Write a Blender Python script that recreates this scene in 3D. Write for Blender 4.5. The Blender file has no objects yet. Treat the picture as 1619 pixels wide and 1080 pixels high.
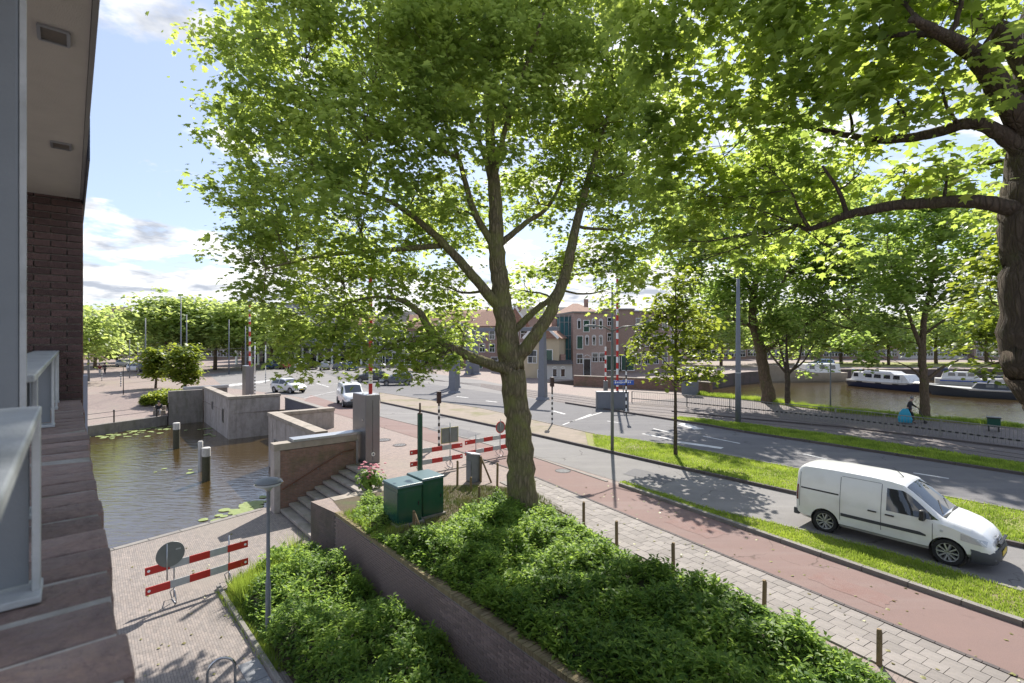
import bpy, bmesh, math, random
import numpy as np
from mathutils import Vector, Matrix
from mathutils.geometry import tessellate_polygon

random.seed(7); rng = np.random.default_rng(7)
R = math.radians
scene = bpy.context.scene
col = scene.collection

# ------------------------------------------------------------------ camera
H = 5.6                       # camera height above the road
F, CX, HY = 800.0, 809.5, 535.0
cd = bpy.data.cameras.new('camera'); cam = bpy.data.objects.new('camera', cd); col.objects.link(cam)
cam.location = (0, 0, H); cam.rotation_euler = (R(90), 0, 0)
cd.sensor_width = 36; cd.lens = 36 * F / 1619.0; cd.shift_y = -5 / 1619.0
cd.clip_start = 0.05; cd.clip_end = 6000
cd.dof.use_dof = True; cd.dof.focus_distance = 17; cd.dof.aperture_fstop = 4.0
scene.camera = cam

# ------------------------------------------------------------------ sky and sun
SUN_AZ, SUN_EL = R(10.5), R(44)
w = bpy.data.worlds.new('World'); scene.world = w; w.use_nodes = True
nt = w.node_tree; nt.nodes.clear()
def N(t, **k):
    n = nt.nodes.new(t)
    for a, b in k.items(): setattr(n, a, b)
    return n
L = lambda a, b: nt.links.new(a, b)
out = N('ShaderNodeOutputWorld'); bg = N('ShaderNodeBackground'); bg.inputs[1].default_value = 0.15
sky = N('ShaderNodeTexSky', sky_type='NISHITA', sun_disc=False, sun_elevation=SUN_EL, sun_rotation=SUN_AZ,
        air_density=1.0, dust_density=0.7, ozone_density=1.6)
tc = N('ShaderNodeTexCoord'); sx = N('ShaderNodeSeparateXYZ'); L(tc.outputs['Generated'], sx.inputs[0])
zc = N('ShaderNodeMath', operation='MAXIMUM'); L(sx.outputs[2], zc.inputs[0]); zc.inputs[1].default_value = 0.0
za = N('ShaderNodeMath', operation='ADD'); L(zc.outputs[0], za.inputs[0]); za.inputs[1].default_value = 0.16
dx = N('ShaderNodeMath', operation='DIVIDE'); L(sx.outputs[0], dx.inputs[0]); L(za.outputs[0], dx.inputs[1])
dy = N('ShaderNodeMath', operation='DIVIDE'); L(sx.outputs[1], dy.inputs[0]); L(za.outputs[0], dy.inputs[1])
cv = N('ShaderNodeCombineXYZ'); L(dx.outputs[0], cv.inputs[0]); L(dy.outputs[0], cv.inputs[1])
nz = N('ShaderNodeTexNoise'); nz.inputs['Scale'].default_value = 2.0; nz.inputs['Detail'].default_value = 9; nz.inputs['Roughness'].default_value = 0.58
nz.inputs['Distortion'].default_value = 0.25
mp = N('ShaderNodeMapping'); mp.inputs['Location'].default_value = (9.4, 2.2, 0.3); L(cv.outputs[0], mp.inputs[0]); L(mp.outputs[0], nz.inputs['Vector'])
# more cloud towards the horizon, wisps higher up
zr = N('ShaderNodeMapRange'); L(zc.outputs[0], zr.inputs[0]); zr.inputs[1].default_value = 0.07; zr.inputs[2].default_value = 0.20
zr.inputs[3].default_value = 0.19; zr.inputs[4].default_value = 0.0
ad = N('ShaderNodeMath', operation='ADD'); L(nz.outputs[0], ad.inputs[0]); L(zr.outputs[0], ad.inputs[1])
cr = N('ShaderNodeMapRange'); cr.interpolation_type = 'SMOOTHSTEP'; L(ad.outputs[0], cr.inputs[0]); cr.inputs[1].default_value = 0.53; cr.inputs[2].default_value = 0.63
nz2 = N('ShaderNodeTexNoise'); nz2.inputs['Scale'].default_value = 4.2; nz2.inputs['Detail'].default_value = 6; L(mp.outputs[0], nz2.inputs['Vector'])
cc = N('ShaderNodeMix', data_type='RGBA'); nr = N('ShaderNodeMapRange'); L(nz2.outputs[0], nr.inputs[0]); nr.inputs[1].default_value = 0.36; nr.inputs[2].default_value = 0.58; L(nr.outputs[0], cc.inputs[0])
cc.inputs[6].default_value = (1.2, 1.3, 1.5, 1); cc.inputs[7].default_value = (3.0, 2.98, 2.95, 1)
hz = N('ShaderNodeMix', data_type='RGBA'); hz.inputs[0].default_value = 0.82      # thin summer haze veil over the blue
L(sky.outputs[0], hz.inputs[6]); hz.inputs[7].default_value = (0.92, 1.06, 1.45, 1)
mx = N('ShaderNodeMix', data_type='RGBA'); L(cr.outputs[0], mx.inputs[0]); L(hz.outputs[2], mx.inputs[6]); L(cc.outputs[2], mx.inputs[7])
L(mx.outputs[2], bg.inputs[0]); L(bg.outputs[0], out.inputs[0])

sl = bpy.data.lights.new('sun', 'SUN'); sun = bpy.data.objects.new('sun', sl); col.objects.link(sun)
sl.energy = 2.75; sl.angle = R(0.53); sl.color = (1.0, 0.95, 0.87)
sd = Vector((math.sin(SUN_AZ) * math.cos(SUN_EL), math.cos(SUN_AZ) * math.cos(SUN_EL), math.sin(SUN_EL)))
sun.rotation_euler = sd.to_track_quat('Z', 'Y').to_euler(); sun.location = sd * 60

vs = scene.view_settings
vs.view_transform = 'Standard'; vs.look = 'None'; vs.gamma = 1.0; vs.use_curve_mapping = False; vs.exposure = 1.72
cy = scene.cycles
cy.max_bounces = 12; cy.diffuse_bounces = 6; cy.transmission_bounces = 10; cy.transparent_max_bounces = 8; cy.glossy_bounces = 3
cy.caustics_reflective = False; cy.caustics_refractive = False

# ------------------------------------------------------------------ measuring helpers
def G(px, py, z=0.0):
    Y = F * (H - z) / (py - HY); return Vector(((px - CX) / F * Y, Y, z))
def P(px, py, Y):
    return Vector(((px - CX) / F * Y, Y, H - (py - HY) / F * Y))
U2 = Vector((-0.642, 0.767)); N2 = Vector((0.767, 0.642))       # along the road (away), across the road (away)
RZ = math.atan2(N2.y, N2.x)                                    # local x = across, local y = along
RD = math.atan2(-U2.y, -U2.x)                                  # driving towards us
def ext(pts, d, start=False):
    a, b = (pts[1], pts[0]) if start else (pts[-2], pts[-1])
    q = b + (b - a).normalized() * d
    return [q] + pts if start else pts + [q]
def GL(pxs, z=0.0): return [G(x, y, z) for x, y in pxs]

# ------------------------------------------------------------------ object helpers
def tag(o, label=None, cat=None, group=None, kind=None):
    if label: o['label'] = label
    if cat: o['category'] = cat
    if group: o['group'] = group
    if kind: o['kind'] = kind
    return o
def empty(name, loc, rz=0.0, label=None, cat=None, group=None, parent=None):
    o = bpy.data.objects.new(name, None); col.objects.link(o)
    o.location = loc; o.rotation_euler = (0, 0, rz); o.empty_display_size = 0.2
    if parent: o.parent = parent
    return tag(o, label, cat, group)
def copy_tree(o, parent=None):
    c = o.copy(); col.objects.link(c); c.parent = parent
    for ch in list(o.children): copy_tree(ch, c)
    return c
def place(o, loc, rz, label=None, group=None):
    o.location = loc; o.rotation_euler = (0, 0, rz)
    if label: o['label'] = label
    if group: o['group'] = group
    return o

class MB:
    def __init__(s): s.v = []; s.f = []
    def add(s, verts, faces):
        o = len(s.v); s.v += [tuple(p) for p in verts]; s.f += [tuple(i + o for i in f) for f in faces]; return s
    def box(s, c, size, rz=0.0, rot=None, top=(1, 1)):
        hx, hy, hz = size[0] / 2, size[1] / 2, size[2] / 2
        m = rot if rot is not None else Matrix.Rotation(rz, 3, 'Z'); c = Vector(c)
        vs_ = []
        for z, kx, ky in ((-hz, 1, 1), (hz, top[0], top[1])):
            for x, y in ((-hx, -hy), (hx, -hy), (hx, hy), (-hx, hy)): vs_.append(c + m @ Vector((x * kx, y * ky, z)))
        return s.add(vs_, [(3, 2, 1, 0), (4, 5, 6, 7), (0, 1, 5, 4), (1, 2, 6, 5), (2, 3, 7, 6), (3, 0, 4, 7)])
    def beam(s, a, b, wdt, hgt):
        a, b = Vector(a), Vector(b); d = b - a
        q = d.to_track_quat('X', 'Z').to_matrix()
        return s.box((a + b) / 2, (d.length, wdt, hgt), rot=q)
    def tube(s, pts, rad, seg=8, cap=True, wob=0.0):
        pts = [Vector(p) for p in pts]
        if not hasattr(rad, '__len__'): rad = [rad] * len(pts)
        up = Vector((0, 0, 1)); rings = []; t0 = None
        for i, p in enumerate(pts):
            t = (pts[min(i + 1, len(pts) - 1)] - pts[max(i - 1, 0)])
            t = t.normalized() if t.length > 1e-9 else Vector((0, 0, 1))
            if t0 is None:
                a = Vector((1, 0, 0)) if abs(t.x) < 0.9 else Vector((0, 1, 0)); xx = t.cross(a).normalized()
            else:
                xx = (xx - t * xx.dot(t)).normalized()
            yy = t.cross(xx); t0 = t; ring = []
            for k in range(seg):
                an = 2 * math.pi * k / seg
                r = rad[i] * (1 + (random.uniform(-wob, wob) if wob else 0))
                ring.append(p + xx * (math.cos(an) * r) + yy * (math.sin(an) * r))
            rings.append(ring)
        vs_ = [q for r in rings for q in r]; fs = []
        for i in range(len(rings) - 1):
            for k in range(seg):
                k2 = (k + 1) % seg
                fs.append((i * seg + k, i * seg + k2, (i + 1) * seg + k2, (i + 1) * seg + k))
        if cap:
            fs.append(tuple(range(seg - 1, -1, -1))); o = (len(rings) - 1) * seg; fs.append(tuple(range(o, o + seg)))
        return s.add(vs_, fs)
    def lathe(s, prof, c=(0, 0, 0), seg=20, rot=None, cap=True):
        c = Vector(c); m = rot if rot is not None else Matrix.Identity(3)
        vs_ = [c + m @ Vector((r * math.cos(2 * math.pi * k / seg), r * math.sin(2 * math.pi * k / seg), z)) for r, z in prof for k in range(seg)]
        fs = []
        for i in range(len(prof) - 1):
            for k in range(seg):
                k2 = (k + 1) % seg
                fs.append((i * seg + k, i * seg + k2, (i + 1) * seg + k2, (i + 1) * seg + k))
        if cap and prof[0][0] > 1e-4: fs.append(tuple(range(seg - 1, -1, -1)))
        if cap and prof[-1][0] > 1e-4: o = (len(prof) - 1) * seg; fs.append(tuple(range(o, o + seg)))
        return s.add(vs_, fs)
    def prism(s, poly, z0, z1, bottom=True):
        n = len(poly); area = sum(poly[i][0] * poly[(i + 1) % n][1] - poly[(i + 1) % n][0] * poly[i][1] for i in range(n))
        pl = list(poly) if area > 0 else list(poly)[::-1]
        o = len(s.v)
        s.v += [(p[0], p[1], z0) for p in pl] + [(p[0], p[1], z1) for p in pl]
        for i in range(n): s.f.append((o + i, o + (i + 1) % n, o + n + (i + 1) % n, o + n + i))
        tr = tessellate_polygon([[Vector((p[0], p[1], 0)) for p in pl]])
        for a, b, c in tr:
            pa, pb, pc = pl[a], pl[b], pl[c]
            if (pb[0] - pa[0]) * (pc[1] - pa[1]) - (pb[1] - pa[1]) * (pc[0] - pa[0]) < 0: b, c = c, b
            s.f.append((o + n + a, o + n + b, o + n + c))
            if bottom: s.f.append((o + c, o + b, o + a))
        return s
    def poly(s, pts, z=None):
        pl = [Vector(p) if len(p) == 3 else Vector((p[0], p[1], 0)) for p in pts]
        if z is not None:
            for p in pl: p.z = z
        o = len(s.v); s.v += [tuple(p) for p in pl]
        for a, b, c in tessellate_polygon([[Vector((p.x, p.y, 0)) for p in pl]]):
            pa, pb, pc = pl[a], pl[b], pl[c]
            if (pb.x - pa.x) * (pc.y - pa.y) - (pb.y - pa.y) * (pc.x - pa.x) < 0: b, c = c, b
            s.f.append((o + a, o + b, o + c))
        return s
    def side(s, outline, y0, y1):
        """outline of (x, z) points extruded along y"""
        n = len(outline); o = len(s.v)
        s.v += [(p[0], y0, p[1]) for p in outline] + [(p[0], y1, p[1]) for p in outline]
        for i in range(n): s.f.append((o + i, o + (i + 1) % n, o + n + (i + 1) % n, o + n + i))
        for a, b, c in tessellate_polygon([[Vector((p[0], p[1], 0)) for p in outline]]):
            s.f.append((o + a, o + b, o + c)); s.f.append((o + n + c, o + n + b, o + n + a))
        return s
    def loft(s, rings, closed=True, caps=True):
        m = len(rings[0]); vs_ = [q for r in rings for q in r]; fs = []
        for i in range(len(rings) - 1):
            for k in range(m if closed else m - 1):
                k2 = (k + 1) % m
                fs.append((i * m + k, i * m + k2, (i + 1) * m + k2, (i + 1) * m + k))
        if caps and closed:
            fs.append(tuple(range(m - 1, -1, -1))); o = (len(rings) - 1) * m; fs.append(tuple(range(o, o + m)))
        return s.add(vs_, fs)
    def build(s, name, mat, parent=None, loc=(0, 0, 0), rz=0.0, smooth=False, bevel=0.0, uv=True, fixn=False, angle=None):
        me = bpy.data.meshes.new(name); me.from_pydata(s.v, [], s.f)
        if fixn:
            bm = bmesh.new(); bm.from_mesh(me); bmesh.ops.recalc_face_normals(bm, faces=bm.faces); bm.to_mesh(me); bm.free()
        me.update()
        if uv and len(me.polygons) < 60000:
            ul = me.uv_layers.new(name='UVMap').data
            vv = [v.co for v in me.vertices]
            for p in me.polygons:
                nn = p.normal
                if abs(nn.z) > 0.7: t1, t2 = Vector((1, 0, 0)), Vector((0, 1, 0))
                else:
                    t1 = Vector((-nn.y, nn.x, 0)).normalized(); t2 = Vector((0, 0, 1))
                for li in p.loop_indices:
                    q = vv[me.loops[li].vertex_index]; ul[li].uv = (q.dot(t1), q.dot(t2))
        if smooth:
            me.polygons.foreach_set('use_smooth', [True] * len(me.polygons))
        o = bpy.data.objects.new(name, me); col.objects.link(o)
        if mat: me.materials.append(mat)
        if parent: o.parent = parent
        o.location = loc; o.rotation_euler = (0, 0, rz)
        if bevel:
            b = o.modifiers.new('bevel', 'BEVEL'); b.width = bevel; b.segments = 2; b.limit_method = 'ANGLE'; b.angle_limit = R(35)
        if smooth and angle:
            sharp = [e for e in ()]
            try: me.set_sharp_from_angle(angle=R(angle))
            except Exception: pass
        return o

def fast_mesh(name, verts, k, mat, parent=None, loc=(0, 0, 0), faces=None, smooth=False):
    """verts (n,3) array; faces (m,k) index array (default consecutive)"""
    verts = np.asarray(verts, dtype=np.float32)
    if faces is None: faces = np.arange(len(verts)).reshape(-1, k)
    faces = np.asarray(faces, dtype=np.int32); m = len(faces)
    me = bpy.data.meshes.new(name)
    me.vertices.add(len(verts)); me.vertices.foreach_set('co', verts.ravel())
    me.loops.add(m * k); me.loops.foreach_set('vertex_index', faces.ravel())
    me.polygons.add(m); me.polygons.foreach_set('loop_start', np.arange(0, m * k, k, dtype=np.int32))
    if smooth: me.polygons.foreach_set('use_smooth', np.ones(m, dtype=bool))
    me.update(calc_edges=True); me.materials.append(mat)
    o = bpy.data.objects.new(name, me); col.objects.link(o)
    if parent: o.parent = parent
    o.location = loc
    return o

# ------------------------------------------------------------------ materials
def nodes(name):
    m = bpy.data.materials.new(name); m.use_nodes = True; t = m.node_tree; t.nodes.clear()
    o = t.nodes.new('ShaderNodeOutputMaterial'); b = t.nodes.new('ShaderNodeBsdfPrincipled'); t.links.new(b.outputs[0], o.inputs[0])
    return m, t, b, o
def c4(c): return (c[0], c[1], c[2], 1)
def mat(name, c1, c2=None, scale=4.0, rough=0.75, bump=0.0, bscale=60.0, metal=0.0, rand=0.0, detail=6, spec=0.4, c3=None, scale3=0.7, coat=0.0):
    m, t, b, o = nodes(name)
    b.inputs['Roughness'].default_value = rough; b.inputs['Metallic'].default_value = metal
    b.inputs['Specular IOR Level'].default_value = spec
    if coat: b.inputs['Coat Weight'].default_value = coat; b.inputs['Coat Roughness'].default_value = 0.05
    tcn = t.nodes.new('ShaderNodeTexCoord'); cur = None
    if c2 is None: c2 = tuple(x * 0.8 for x in c1)
    nn = t.nodes.new('ShaderNodeTexNoise'); nn.inputs['Scale'].default_value = scale; nn.inputs['Detail'].default_value = detail; nn.inputs['Roughness'].default_value = 0.65
    t.links.new(tcn.outputs['Object'], nn.inputs['Vector'])
    mr = t.nodes.new('ShaderNodeMapRange'); t.links.new(nn.outputs[0], mr.inputs[0]); mr.inputs[1].default_value = 0.3; mr.inputs[2].default_value = 0.7
    mi = t.nodes.new('ShaderNodeMix'); mi.data_type = 'RGBA'; t.links.new(mr.outputs[0], mi.inputs[0]); mi.inputs[6].default_value = c4(c1); mi.inputs[7].default_value = c4(c2)
    cur = mi.outputs[2]
    if c3 is not None:
        n3 = t.nodes.new('ShaderNodeTexNoise'); n3.inputs['Scale'].default_value = scale3; n3.inputs['Detail'].default_value = 5
        t.links.new(tcn.outputs['Object'], n3.inputs['Vector'])
        m3 = t.nodes.new('ShaderNodeMapRange'); t.links.new(n3.outputs[0], m3.inputs[0]); m3.inputs[1].default_value = 0.5; m3.inputs[2].default_value = 0.72
        x3 = t.nodes.new('ShaderNodeMix'); x3.data_type = 'RGBA'; t.links.new(m3.outputs[0], x3.inputs[0]); t.links.new(cur, x3.inputs[6]); x3.inputs[7].default_value = c4(c3)
        cur = x3.outputs[2]
    if rand:
        oi = t.nodes.new('ShaderNodeObjectInfo'); hv = t.nodes.new('ShaderNodeHueSaturation')
        m4 = t.nodes.new('ShaderNodeMapRange'); t.links.new(oi.outputs['Random'], m4.inputs[0]); m4.inputs[3].default_value = 1 - rand; m4.inputs[4].default_value = 1 + rand
        t.links.new(m4.outputs[0], hv.inputs['Value']); t.links.new(cur, hv.inputs['Color']); cur = hv.outputs[0]
    t.links.new(cur, b.inputs['Base Color'])
    if bump:
        nb = t.nodes.new('ShaderNodeTexNoise'); nb.inputs['Scale'].default_value = bscale; nb.inputs['Detail'].default_value = 4
        t.links.new(tcn.outputs['Object'], nb.inputs['Vector'])
        bu = t.nodes.new('ShaderNodeBump'); bu.inputs['Strength'].default_value = bump; bu.inputs['Distance'].default_value = 0.02
        t.links.new(nb.outputs[0], bu.inputs['Height']); t.links.new(bu.outputs[0], b.inputs['Normal'])
    return m
def brickmat(name, ca, cb, mortar, bw=0.22, bh=0.062, ms=0.008, rot=0.0, rough=0.85, bump=0.4, dirt=None, dscale=0.8, off=0.5, dlo=0.5, dhi=0.72):
    m, t, b, o = nodes(name); b.inputs['Roughness'].default_value = rough; b.inputs['Specular IOR Level'].default_value = 0.25
    uvn = t.nodes.new('ShaderNodeUVMap'); mpn = t.nodes.new('ShaderNodeMapping'); t.links.new(uvn.outputs[0], mpn.inputs[0]); mpn.inputs['Rotation'].default_value = (0, 0, rot)
    br = t.nodes.new('ShaderNodeTexBrick'); t.links.new(mpn.outputs[0], br.inputs['Vector'])
    br.inputs['Scale'].default_value = 1.0; br.inputs['Brick Width'].default_value = bw; br.inputs['Row Height'].default_value = bh; br.inputs['Mortar Size'].default_value = ms
    br.inputs['Mortar Smooth'].default_value = 0.3; br.offset = off; br.inputs['Bias'].default_value = 0.0
    br.inputs['Color1'].default_value = c4(ca); br.inputs['Color2'].default_value = c4(cb); br.inputs['Mortar'].default_value = c4(mortar)
    tcn = t.nodes.new('ShaderNodeTexCoord')
    nn = t.nodes.new('ShaderNodeTexNoise'); nn.inputs['Scale'].default_value = 7; nn.inputs['Detail'].default_value = 8; nn.inputs['Roughness'].default_value = 0.7; t.links.new(tcn.outputs['Object'], nn.inputs['Vector'])
    mr = t.nodes.new('ShaderNodeMapRange'); t.links.new(nn.outputs[0], mr.inputs[0]); mr.inputs[1].default_value = 0.25; mr.inputs[2].default_value = 0.75; mr.inputs[3].default_value = 0.72; mr.inputs[4].default_value = 1.25
    hv = t.nodes.new('ShaderNodeHueSaturation'); t.links.new(br.outputs[0], hv.inputs['Color']); t.links.new(mr.outputs[0], hv.inputs['Value'])
    cur = hv.outputs[0]
    if dirt is not None:
        n3 = t.nodes.new('ShaderNodeTexNoise'); n3.inputs['Scale'].default_value = dscale; n3.inputs['Detail'].default_value = 7; t.links.new(tcn.outputs['Object'], n3.inputs['Vector'])
        m3 = t.nodes.new('ShaderNodeMapRange'); t.links.new(n3.outputs[0], m3.inputs[0]); m3.inputs[1].default_value = dlo; m3.inputs[2].default_value = dhi; m3.inputs[4].default_value = 0.75
        x3 = t.nodes.new('ShaderNodeMix'); x3.data_type = 'RGBA'; t.links.new(m3.outputs[0], x3.inputs[0]); t.links.new(cur, x3.inputs[6]); x3.inputs[7].default_value = c4(dirt); cur = x3.outputs[2]
    t.links.new(cur, b.inputs['Base Color'])
    bu = t.nodes.new('ShaderNodeBump'); bu.inputs['Strength'].default_value = bump; bu.inputs['Distance'].default_value = 0.01; bu.invert = True
    t.links.new(br.outputs['Fac'], bu.inputs['Height']); t.links.new(bu.outputs[0], b.inputs['Normal'])
    return m
def roadmat(name, c1, c2, track, crack, rz=0.0):
    m, t, b, o = nodes(name); b.inputs['Roughness'].default_value = 0.92; b.inputs['Specular IOR Level'].default_value = 0.25
    lk = t.links.new; nw = t.nodes.new
    tcn = nw('ShaderNodeTexCoord'); mpn = nw('ShaderNodeMapping'); lk(tcn.outputs['Object'], mpn.inputs[0]); mpn.inputs['Rotation'].default_value = (0, 0, rz); mpn.inputs['Scale'].default_value = (0.05, 0.9, 1)
    def noise(s, d, src, ro=0.65):
        n = nw('ShaderNodeTexNoise'); n.inputs['Scale'].default_value = s; n.inputs['Detail'].default_value = d; n.inputs['Roughness'].default_value = ro; lk(src, n.inputs['Vector']); return n.outputs[0]
    def rng_(src, a, bb, lo=0.0, hi=1.0):
        r_ = nw('ShaderNodeMapRange'); lk(src, r_.inputs[0]); r_.inputs[1].default_value = a; r_.inputs[2].default_value = bb; r_.inputs[3].default_value = lo; r_.inputs[4].default_value = hi; return r_.outputs[0]
    def mix(f, a, bb):
        x = nw('ShaderNodeMix'); x.data_type = 'RGBA'; lk(f, x.inputs[0])
        for s_, v_ in ((6, a), (7, bb)):
            if isinstance(v_, tuple): x.inputs[s_].default_value = c4(v_)
            else: lk(v_, x.inputs[s_])
        return x.outputs[2]
    ob = tcn.outputs['Object']
    cur = mix(rng_(noise(0.9, 8, ob, 0.75), 0.3, 0.7), c1, c2)
    cur = mix(rng_(noise(1.0, 4, mpn.outputs[0]), 0.48, 0.66, 0, 0.75), cur, track)
    cur = mix(rng_(noise(70, 3, ob), 0.42, 0.7, 0, 0.35), cur, tuple(x * 1.5 for x in c1))
    wv = nw('ShaderNodeVectorMath'); wv.operation = 'ADD'; nv = nw('ShaderNodeTexNoise'); nv.inputs['Scale'].default_value = 1.2; nv.inputs['Detail'].default_value = 5; lk(ob, nv.inputs['Vector']); lk(ob, wv.inputs[0]); lk(nv.outputs['Color'], wv.inputs[1])
    vo = nw('ShaderNodeTexVoronoi'); vo.feature = 'DISTANCE_TO_EDGE'; vo.inputs['Scale'].default_value = 0.28; lk(wv.outputs[0], vo.inputs['Vector'])
    f1 = rng_(vo.outputs['Distance'], 0.0, 0.007, 1.0, 0.0); f2 = rng_(noise(0.35, 3, ob), 0.5, 0.56); mu = nw('ShaderNodeMath'); mu.operation = 'MULTIPLY'; lk(f1, mu.inputs[0]); lk(f2, mu.inputs[1])
    cur = mix(mu.outputs[0], cur, crack)
    cur = mix(rng_(noise(0.55, 6, ob), 0.66, 0.72, 0, 0.5), cur, tuple(x * 0.62 for x in c2))
    lk(cur, b.inputs['Base Color'])
    bu = nw('ShaderNodeBump'); bu.inputs['Strength'].default_value = 0.35; bu.inputs['Distance'].default_value = 0.01; lk(noise(220, 2, ob), bu.inputs['Height']); lk(bu.outputs[0], b.inputs['Normal'])
    return m
def leafmat(name, dark, light, trans, tw=0.5, rough=0.45, spec=0.35):
    m, t, b, o = nodes(name)
    ge = t.nodes.new('ShaderNodeNewGeometry'); mi = t.nodes.new('ShaderNodeMix'); mi.data_type = 'RGBA'
    t.links.new(ge.outputs['Random Per Island'], mi.inputs[0]); mi.inputs[6].default_value = c4(dark); mi.inputs[7].default_value = c4(light)
    tcn = t.nodes.new('ShaderNodeTexCoord'); nn = t.nodes.new('ShaderNodeTexNoise'); nn.inputs['Scale'].default_value = 0.9; nn.inputs['Detail'].default_value = 3; t.links.new(tcn.outputs['Object'], nn.inputs['Vector'])
    mr = t.nodes.new('ShaderNodeMapRange'); t.links.new(nn.outputs[0], mr.inputs[0]); mr.inputs[1].default_value = 0.3; mr.inputs[2].default_value = 0.7; mr.inputs[3].default_value = 0.68; mr.inputs[4].default_value = 1.32
    hh = t.nodes.new('ShaderNodeMapRange'); t.links.new(nn.outputs[0], hh.inputs[0]); hh.inputs[1].default_value = 0.3; hh.inputs[2].default_value = 0.7; hh.inputs[3].default_value = 0.51; hh.inputs[4].default_value = 0.485
    hv1 = t.nodes.new('ShaderNodeHueSaturation'); t.links.new(mr.outputs[0], hv1.inputs['Value']); t.links.new(hh.outputs[0], hv1.inputs['Hue']); t.links.new(mi.outputs[2], hv1.inputs['Color'])
    t.links.new(hv1.outputs[0], b.inputs['Base Color']); b.inputs['Roughness'].default_value = rough; b.inputs['Specular IOR Level'].default_value = spec
    tr = t.nodes.new('ShaderNodeBsdfTranslucent'); m2 = t.nodes.new('ShaderNodeMix'); m2.data_type = 'RGBA'
    t.links.new(ge.outputs['Random Per Island'], m2.inputs[0]); m2.inputs[6].default_value = c4(tuple(x * 0.7 for x in trans)); m2.inputs[7].default_value = c4(trans)
    hv2 = t.nodes.new('ShaderNodeHueSaturation'); t.links.new(mr.outputs[0], hv2.inputs['Value']); t.links.new(hh.outputs[0], hv2.inputs['Hue']); t.links.new(m2.outputs[2], hv2.inputs['Color']); t.links.new(hv2.outputs[0], tr.inputs[0])
    ms = t.nodes.new('ShaderNodeMixShader'); ms.inputs[0].default_value = tw
    t.links.new(b.outputs[0], ms.inputs[1]); t.links.new(tr.outputs[0], ms.inputs[2]); t.links.new(ms.outputs[0], o.inputs[0])
    return m
def glassmat(name, c=(0.02, 0.025, 0.03), rough=0.04):
    m, t, b, o = nodes(name); b.inputs['Base Color'].default_value = c4(c); b.inputs['Roughness'].default_value = rough; b.inputs['Specular IOR Level'].default_value = 0.9
    return m

M = {}
M['asphalt'] = mat('asphalt', (0.175, 0.166, 0.16), (0.135, 0.128, 0.125), 1.2, 0.9, 0.35, 220, c3=(0.205, 0.19, 0.18), scale3=0.35)
M['asphalt_dark'] = mat('asphalt_dark', (0.145, 0.14, 0.142), (0.112, 0.108, 0.112), 1.0, 0.9, 0.35, 220, c3=(0.17, 0.16, 0.155), scale3=0.3)
M['red_asphalt'] = mat('red_asphalt', (0.215, 0.125, 0.108), (0.185, 0.115, 0.10), 0.8, 0.92, 0.35, 200, c3=(0.21, 0.155, 0.14), scale3=0.55)
M['paving'] = brickmat('paving', (0.29, 0.225, 0.195), (0.23, 0.185, 0.17), (0.15, 0.13, 0.115), 0.21, 0.07, 0.004, rot=-RZ, dirt=(0.24, 0.21, 0.175), dscale=0.25)
M['paving_grey'] = brickmat('paving_grey', (0.205, 0.175, 0.165), (0.165, 0.15, 0.145), (0.11, 0.10, 0.095), 0.21, 0.07, 0.006, rot=-RZ + R(90), dirt=(0.22, 0.185, 0.16), dscale=0.3)
M['quay_clinker'] = brickmat('quay_clinker', (0.265, 0.225, 0.20), (0.21, 0.185, 0.17), (0.12, 0.105, 0.095), 0.205, 0.055, 0.004, rot=-RZ + R(90), dirt=(0.235, 0.205, 0.175), dscale=0.35)
M['tram_paving'] = brickmat('tram_paving', (0.17, 0.14, 0.13), (0.14, 0.125, 0.125), (0.09, 0.08, 0.075), 0.21, 0.08, 0.006, rot=-RZ + R(90), dirt=(0.19, 0.155, 0.13), dscale=0.3)
M['tile'] = mat('concrete_tile', (0.27, 0.24, 0.22), (0.215, 0.195, 0.18), 9, 0.9, 0.25, 120, rand=0.14)
M['tile_joint'] = mat('tile_joint', (0.16, 0.14, 0.11), (0.09, 0.10, 0.05), 6, 0.95)
M['kerb'] = mat('kerb_concrete', (0.24, 0.22, 0.20), (0.18, 0.165, 0.15), 3, 0.9, 0.3, 90, rand=0.08)
M['kerb_dark'] = mat('kerb_dark', (0.11, 0.09, 0.085), (0.08, 0.07, 0.07), 3, 0.9, 0.3, 90, rand=0.1)
M['white_paint'] = mat('road_paint', (0.66, 0.65, 0.63), (0.50, 0.49, 0.48), 2.5, 0.8, c3=(0.34, 0.33, 0.32), scale3=1.6)
M['soil'] = mat('soil', (0.10, 0.075, 0.045), (0.065, 0.05, 0.03), 5, 0.95, 0.5, 60, c3=(0.07, 0.085, 0.03), scale3=1.0)
M['turf'] = mat('turf', (0.19, 0.24, 0.05), (0.24, 0.22, 0.075), 3.0, 0.95, 0.5, 90, c3=(0.20, 0.165, 0.085), scale3=0.5)
M['sand'] = mat('sandy_ground', (0.27, 0.22, 0.175), (0.21, 0.175, 0.14), 2.0, 0.95, 0.3, 60, c3=(0.16, 0.15, 0.07), scale3=0.5)
M['concrete'] = mat('board_concrete', (0.40, 0.355, 0.325), (0.30, 0.265, 0.245), 1.3, 0.9, 0.35, 30, c3=(0.17, 0.155, 0.12), scale3=0.9)
M['concrete_dark'] = mat('mossy_concrete', (0.24, 0.215, 0.195), (0.16, 0.145, 0.13), 1.4, 0.9, 0.4, 30, c3=(0.11, 0.11, 0.065), scale3=1.2)
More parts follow.
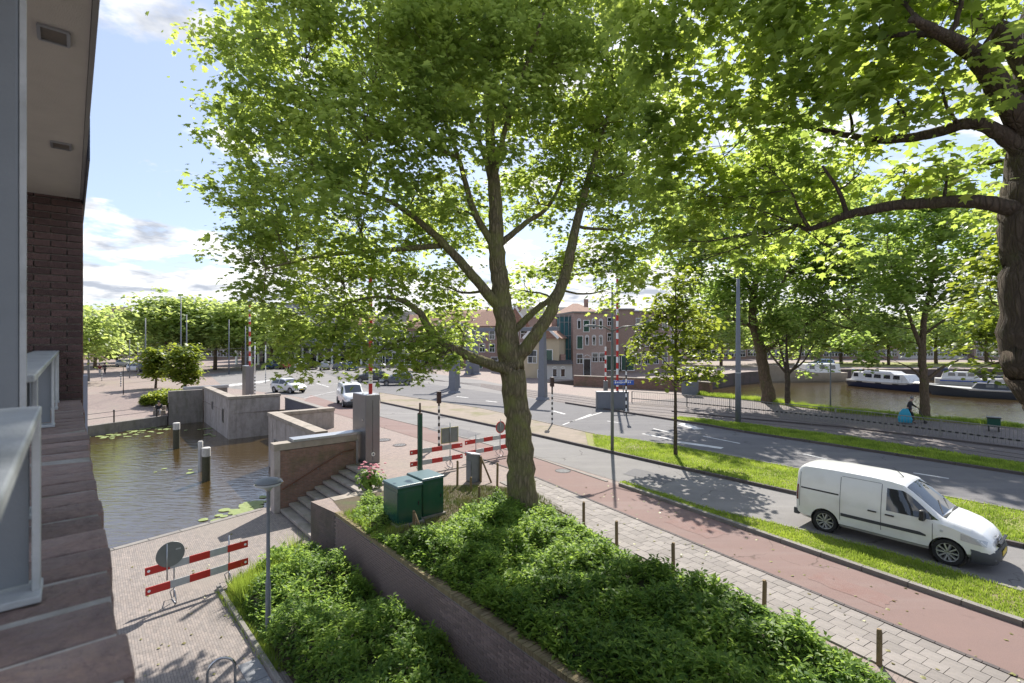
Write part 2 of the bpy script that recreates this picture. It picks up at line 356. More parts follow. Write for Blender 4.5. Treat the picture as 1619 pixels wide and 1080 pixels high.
def concretemat(name, light, dark, stain, board=0.6):
    m, t, b, o = nodes(name); b.inputs['Roughness'].default_value = 0.9; b.inputs['Specular IOR Level'].default_value = 0.25
    tcn = t.nodes.new('ShaderNodeTexCoord'); mpn = t.nodes.new('ShaderNodeMapping'); t.links.new(tcn.outputs['Object'], mpn.inputs[0]); mpn.inputs['Scale'].default_value = (1.3, 1.3, 0.45)
    n1 = t.nodes.new('ShaderNodeTexNoise'); n1.inputs['Scale'].default_value = 1.5; n1.inputs['Detail'].default_value = 7; n1.inputs['Roughness'].default_value = 0.7; t.links.new(mpn.outputs[0], n1.inputs['Vector'])
    n2 = t.nodes.new('ShaderNodeTexNoise'); n2.inputs['Scale'].default_value = 2.5; n2.inputs['Detail'].default_value = 9; n2.inputs['Roughness'].default_value = 0.75; t.links.new(tcn.outputs['Object'], n2.inputs['Vector'])
    r1 = t.nodes.new('ShaderNodeMapRange'); t.links.new(n1.outputs[0], r1.inputs[0]); r1.inputs[1].default_value = 0.46; r1.inputs[2].default_value = 0.68; r1.inputs[4].default_value = 0.65
    r2 = t.nodes.new('ShaderNodeMapRange'); t.links.new(n2.outputs[0], r2.inputs[0]); r2.inputs[1].default_value = 0.3; r2.inputs[2].default_value = 0.7
    x1 = t.nodes.new('ShaderNodeMix'); x1.data_type = 'RGBA'; t.links.new(r2.outputs[0], x1.inputs[0]); x1.inputs[6].default_value = c4(dark); x1.inputs[7].default_value = c4(light)
    x2 = t.nodes.new('ShaderNodeMix'); x2.data_type = 'RGBA'; t.links.new(r1.outputs[0], x2.inputs[0]); t.links.new(x1.outputs[2], x2.inputs[6]); x2.inputs[7].default_value = c4(stain)
    t.links.new(x2.outputs[2], b.inputs['Base Color'])
    bu = t.nodes.new('ShaderNodeBump'); bu.inputs['Strength'].default_value = 0.5; bu.inputs['Distance'].default_value = 0.015; t.links.new(n2.outputs[0], bu.inputs['Height']); t.links.new(bu.outputs[0], b.inputs['Normal'])
    return m
M['concrete'] = concretemat('board_concrete', (0.43, 0.38, 0.35), (0.29, 0.255, 0.235), (0.17, 0.15, 0.125))
M['concrete_dark'] = concretemat('mossy_concrete', (0.27, 0.24, 0.215), (0.17, 0.155, 0.14), (0.10, 0.10, 0.065))
M['stone_cap'] = mat('stone_cap', (0.33, 0.28, 0.23), (0.27, 0.235, 0.20), 3, 0.85, 0.2, 50, c3=(0.2, 0.175, 0.14), scale3=1.5)
M['step_stone'] = mat('step_stone', (0.30, 0.265, 0.235), (0.23, 0.205, 0.185), 3.5, 0.85, 0.2, 60, c3=(0.17, 0.155, 0.12), scale3=1.4)
M['steel'] = mat('galvanised_steel', (0.40, 0.41, 0.43), (0.33, 0.34, 0.36), 6, 0.38, 0.05, 40, metal=0.75)
M['stainless'] = mat('stainless_steel', (0.55, 0.54, 0.53), (0.45, 0.44, 0.43), 8, 0.25, 0, metal=0.95)
M['pillar_steel'] = mat('pillar_steel', (0.20, 0.20, 0.215), (0.165, 0.16, 0.165), 1.0, 0.33, 0.03, 14, metal=0.7)
M['grey_paint'] = mat('grey_paint', (0.17, 0.18, 0.21), (0.145, 0.155, 0.18), 3, 0.5, 0.05, 30)
M['lamp_grey'] = mat('lamp_post_grey', (0.16, 0.17, 0.18), (0.125, 0.135, 0.14), 5, 0.5, 0.05, 40)
M['alu_frame'] = mat('window_post_paint', (0.19, 0.21, 0.225), (0.165, 0.185, 0.20), 5, 0.5, 0.15, 150)
M['rail_paint'] = mat('railing_paint', (0.46, 0.48, 0.48), (0.37, 0.39, 0.39), 14, 0.45, 0.2, 120, c3=(0.27, 0.285, 0.28), scale3=5)
M['plaster'] = mat('soffit_plaster', (0.62, 0.575, 0.53), (0.56, 0.52, 0.48), 5, 0.9, 0.3, 180)
M['dark_trim'] = mat('dark_trim', (0.03, 0.035, 0.055), (0.025, 0.03, 0.045), 3, 0.4)
M['black'] = mat('black_paint', (0.018, 0.018, 0.018), (0.03, 0.03, 0.03), 8, 0.45)
M['white'] = mat('white_paint', (0.78, 0.78, 0.77), (0.70, 0.70, 0.69), 3, 0.5)
M['red'] = mat('signal_red', (0.50, 0.03, 0.025), (0.42, 0.03, 0.025), 6, 0.45)
M['barrier_grey'] = mat('reflective_white', (0.42, 0.43, 0.43), (0.34, 0.35, 0.35), 5, 0.4)
M['sign_back'] = mat('sign_back_grey', (0.19, 0.20, 0.195), (0.155, 0.165, 0.16), 5, 0.45, metal=0.3)
M['yellow'] = mat('sign_yellow', (0.60, 0.42, 0.03), (0.55, 0.40, 0.03), 5, 0.5)
M['blue'] = mat('sign_blue', (0.03, 0.10, 0.42), (0.03, 0.09, 0.38), 5, 0.4)
M['cab_green'] = mat('cabinet_green', (0.012, 0.062, 0.042), (0.016, 0.075, 0.05), 2, 0.22, 0.02, 8, spec=0.6, c3=(0.03, 0.07, 0.055), scale3=2.5)
M['cab_top'] = mat('cabinet_lid', (0.03, 0.085, 0.085), (0.05, 0.10, 0.10), 4, 0.35, spec=0.6)
M['wood'] = mat('stake_wood', (0.20, 0.14, 0.075), (0.14, 0.10, 0.055), 12, 0.9, 0.3, 60, rand=0.2)
M['mooring'] = mat('mooring_wood', (0.09, 0.08, 0.055), (0.05, 0.055, 0.03), 8, 0.9, 0.4, 40)
M['bark'] = mat('sycamore_bark', (0.19, 0.155, 0.10), (0.09, 0.078, 0.05), 7, 0.95, 1.0, 18, c3=(0.13, 0.145, 0.045), scale3=1.8)
M['bark_dark'] = mat('dark_bark', (0.075, 0.06, 0.045), (0.045, 0.036, 0.028), 7, 0.95, 0.9, 16)
M['bark_pale'] = mat('pale_bark', (0.15, 0.115, 0.08), (0.10, 0.08, 0.055), 5, 0.95, 0.8, 16, c3=(0.09, 0.09, 0.04), scale3=1.5)
def barkmat(name, light, dark, moss, sc=1.0, mossy=0.5):
    m, t, b, o = nodes(name); b.inputs['Roughness'].default_value = 0.95; b.inputs['Specular IOR Level'].default_value = 0.15
    tcn = t.nodes.new('ShaderNodeTexCoord'); mpn = t.nodes.new('ShaderNodeMapping'); t.links.new(tcn.outputs['Object'], mpn.inputs[0]); mpn.inputs['Scale'].default_value = (7 * sc, 7 * sc, 1.7 * sc)
    n1 = t.nodes.new('ShaderNodeTexNoise'); n1.inputs['Scale'].default_value = 1.6; n1.inputs['Detail'].default_value = 9; n1.inputs['Roughness'].default_value = 0.72; n1.inputs['Distortion'].default_value = 0.6; t.links.new(mpn.outputs[0], n1.inputs['Vector'])
    vo = t.nodes.new('ShaderNodeTexVoronoi'); vo.feature = 'DISTANCE_TO_EDGE'; vo.inputs['Scale'].default_value = 1.4; t.links.new(mpn.outputs[0], vo.inputs['Vector'])
    vr = t.nodes.new('ShaderNodeMapRange'); t.links.new(vo.outputs['Distance'], vr.inputs[0]); vr.inputs[2].default_value = 0.22
    mr = t.nodes.new('ShaderNodeMapRange'); t.links.new(n1.outputs[0], mr.inputs[0]); mr.inputs[1].default_value = 0.32; mr.inputs[2].default_value = 0.66
    mu = t.nodes.new('ShaderNodeMath'); mu.operation = 'MULTIPLY'; t.links.new(mr.outputs[0], mu.inputs[0]); t.links.new(vr.outputs[0], mu.inputs[1])
    x1 = t.nodes.new('ShaderNodeMix'); x1.data_type = 'RGBA'; t.links.new(mu.outputs[0], x1.inputs[0]); x1.inputs[6].default_value = c4(dark); x1.inputs[7].default_value = c4(light)
    n3 = t.nodes.new('ShaderNodeTexNoise'); n3.inputs['Scale'].default_value = 2.2; n3.inputs['Detail'].default_value = 8; t.links.new(tcn.outputs['Object'], n3.inputs['Vector'])
    m3 = t.nodes.new('ShaderNodeMapRange'); t.links.new(n3.outputs[0], m3.inputs[0]); m3.inputs[1].default_value = 0.62 - 0.2 * mossy; m3.inputs[2].default_value = 0.75; m3.inputs[4].default_value = 0.85
    x3 = t.nodes.new('ShaderNodeMix'); x3.data_type = 'RGBA'; t.links.new(m3.outputs[0], x3.inputs[0]); t.links.new(x1.outputs[2], x3.inputs[6]); x3.inputs[7].default_value = c4(moss)
    t.links.new(x3.outputs[2], b.inputs['Base Color'])
    bu = t.nodes.new('ShaderNodeBump'); bu.inputs['Strength'].default_value = 1.0; bu.inputs['Distance'].default_value = 0.05 / sc; t.links.new(mu.outputs[0], bu.inputs['Height']); t.links.new(bu.outputs[0], b.inputs['Normal'])
    return m
M['bark'] = barkmat('sycamore_bark', (0.34, 0.28, 0.18), (0.10, 0.085, 0.05), (0.22, 0.235, 0.07), 1.0, 1.0)
M['bark_dark'] = barkmat('dark_bark', (0.18, 0.14, 0.105), (0.06, 0.047, 0.036), (0.10, 0.10, 0.05), 1.2, 0.3)
M['bark_pale'] = barkmat('pale_bark', (0.23, 0.17, 0.12), (0.10, 0.075, 0.05), (0.12, 0.12, 0.05), 0.9, 0.35)
M['asphalt'] = roadmat('asphalt', (0.195, 0.185, 0.178), (0.158, 0.15, 0.146), (0.225, 0.215, 0.205), (0.07, 0.065, 0.06), -RD)
M['asphalt_dark'] = roadmat('asphalt_dark', (0.145, 0.14, 0.142), (0.112, 0.108, 0.112), (0.175, 0.168, 0.165), (0.06, 0.058, 0.055), -RD)
M['red_asphalt'] = roadmat('red_asphalt', (0.20, 0.135, 0.12), (0.175, 0.122, 0.11), (0.215, 0.165, 0.15), (0.10, 0.07, 0.06), -RD)
M['lily'] = mat('lily_pad', (0.17, 0.24, 0.07), (0.24, 0.26, 0.09), 8, 0.6)
M['petal'] = mat('pink_petal', (0.55, 0.20, 0.24), (0.38, 0.10, 0.14), 8, 0.7)
M['glass'] = glassmat('window_glass')
M['leaf'] = leafmat('sycamore_leaf', (0.062, 0.128, 0.028), (0.18, 0.25, 0.058), (0.60, 0.74, 0.15), 0.58)
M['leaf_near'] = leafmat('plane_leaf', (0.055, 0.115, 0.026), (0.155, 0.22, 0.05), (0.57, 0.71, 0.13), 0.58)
M['leaf_bank'] = leafmat('bank_leaf', (0.075, 0.145, 0.035), (0.175, 0.25, 0.065), (0.54, 0.72, 0.16), 0.57)
M['leaf_light'] = leafmat('light_leaf', (0.075, 0.13, 0.018), (0.14, 0.19, 0.03), (0.42, 0.50, 0.06), 0.5)
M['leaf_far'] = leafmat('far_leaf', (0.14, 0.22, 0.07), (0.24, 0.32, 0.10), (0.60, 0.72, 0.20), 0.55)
M['leaf_shrub'] = leafmat('shrub_leaf', (0.045, 0.12, 0.024), (0.19, 0.29, 0.055), (0.44, 0.64, 0.11), 0.48, 0.5, 0.22)
M['leaf_grass'] = leafmat('grass_blade', (0.14, 0.24, 0.035), (0.26, 0.33, 0.06), (0.44, 0.58, 0.08), 0.45, 0.7, 0.2)
# ================================================================== SETTING
def struct(name, mb, m, parent=None, **k):
    o = mb.build(name, m, parent, **k)
    if parent is None: o['kind'] = 'structure'
    return o
def V2(p, z=0.0): return Vector((p[0], p[1], z))
QZ, WZ = -1.5, -1.9                      # lower quay, water level
RW0 = Vector((-5.69, 16.25)); RWD = Vector((0.642, -0.767))
def RW(t, off=0.0): return RW0 + RWD * t + N2 * off

BOUND = [RW(26), RW0, (-6.9, 17.35), (-4.45, 19.6), (-7.07, 22.6), (-8.8, 23.8), (-14.3, 29.7), (-11.9, 32.6), (-17.95, 39.9), (-21.0, 37.5), (-27.8, 45.5),
         (-29.8, 43.8), (-30.5, 46.0), (-33, 52), (-47, 57), (-75, 45), (-400, -50), (-3000, 3000), (3000, 3000), (900, 95), (50, 92), (36, 82), (28, 74), (10, 69), (4, 64.5), (7.35, 59.7),
         (17.4, 54.0), (19.8, 50.3), (22.5, 46.2), (25.8, 39.0), (32.6, 32.2), (60, 4), (60, -30), (20, -30)]
struct('ground', MB().poly([V2(p) for p in BOUND]), M['paving'])

# masonry skirts under the edge of the ground (quay and bank walls)
M['quay_wall'] = brickmat('quay_wall_brick', (0.13, 0.095, 0.085), (0.10, 0.08, 0.075), (0.12, 0.11, 0.10), 0.22, 0.065, 0.008, dirt=(0.06, 0.06, 0.04), dscale=0.9)
def skirt(idx, z0, z1):
    mb = MB()
    for i in idx:
        a, b = BOUND[i], BOUND[i + 1]
        mb.add([V2(a, z1), V2(b, z1), V2(b, z0), V2(a, z0)], [(0, 1, 2, 3)])
    return mb
struct('bank_wall', skirt([1, 2, 3, 4, 11, 12, 13], -2.8, -0.01), M['quay_wall'])
struct('bridge_deck_edge', skirt([7, 25], -0.75, -0.01), M['concrete_dark'])
struct('harbour_wall', skirt([19, 20, 21, 22, 23, 24, 26, 27, 28, 29, 30], -2.8, -0.01), M['quay_wall'])

# water
def watermat():
    m, t, b, o = nodes('canal_water')
    b.inputs['Base Color'].default_value = (0.05, 0.032, 0.01, 1); b.inputs['Roughness'].default_value = 0.04; b.inputs['IOR'].default_value = 1.9
    b.inputs['Specular IOR Level'].default_value = 0.85
    tcn = t.nodes.new('ShaderNodeTexCoord'); mpn = t.nodes.new('ShaderNodeMapping'); t.links.new(tcn.outputs['Object'], mpn.inputs[0])
    mpn.inputs['Rotation'].default_value = (0, 0, R(25)); mpn.inputs['Scale'].default_value = (0.8, 2.6, 1)
    n1 = t.nodes.new('ShaderNodeTexNoise'); n1.inputs['Scale'].default_value = 1.5; n1.inputs['Detail'].default_value = 5; n1.inputs['Distortion'].default_value = 0.4; t.links.new(mpn.outputs[0], n1.inputs['Vector'])
    n0 = t.nodes.new('ShaderNodeTexNoise'); n0.inputs['Scale'].default_value = 0.12; n0.inputs['Detail'].default_value = 3; t.links.new(tcn.outputs['Object'], n0.inputs['Vector'])
    mu = t.nodes.new('ShaderNodeMath'); mu.operation = 'MULTIPLY'; t.links.new(n1.outputs[0], mu.inputs[0]); t.links.new(n0.outputs[0], mu.inputs[1])
    bu = t.nodes.new('ShaderNodeBump'); bu.inputs['Strength'].default_value = 0.6; bu.inputs['Distance'].default_value = 0.125
    t.links.new(mu.outputs[0], bu.inputs['Height']); t.links.new(bu.outputs[0], b.inputs['Normal'])
    return m
M['water'] = watermat()
struct('canal_water', MB().add([(-120, -60, WZ), (250, -60, WZ), (250, 140, WZ), (-120, 140, WZ)], [(0, 1, 2, 3)]), M['water'])

# lower quay beside the canal
QE0, QE1 = Vector((-13.5, 17.1)), Vector((-10.45, 21.2)); QD = (QE1 - QE0).normalized()
quay = [QE0 - QD * 22, QE0, QE1, Vector((-9.3, 21.4)), Vector((-4.0, 19.4)), RW(0.0, 0.2), RW(26, 0.2), Vector((10, -30)), Vector((-26, -30))]
struct('quay_pavement', MB().poly([V2(p) for p in quay], QZ), M['quay_clinker'])
mb = MB()
for a, b in ((quay[0], quay[1]), (quay[1], quay[2]), (quay[2], quay[3])): mb.add([V2(a, QZ), V2(b, QZ), V2(b, -3), V2(a, -3)], [(0, 1, 2, 3)])
struct('quay_wall', mb, M['quay_wall'])
es = empty('quay_edge', (QE0.x, QE0.y, QZ)); es['kind'] = 'structure'
for i in range(-14, 5):
    a = QE0 + QD * (i * 1.0); b = QE0 + QD * (i * 1.0 + 0.985); mid = (a + b) / 2 + Vector((QD.y, -QD.x)) * 0.12 - QE0
    MB().box((mid.x, mid.y, -0.03), (0.985, 0.24, 0.10), math.atan2(QD.y, QD.x)).build('edge_stone', M['kerb'], es, bevel=0.01)

# plaza on the far bank, sloping up to the road
struct('plaza', MB().poly([(-52, -4, -1.17), (-32.2, 38.7, -1.17), (-29.9, 43.9, -1.17), (-30.5, 46.0, -1.0), (-33, 52, 0.004), (-47, 57, 0.004), (-75, 45, 0.004)]), M['paving'])
PB = [Vector((-52, -4)), Vector((-32.2, 38.7)), Vector((-29.9, 43.9))]
mb = MB()
for a, b in ((PB[0], PB[1]), (PB[1], PB[2])):
    d = (b - a).normalized(); q = Vector((d.y, -d.x)) * 0.0; r_ = Vector((-d.y, d.x)) * 0.45
    mb.prism([a, b, b + r_, a + r_], -2.8, -1.10)
struct('far_quay_wall', mb, M['concrete_dark'])
# warehouse quay and harbour far bank paving strip, grassed
struct('harbour_lawn', MB().poly([(62, 99, 0.004), (900, 102, 0.004), (900, 130, 0.004), (66, 118, 0.004)]), M['turf'])

# ------------------------------------------------------------------ roads
near_lo = GL([(600, 659), (692, 681), (847, 722), (985, 764), (1140, 813), (1219, 830), (1397, 875), (1619, 941)])
near_hi = GL([(602, 637), (786, 676), (841, 688), (1024, 730), (1270, 785), (1579, 858), (1619, 867)])
med_lo = near_hi
med_hi = GL([(600, 622), (760, 647), (835, 664), (947, 690), (1067, 707), (1277, 747), (1486, 787), (1619, 813)])
far_hi = GL([(500, 585), (600, 597), (700, 610), (860, 633), (894, 638), (991, 653.5), (1120, 674), (1179, 684.7), (1340, 709), (1619, 752)])
bike_lo = GL([(540, 657), (630, 684), (694, 703), (847, 755), (1300, 943), (1619, 1075)])
bike_hi = GL([(540, 640), (600, 658.7), (692, 680.7), (847, 724), (960, 762), (980, 768), (1300, 880), (1619, 990)])
verge_lo = GL([(980, 768), (1300, 880), (1619, 990)])
verge_hi = GL([(985, 764), (1140, 813), (1219, 830), (1397, 875), (1619, 941)])
strip2_hi = GL([(1075, 661), (1180, 672), (1340, 693), (1619, 736)])
strip2_lo = GL([(1062, 664), (1120, 674), (1179, 684.7), (1340, 709), (1619, 752)])
fence_ln = GL([(760, 606), (860, 619), (999, 636), (1086, 643), (1321, 668), (1488, 690), (1619, 708)])
def sheet(name, lo, hi, z, m, e=14.0):
    lo, hi = ext(lo, e), ext(hi, e)
    return struct(name, MB().poly(lo + hi[::-1], z), m)
sheet('road', near_lo, near_hi, 0.008, M['asphalt'])
sheet('carriageway', med_hi, far_hi, 0.008, M['asphalt_dark'])
struct('junction', MB().poly(GL([(330, 592), (420, 581), (560, 574), (760, 601), (860, 622), (860, 634), (600, 598), (600, 660), (535, 640), (450, 624), (355, 613)]), 0.004), M['asphalt'])
sheet('bike_path', ext(bike_lo, 9, True), ext(bike_hi, 9, True), 0.012, M['red_asphalt'])
tram_lo = GL([(760, 612), (860, 633.5), (991, 654), (1062, 664)]) + strip2_hi
sheet('tram_bed', tram_lo, fence_ln, 0.006, M['tram_paving'])
bank_ln = GL([(1125, 625), (1200, 632.5), (1340, 650.5), (1619, 674.5)])
struct('footpath', MB().poly(ext(fence_ln[2:], 14) + ext(bank_ln, 14)[::-1], 0.004), M['tram_paving'])

# raised strips behind kerbs
def raised(name, lo, hi, m, z=0.09, e=14.0):
    lo, hi = ext(lo, e), ext(hi, e)
    return struct(name, MB().prism([(p.x, p.y) for p in lo + hi[::-1]], 0.0, z, bottom=False), m)
raised('median_paving', med_lo[:3] + [G(930, 708)], med_hi[:3] + [G(925, 685)], M['sand'], e=0.01)
raised('median_turf', [G(930, 708)] + med_lo[3:], [G(925, 685), G(947, 690)] + med_hi[4:], M['turf'])
raised('verge_turf', verge_lo, verge_hi, M['turf'], 0.08)
raised('tramside_turf', strip2_lo, strip2_hi, M['turf'], 0.08)
bank_off = [p - Vector((N2.x, N2.y, 0)) * 1.3 for p in bank_ln]
raised('bank_turf', ext(bank_off, 1.0, True), ext(bank_ln, 1.0, True), M['turf'], 0.07)

def kerb(name, pts, m, wd=0.13, h=0.12, step=1.0, e=14.0, sidesign=0.0):
    """a kerb laid stone by stone along a line"""
    pts = ext(pts, e) if e else pts
    root = empty(name, pts[0]); root['kind'] = 'structure'
    for a, b in zip(pts[:-1], pts[1:]):
        Lg = (b - a).length; k = max(1, round(Lg / step)); d = (b - a) / k
        for i in range(k):
            p, q = a + d * (i + 0.006), a + d * (i + 0.994); mid = (p + q) / 2 - pts[0]
            MB().box((mid.x, mid.y, h / 2 - 0.02), ((q - p).length, wd, h + 0.04), math.atan2(d.y, d.x)).build('kerb_stone', m, root, bevel=0.008)
    return root
kerb('median_kerb', med_lo, M['kerb_dark'], h=0.13)
kerb('median_back_kerb', med_hi, M['kerb'], wd=0.10, h=0.115, step=2.0)
kerb('verge_kerb', verge_lo, M['kerb'], wd=0.16, h=0.12)
kerb('verge_road_kerb', verge_hi, M['kerb'], wd=0.12, h=0.105)
kerb('tramside_kerb', far_hi[4:], M['kerb_dark'], h=0.13, step=2.0)
kerb('tram_kerb', GL([(1062, 651), (1180, 663), (1340, 677), (1619, 711)]), M['kerb_dark'], h=0.10, step=2.0)
kerb('cycle_border', [bike_hi[1], bike_hi[2], bike_hi[3], bike_hi[4]], M['kerb'], wd=0.12, h=0.035, e=0)
# brick-on-edge border between the sidewalk and the bike path
br_root = empty('path_border', bike_lo[3]); br_root['kind'] = 'structure'
for a, b in zip(bike_lo[2:-1], bike_lo[3:]):
    Lg = (b - a).length; d = (b - a).normalized()
    for i in range(int(Lg / 0.22)):
        mid = a + d * (i * 0.22 + 0.11) - bike_lo[3]
        MB().box((mid.x, mid.y, 0.006), (0.21, 0.09, 0.03 + random.uniform(0, .008)), math.atan2(d.y, d.x)).build('brick', M['kerb_dark'], br_root)

# tram rails
mb = MB()
for f_ in (0.12, 0.36, 0.58, 0.82):
    ra = [G(640, 592 + 9 * f_), G(760, 612 - 6 * f_), G(860, 633 - 14 * f_), G(999, 655 - 19 * f_), G(1086, 663 - 20 * f_), G(1321, 690 - 22 * f_), G(1619, 735 - 27 * f_)]
    for a, b in zip(ra[:-1], ra[1:]): mb.beam(V2(a, 0.012), V2(b, 0.012), 0.09, 0.02)
struct('tram_rails', mb, M['kerb_dark'])

# painted markings
mk = MB()
def mark(a, b, wd):
    a, b = G(*a), G(*b); d = (b - a).normalized(); s_ = Vector((-d.y, d.x, 0)) * wd / 2
    mk.add([V2(a - s_, 0.0125), V2(b - s_, 0.0125), V2(b + s_, 0.0125), V2(a + s_, 0.0125)], [(0, 1, 2, 3)])
for a, b, wd in (((875, 650), (893, 655), .22), ((1033, 678), (1059, 684), .14), ((1016, 686), (1062, 695), .2), ((1072, 699), (1142, 709), .45), ((1076, 670), (1106, 679), .7),
                 ((1112, 690), (1170, 701.5), .14), ((1270, 718), (1308, 726.5), .14), ((1444, 748), (1500, 757), .16), ((960, 666), (982, 669), .12), ((900, 668), (952, 652), .12), ((890, 672), (935, 655), .12),
                 ((722, 627), (740, 629), .2), ((768, 634), (786, 636), .2), ((560, 607), (580, 604), .14), ((455, 613), (560, 604), .12), ((480, 630), (560, 612), .1), ((500, 606), (520, 612), .16), ((620, 603), (650, 606), .14)):
    mark(a, b, wd)
for i in range(6): mark((352 + i * 11, 612 - i * 1.2), (372 + i * 11, 607 - i * 1.2), 0.5)
struct('road_markings', mk, M['white_paint'])

# ------------------------------------------------------------------ concrete tiles of the sidewalk
stake_px = [(860, 800), (923, 832), (975, 868), (1065, 912), (1208, 965), (1390, 1052)]
walk_lo = ext(GL(stake_px), 6); walk_hi = ext(bike_lo[3:], 5)
walk_poly = [G(790, 762), G(850, 756.5)] + [p for p in walk_hi[1:]] + walk_lo[::-1]
sw = struct('sidewalk', MB().poly(walk_poly, 0.004), M['tile_joint'])
def inside(p, poly):
    c = False; n = len(poly); j = n - 1
    for i in range(n):
        a, b = poly[i], poly[j]
        if (a[1] > p[1]) != (b[1] > p[1]) and p[0] < (b[0] - a[0]) * (p[1] - a[1]) / (b[1] - a[1]) + a[0]: c = not c
        j = i
    return c
bd = (bike_lo[4] - bike_lo[3]).normalized(); bp = Vector((-bd.y, bd.x, 0)); ba = math.atan2(bd.y, bd.x)
tme = None; cand = []
wedge = [(p.x, p.y) for p in walk_poly]
for r_ in range(0, 12):
    for k in range(-12, 60):
        q = bike_lo[3] + bd * (k * 0.302 + (0.15 if r_ % 2 else 0)) - bp * (0.24 + r_ * 0.302)
        if inside((q.x, q.y), wedge): cand.append(q)
cand.sort(key=lambda q: q.length)
rest = MB()
for i, q in enumerate(cand):
    tz = 0.005 + random.uniform(-0.003, 0.004)
    if i < 300:
        if tme is None:
            o = MB().box((0, 0, 0), (0.292, 0.292, 0.05)).build('tile', M['tile'], sw); tme = o.data
        else:
            o = bpy.data.objects.new('tile', tme); col.objects.link(o); o.parent = sw
        o.location = (q.x, q.y, tz); o.rotation_euler = (random.uniform(-.006, .006), random.uniform(-.006, .006), ba)
    else: rest.box((q.x, q.y, tz), (0.292, 0.292, 0.05), ba)
if rest.v: rest.build('tiles', M['tile'], sw)['kind'] = 'stuff'
# light slabs at the foot of the building, and kerb round the planting bed
sq = bpy.data.objects.new('quay_slabs', None); col.objects.link(sq); sq['kind'] = 'structure'
kd = (G(440, 1080, QZ) - G(345, 930, QZ)).normalized(); kn = Vector((-kd.y, kd.x, 0)); ka = math.atan2(kd.y, kd.x); k0 = G(345, 930, QZ)
for i in range(0, 30):
    p = k0 + kd * (i * 0.6 + 0.3); MB().box((p.x, p.y, QZ + 0.03), (0.59, 0.10, 0.14), ka).build('kerb_stone', M['kerb'], sq, bevel=0.008)
M['slab'] = mat('grey_slab', (0.23, 0.235, 0.245), (0.185, 0.19, 0.20), 6, 0.9, 0.2, 90, rand=0.12)
sme = None
for r_ in range(5):
    for k in range(0, 18):
        p = k0 + kd * (4.35 + k * 0.402 + (0.2 if r_ % 2 else 0) + r_ * 0.36) - kn * (0.28 + r_ * 0.402)
        if sme is None: o = MB().box((0, 0, 0), (0.39, 0.39, 0.05)).build('slab', M['slab'], sq); sme = o.data
        else: o = bpy.data.objects.new('slab', sme); col.objects.link(o); o.parent = sq
        o.location = (p.x, p.y, QZ - 0.015 + random.uniform(0, .006)); o.rotation_euler = (0, 0, ka)

# repair patches and covers in the road surfaces
for pxs, m_ in (([(1005, 741), (1070, 757), (1050, 766), (985, 750)], 'asphalt_dark'), ([(700, 672), (760, 686), (735, 694), (676, 679)], 'asphalt_dark'), ([(1120, 712), (1190, 724), (1180, 731), (1108, 719)], 'asphalt'), ([(1300, 905), (1420, 950), (1395, 962), (1275, 915)], 'red_worn'), ([(1080, 818), (1150, 845), (1120, 852), (1050, 826)], 'red_worn')):
    if m_ == 'red_worn' and m_ not in M: M[m_] = mat('worn_red_asphalt', (0.20, 0.115, 0.098), (0.22, 0.155, 0.14), 2.2, 0.95, 0.5, 120)
    mb = MB(); g = GL(pxs); ring = []
    for a, b in zip(g, g[1:] + g[:1]):
        for k in range(6): ring.append(a + (b - a) * (k / 6) + Vector((random.uniform(-.05, .05), random.uniform(-.05, .05), 0)))
    struct('road_patch', mb.poly(ring, 0.0165), M[m_])
for px, py, r_ in ((606, 696, .42), (632, 704, .36), (890, 745, .34), (1085, 868, .3), (700, 660, .32)):
    g = G(px, py); t = empty('manhole_cover', (g.x, g.y, 0.012), random.random()); t['kind'] = 'structure'
    MB().lathe([(r_, -.01), (r_, .008), (r_ * .93, .01), (r_ * .92, .004), (0, .004)], (0, 0, 0), 24).build('frame', M['kerb_dark'], t)
    for k in range(-3, 4): MB().box((k * r_ * .22, 0, .007), (r_ * .07, 2 * math.sqrt(max(.01, (r_ * .85) ** 2 - (k * r_ * .22) ** 2)), .008)).build('rib', M['lamp_grey'], t)

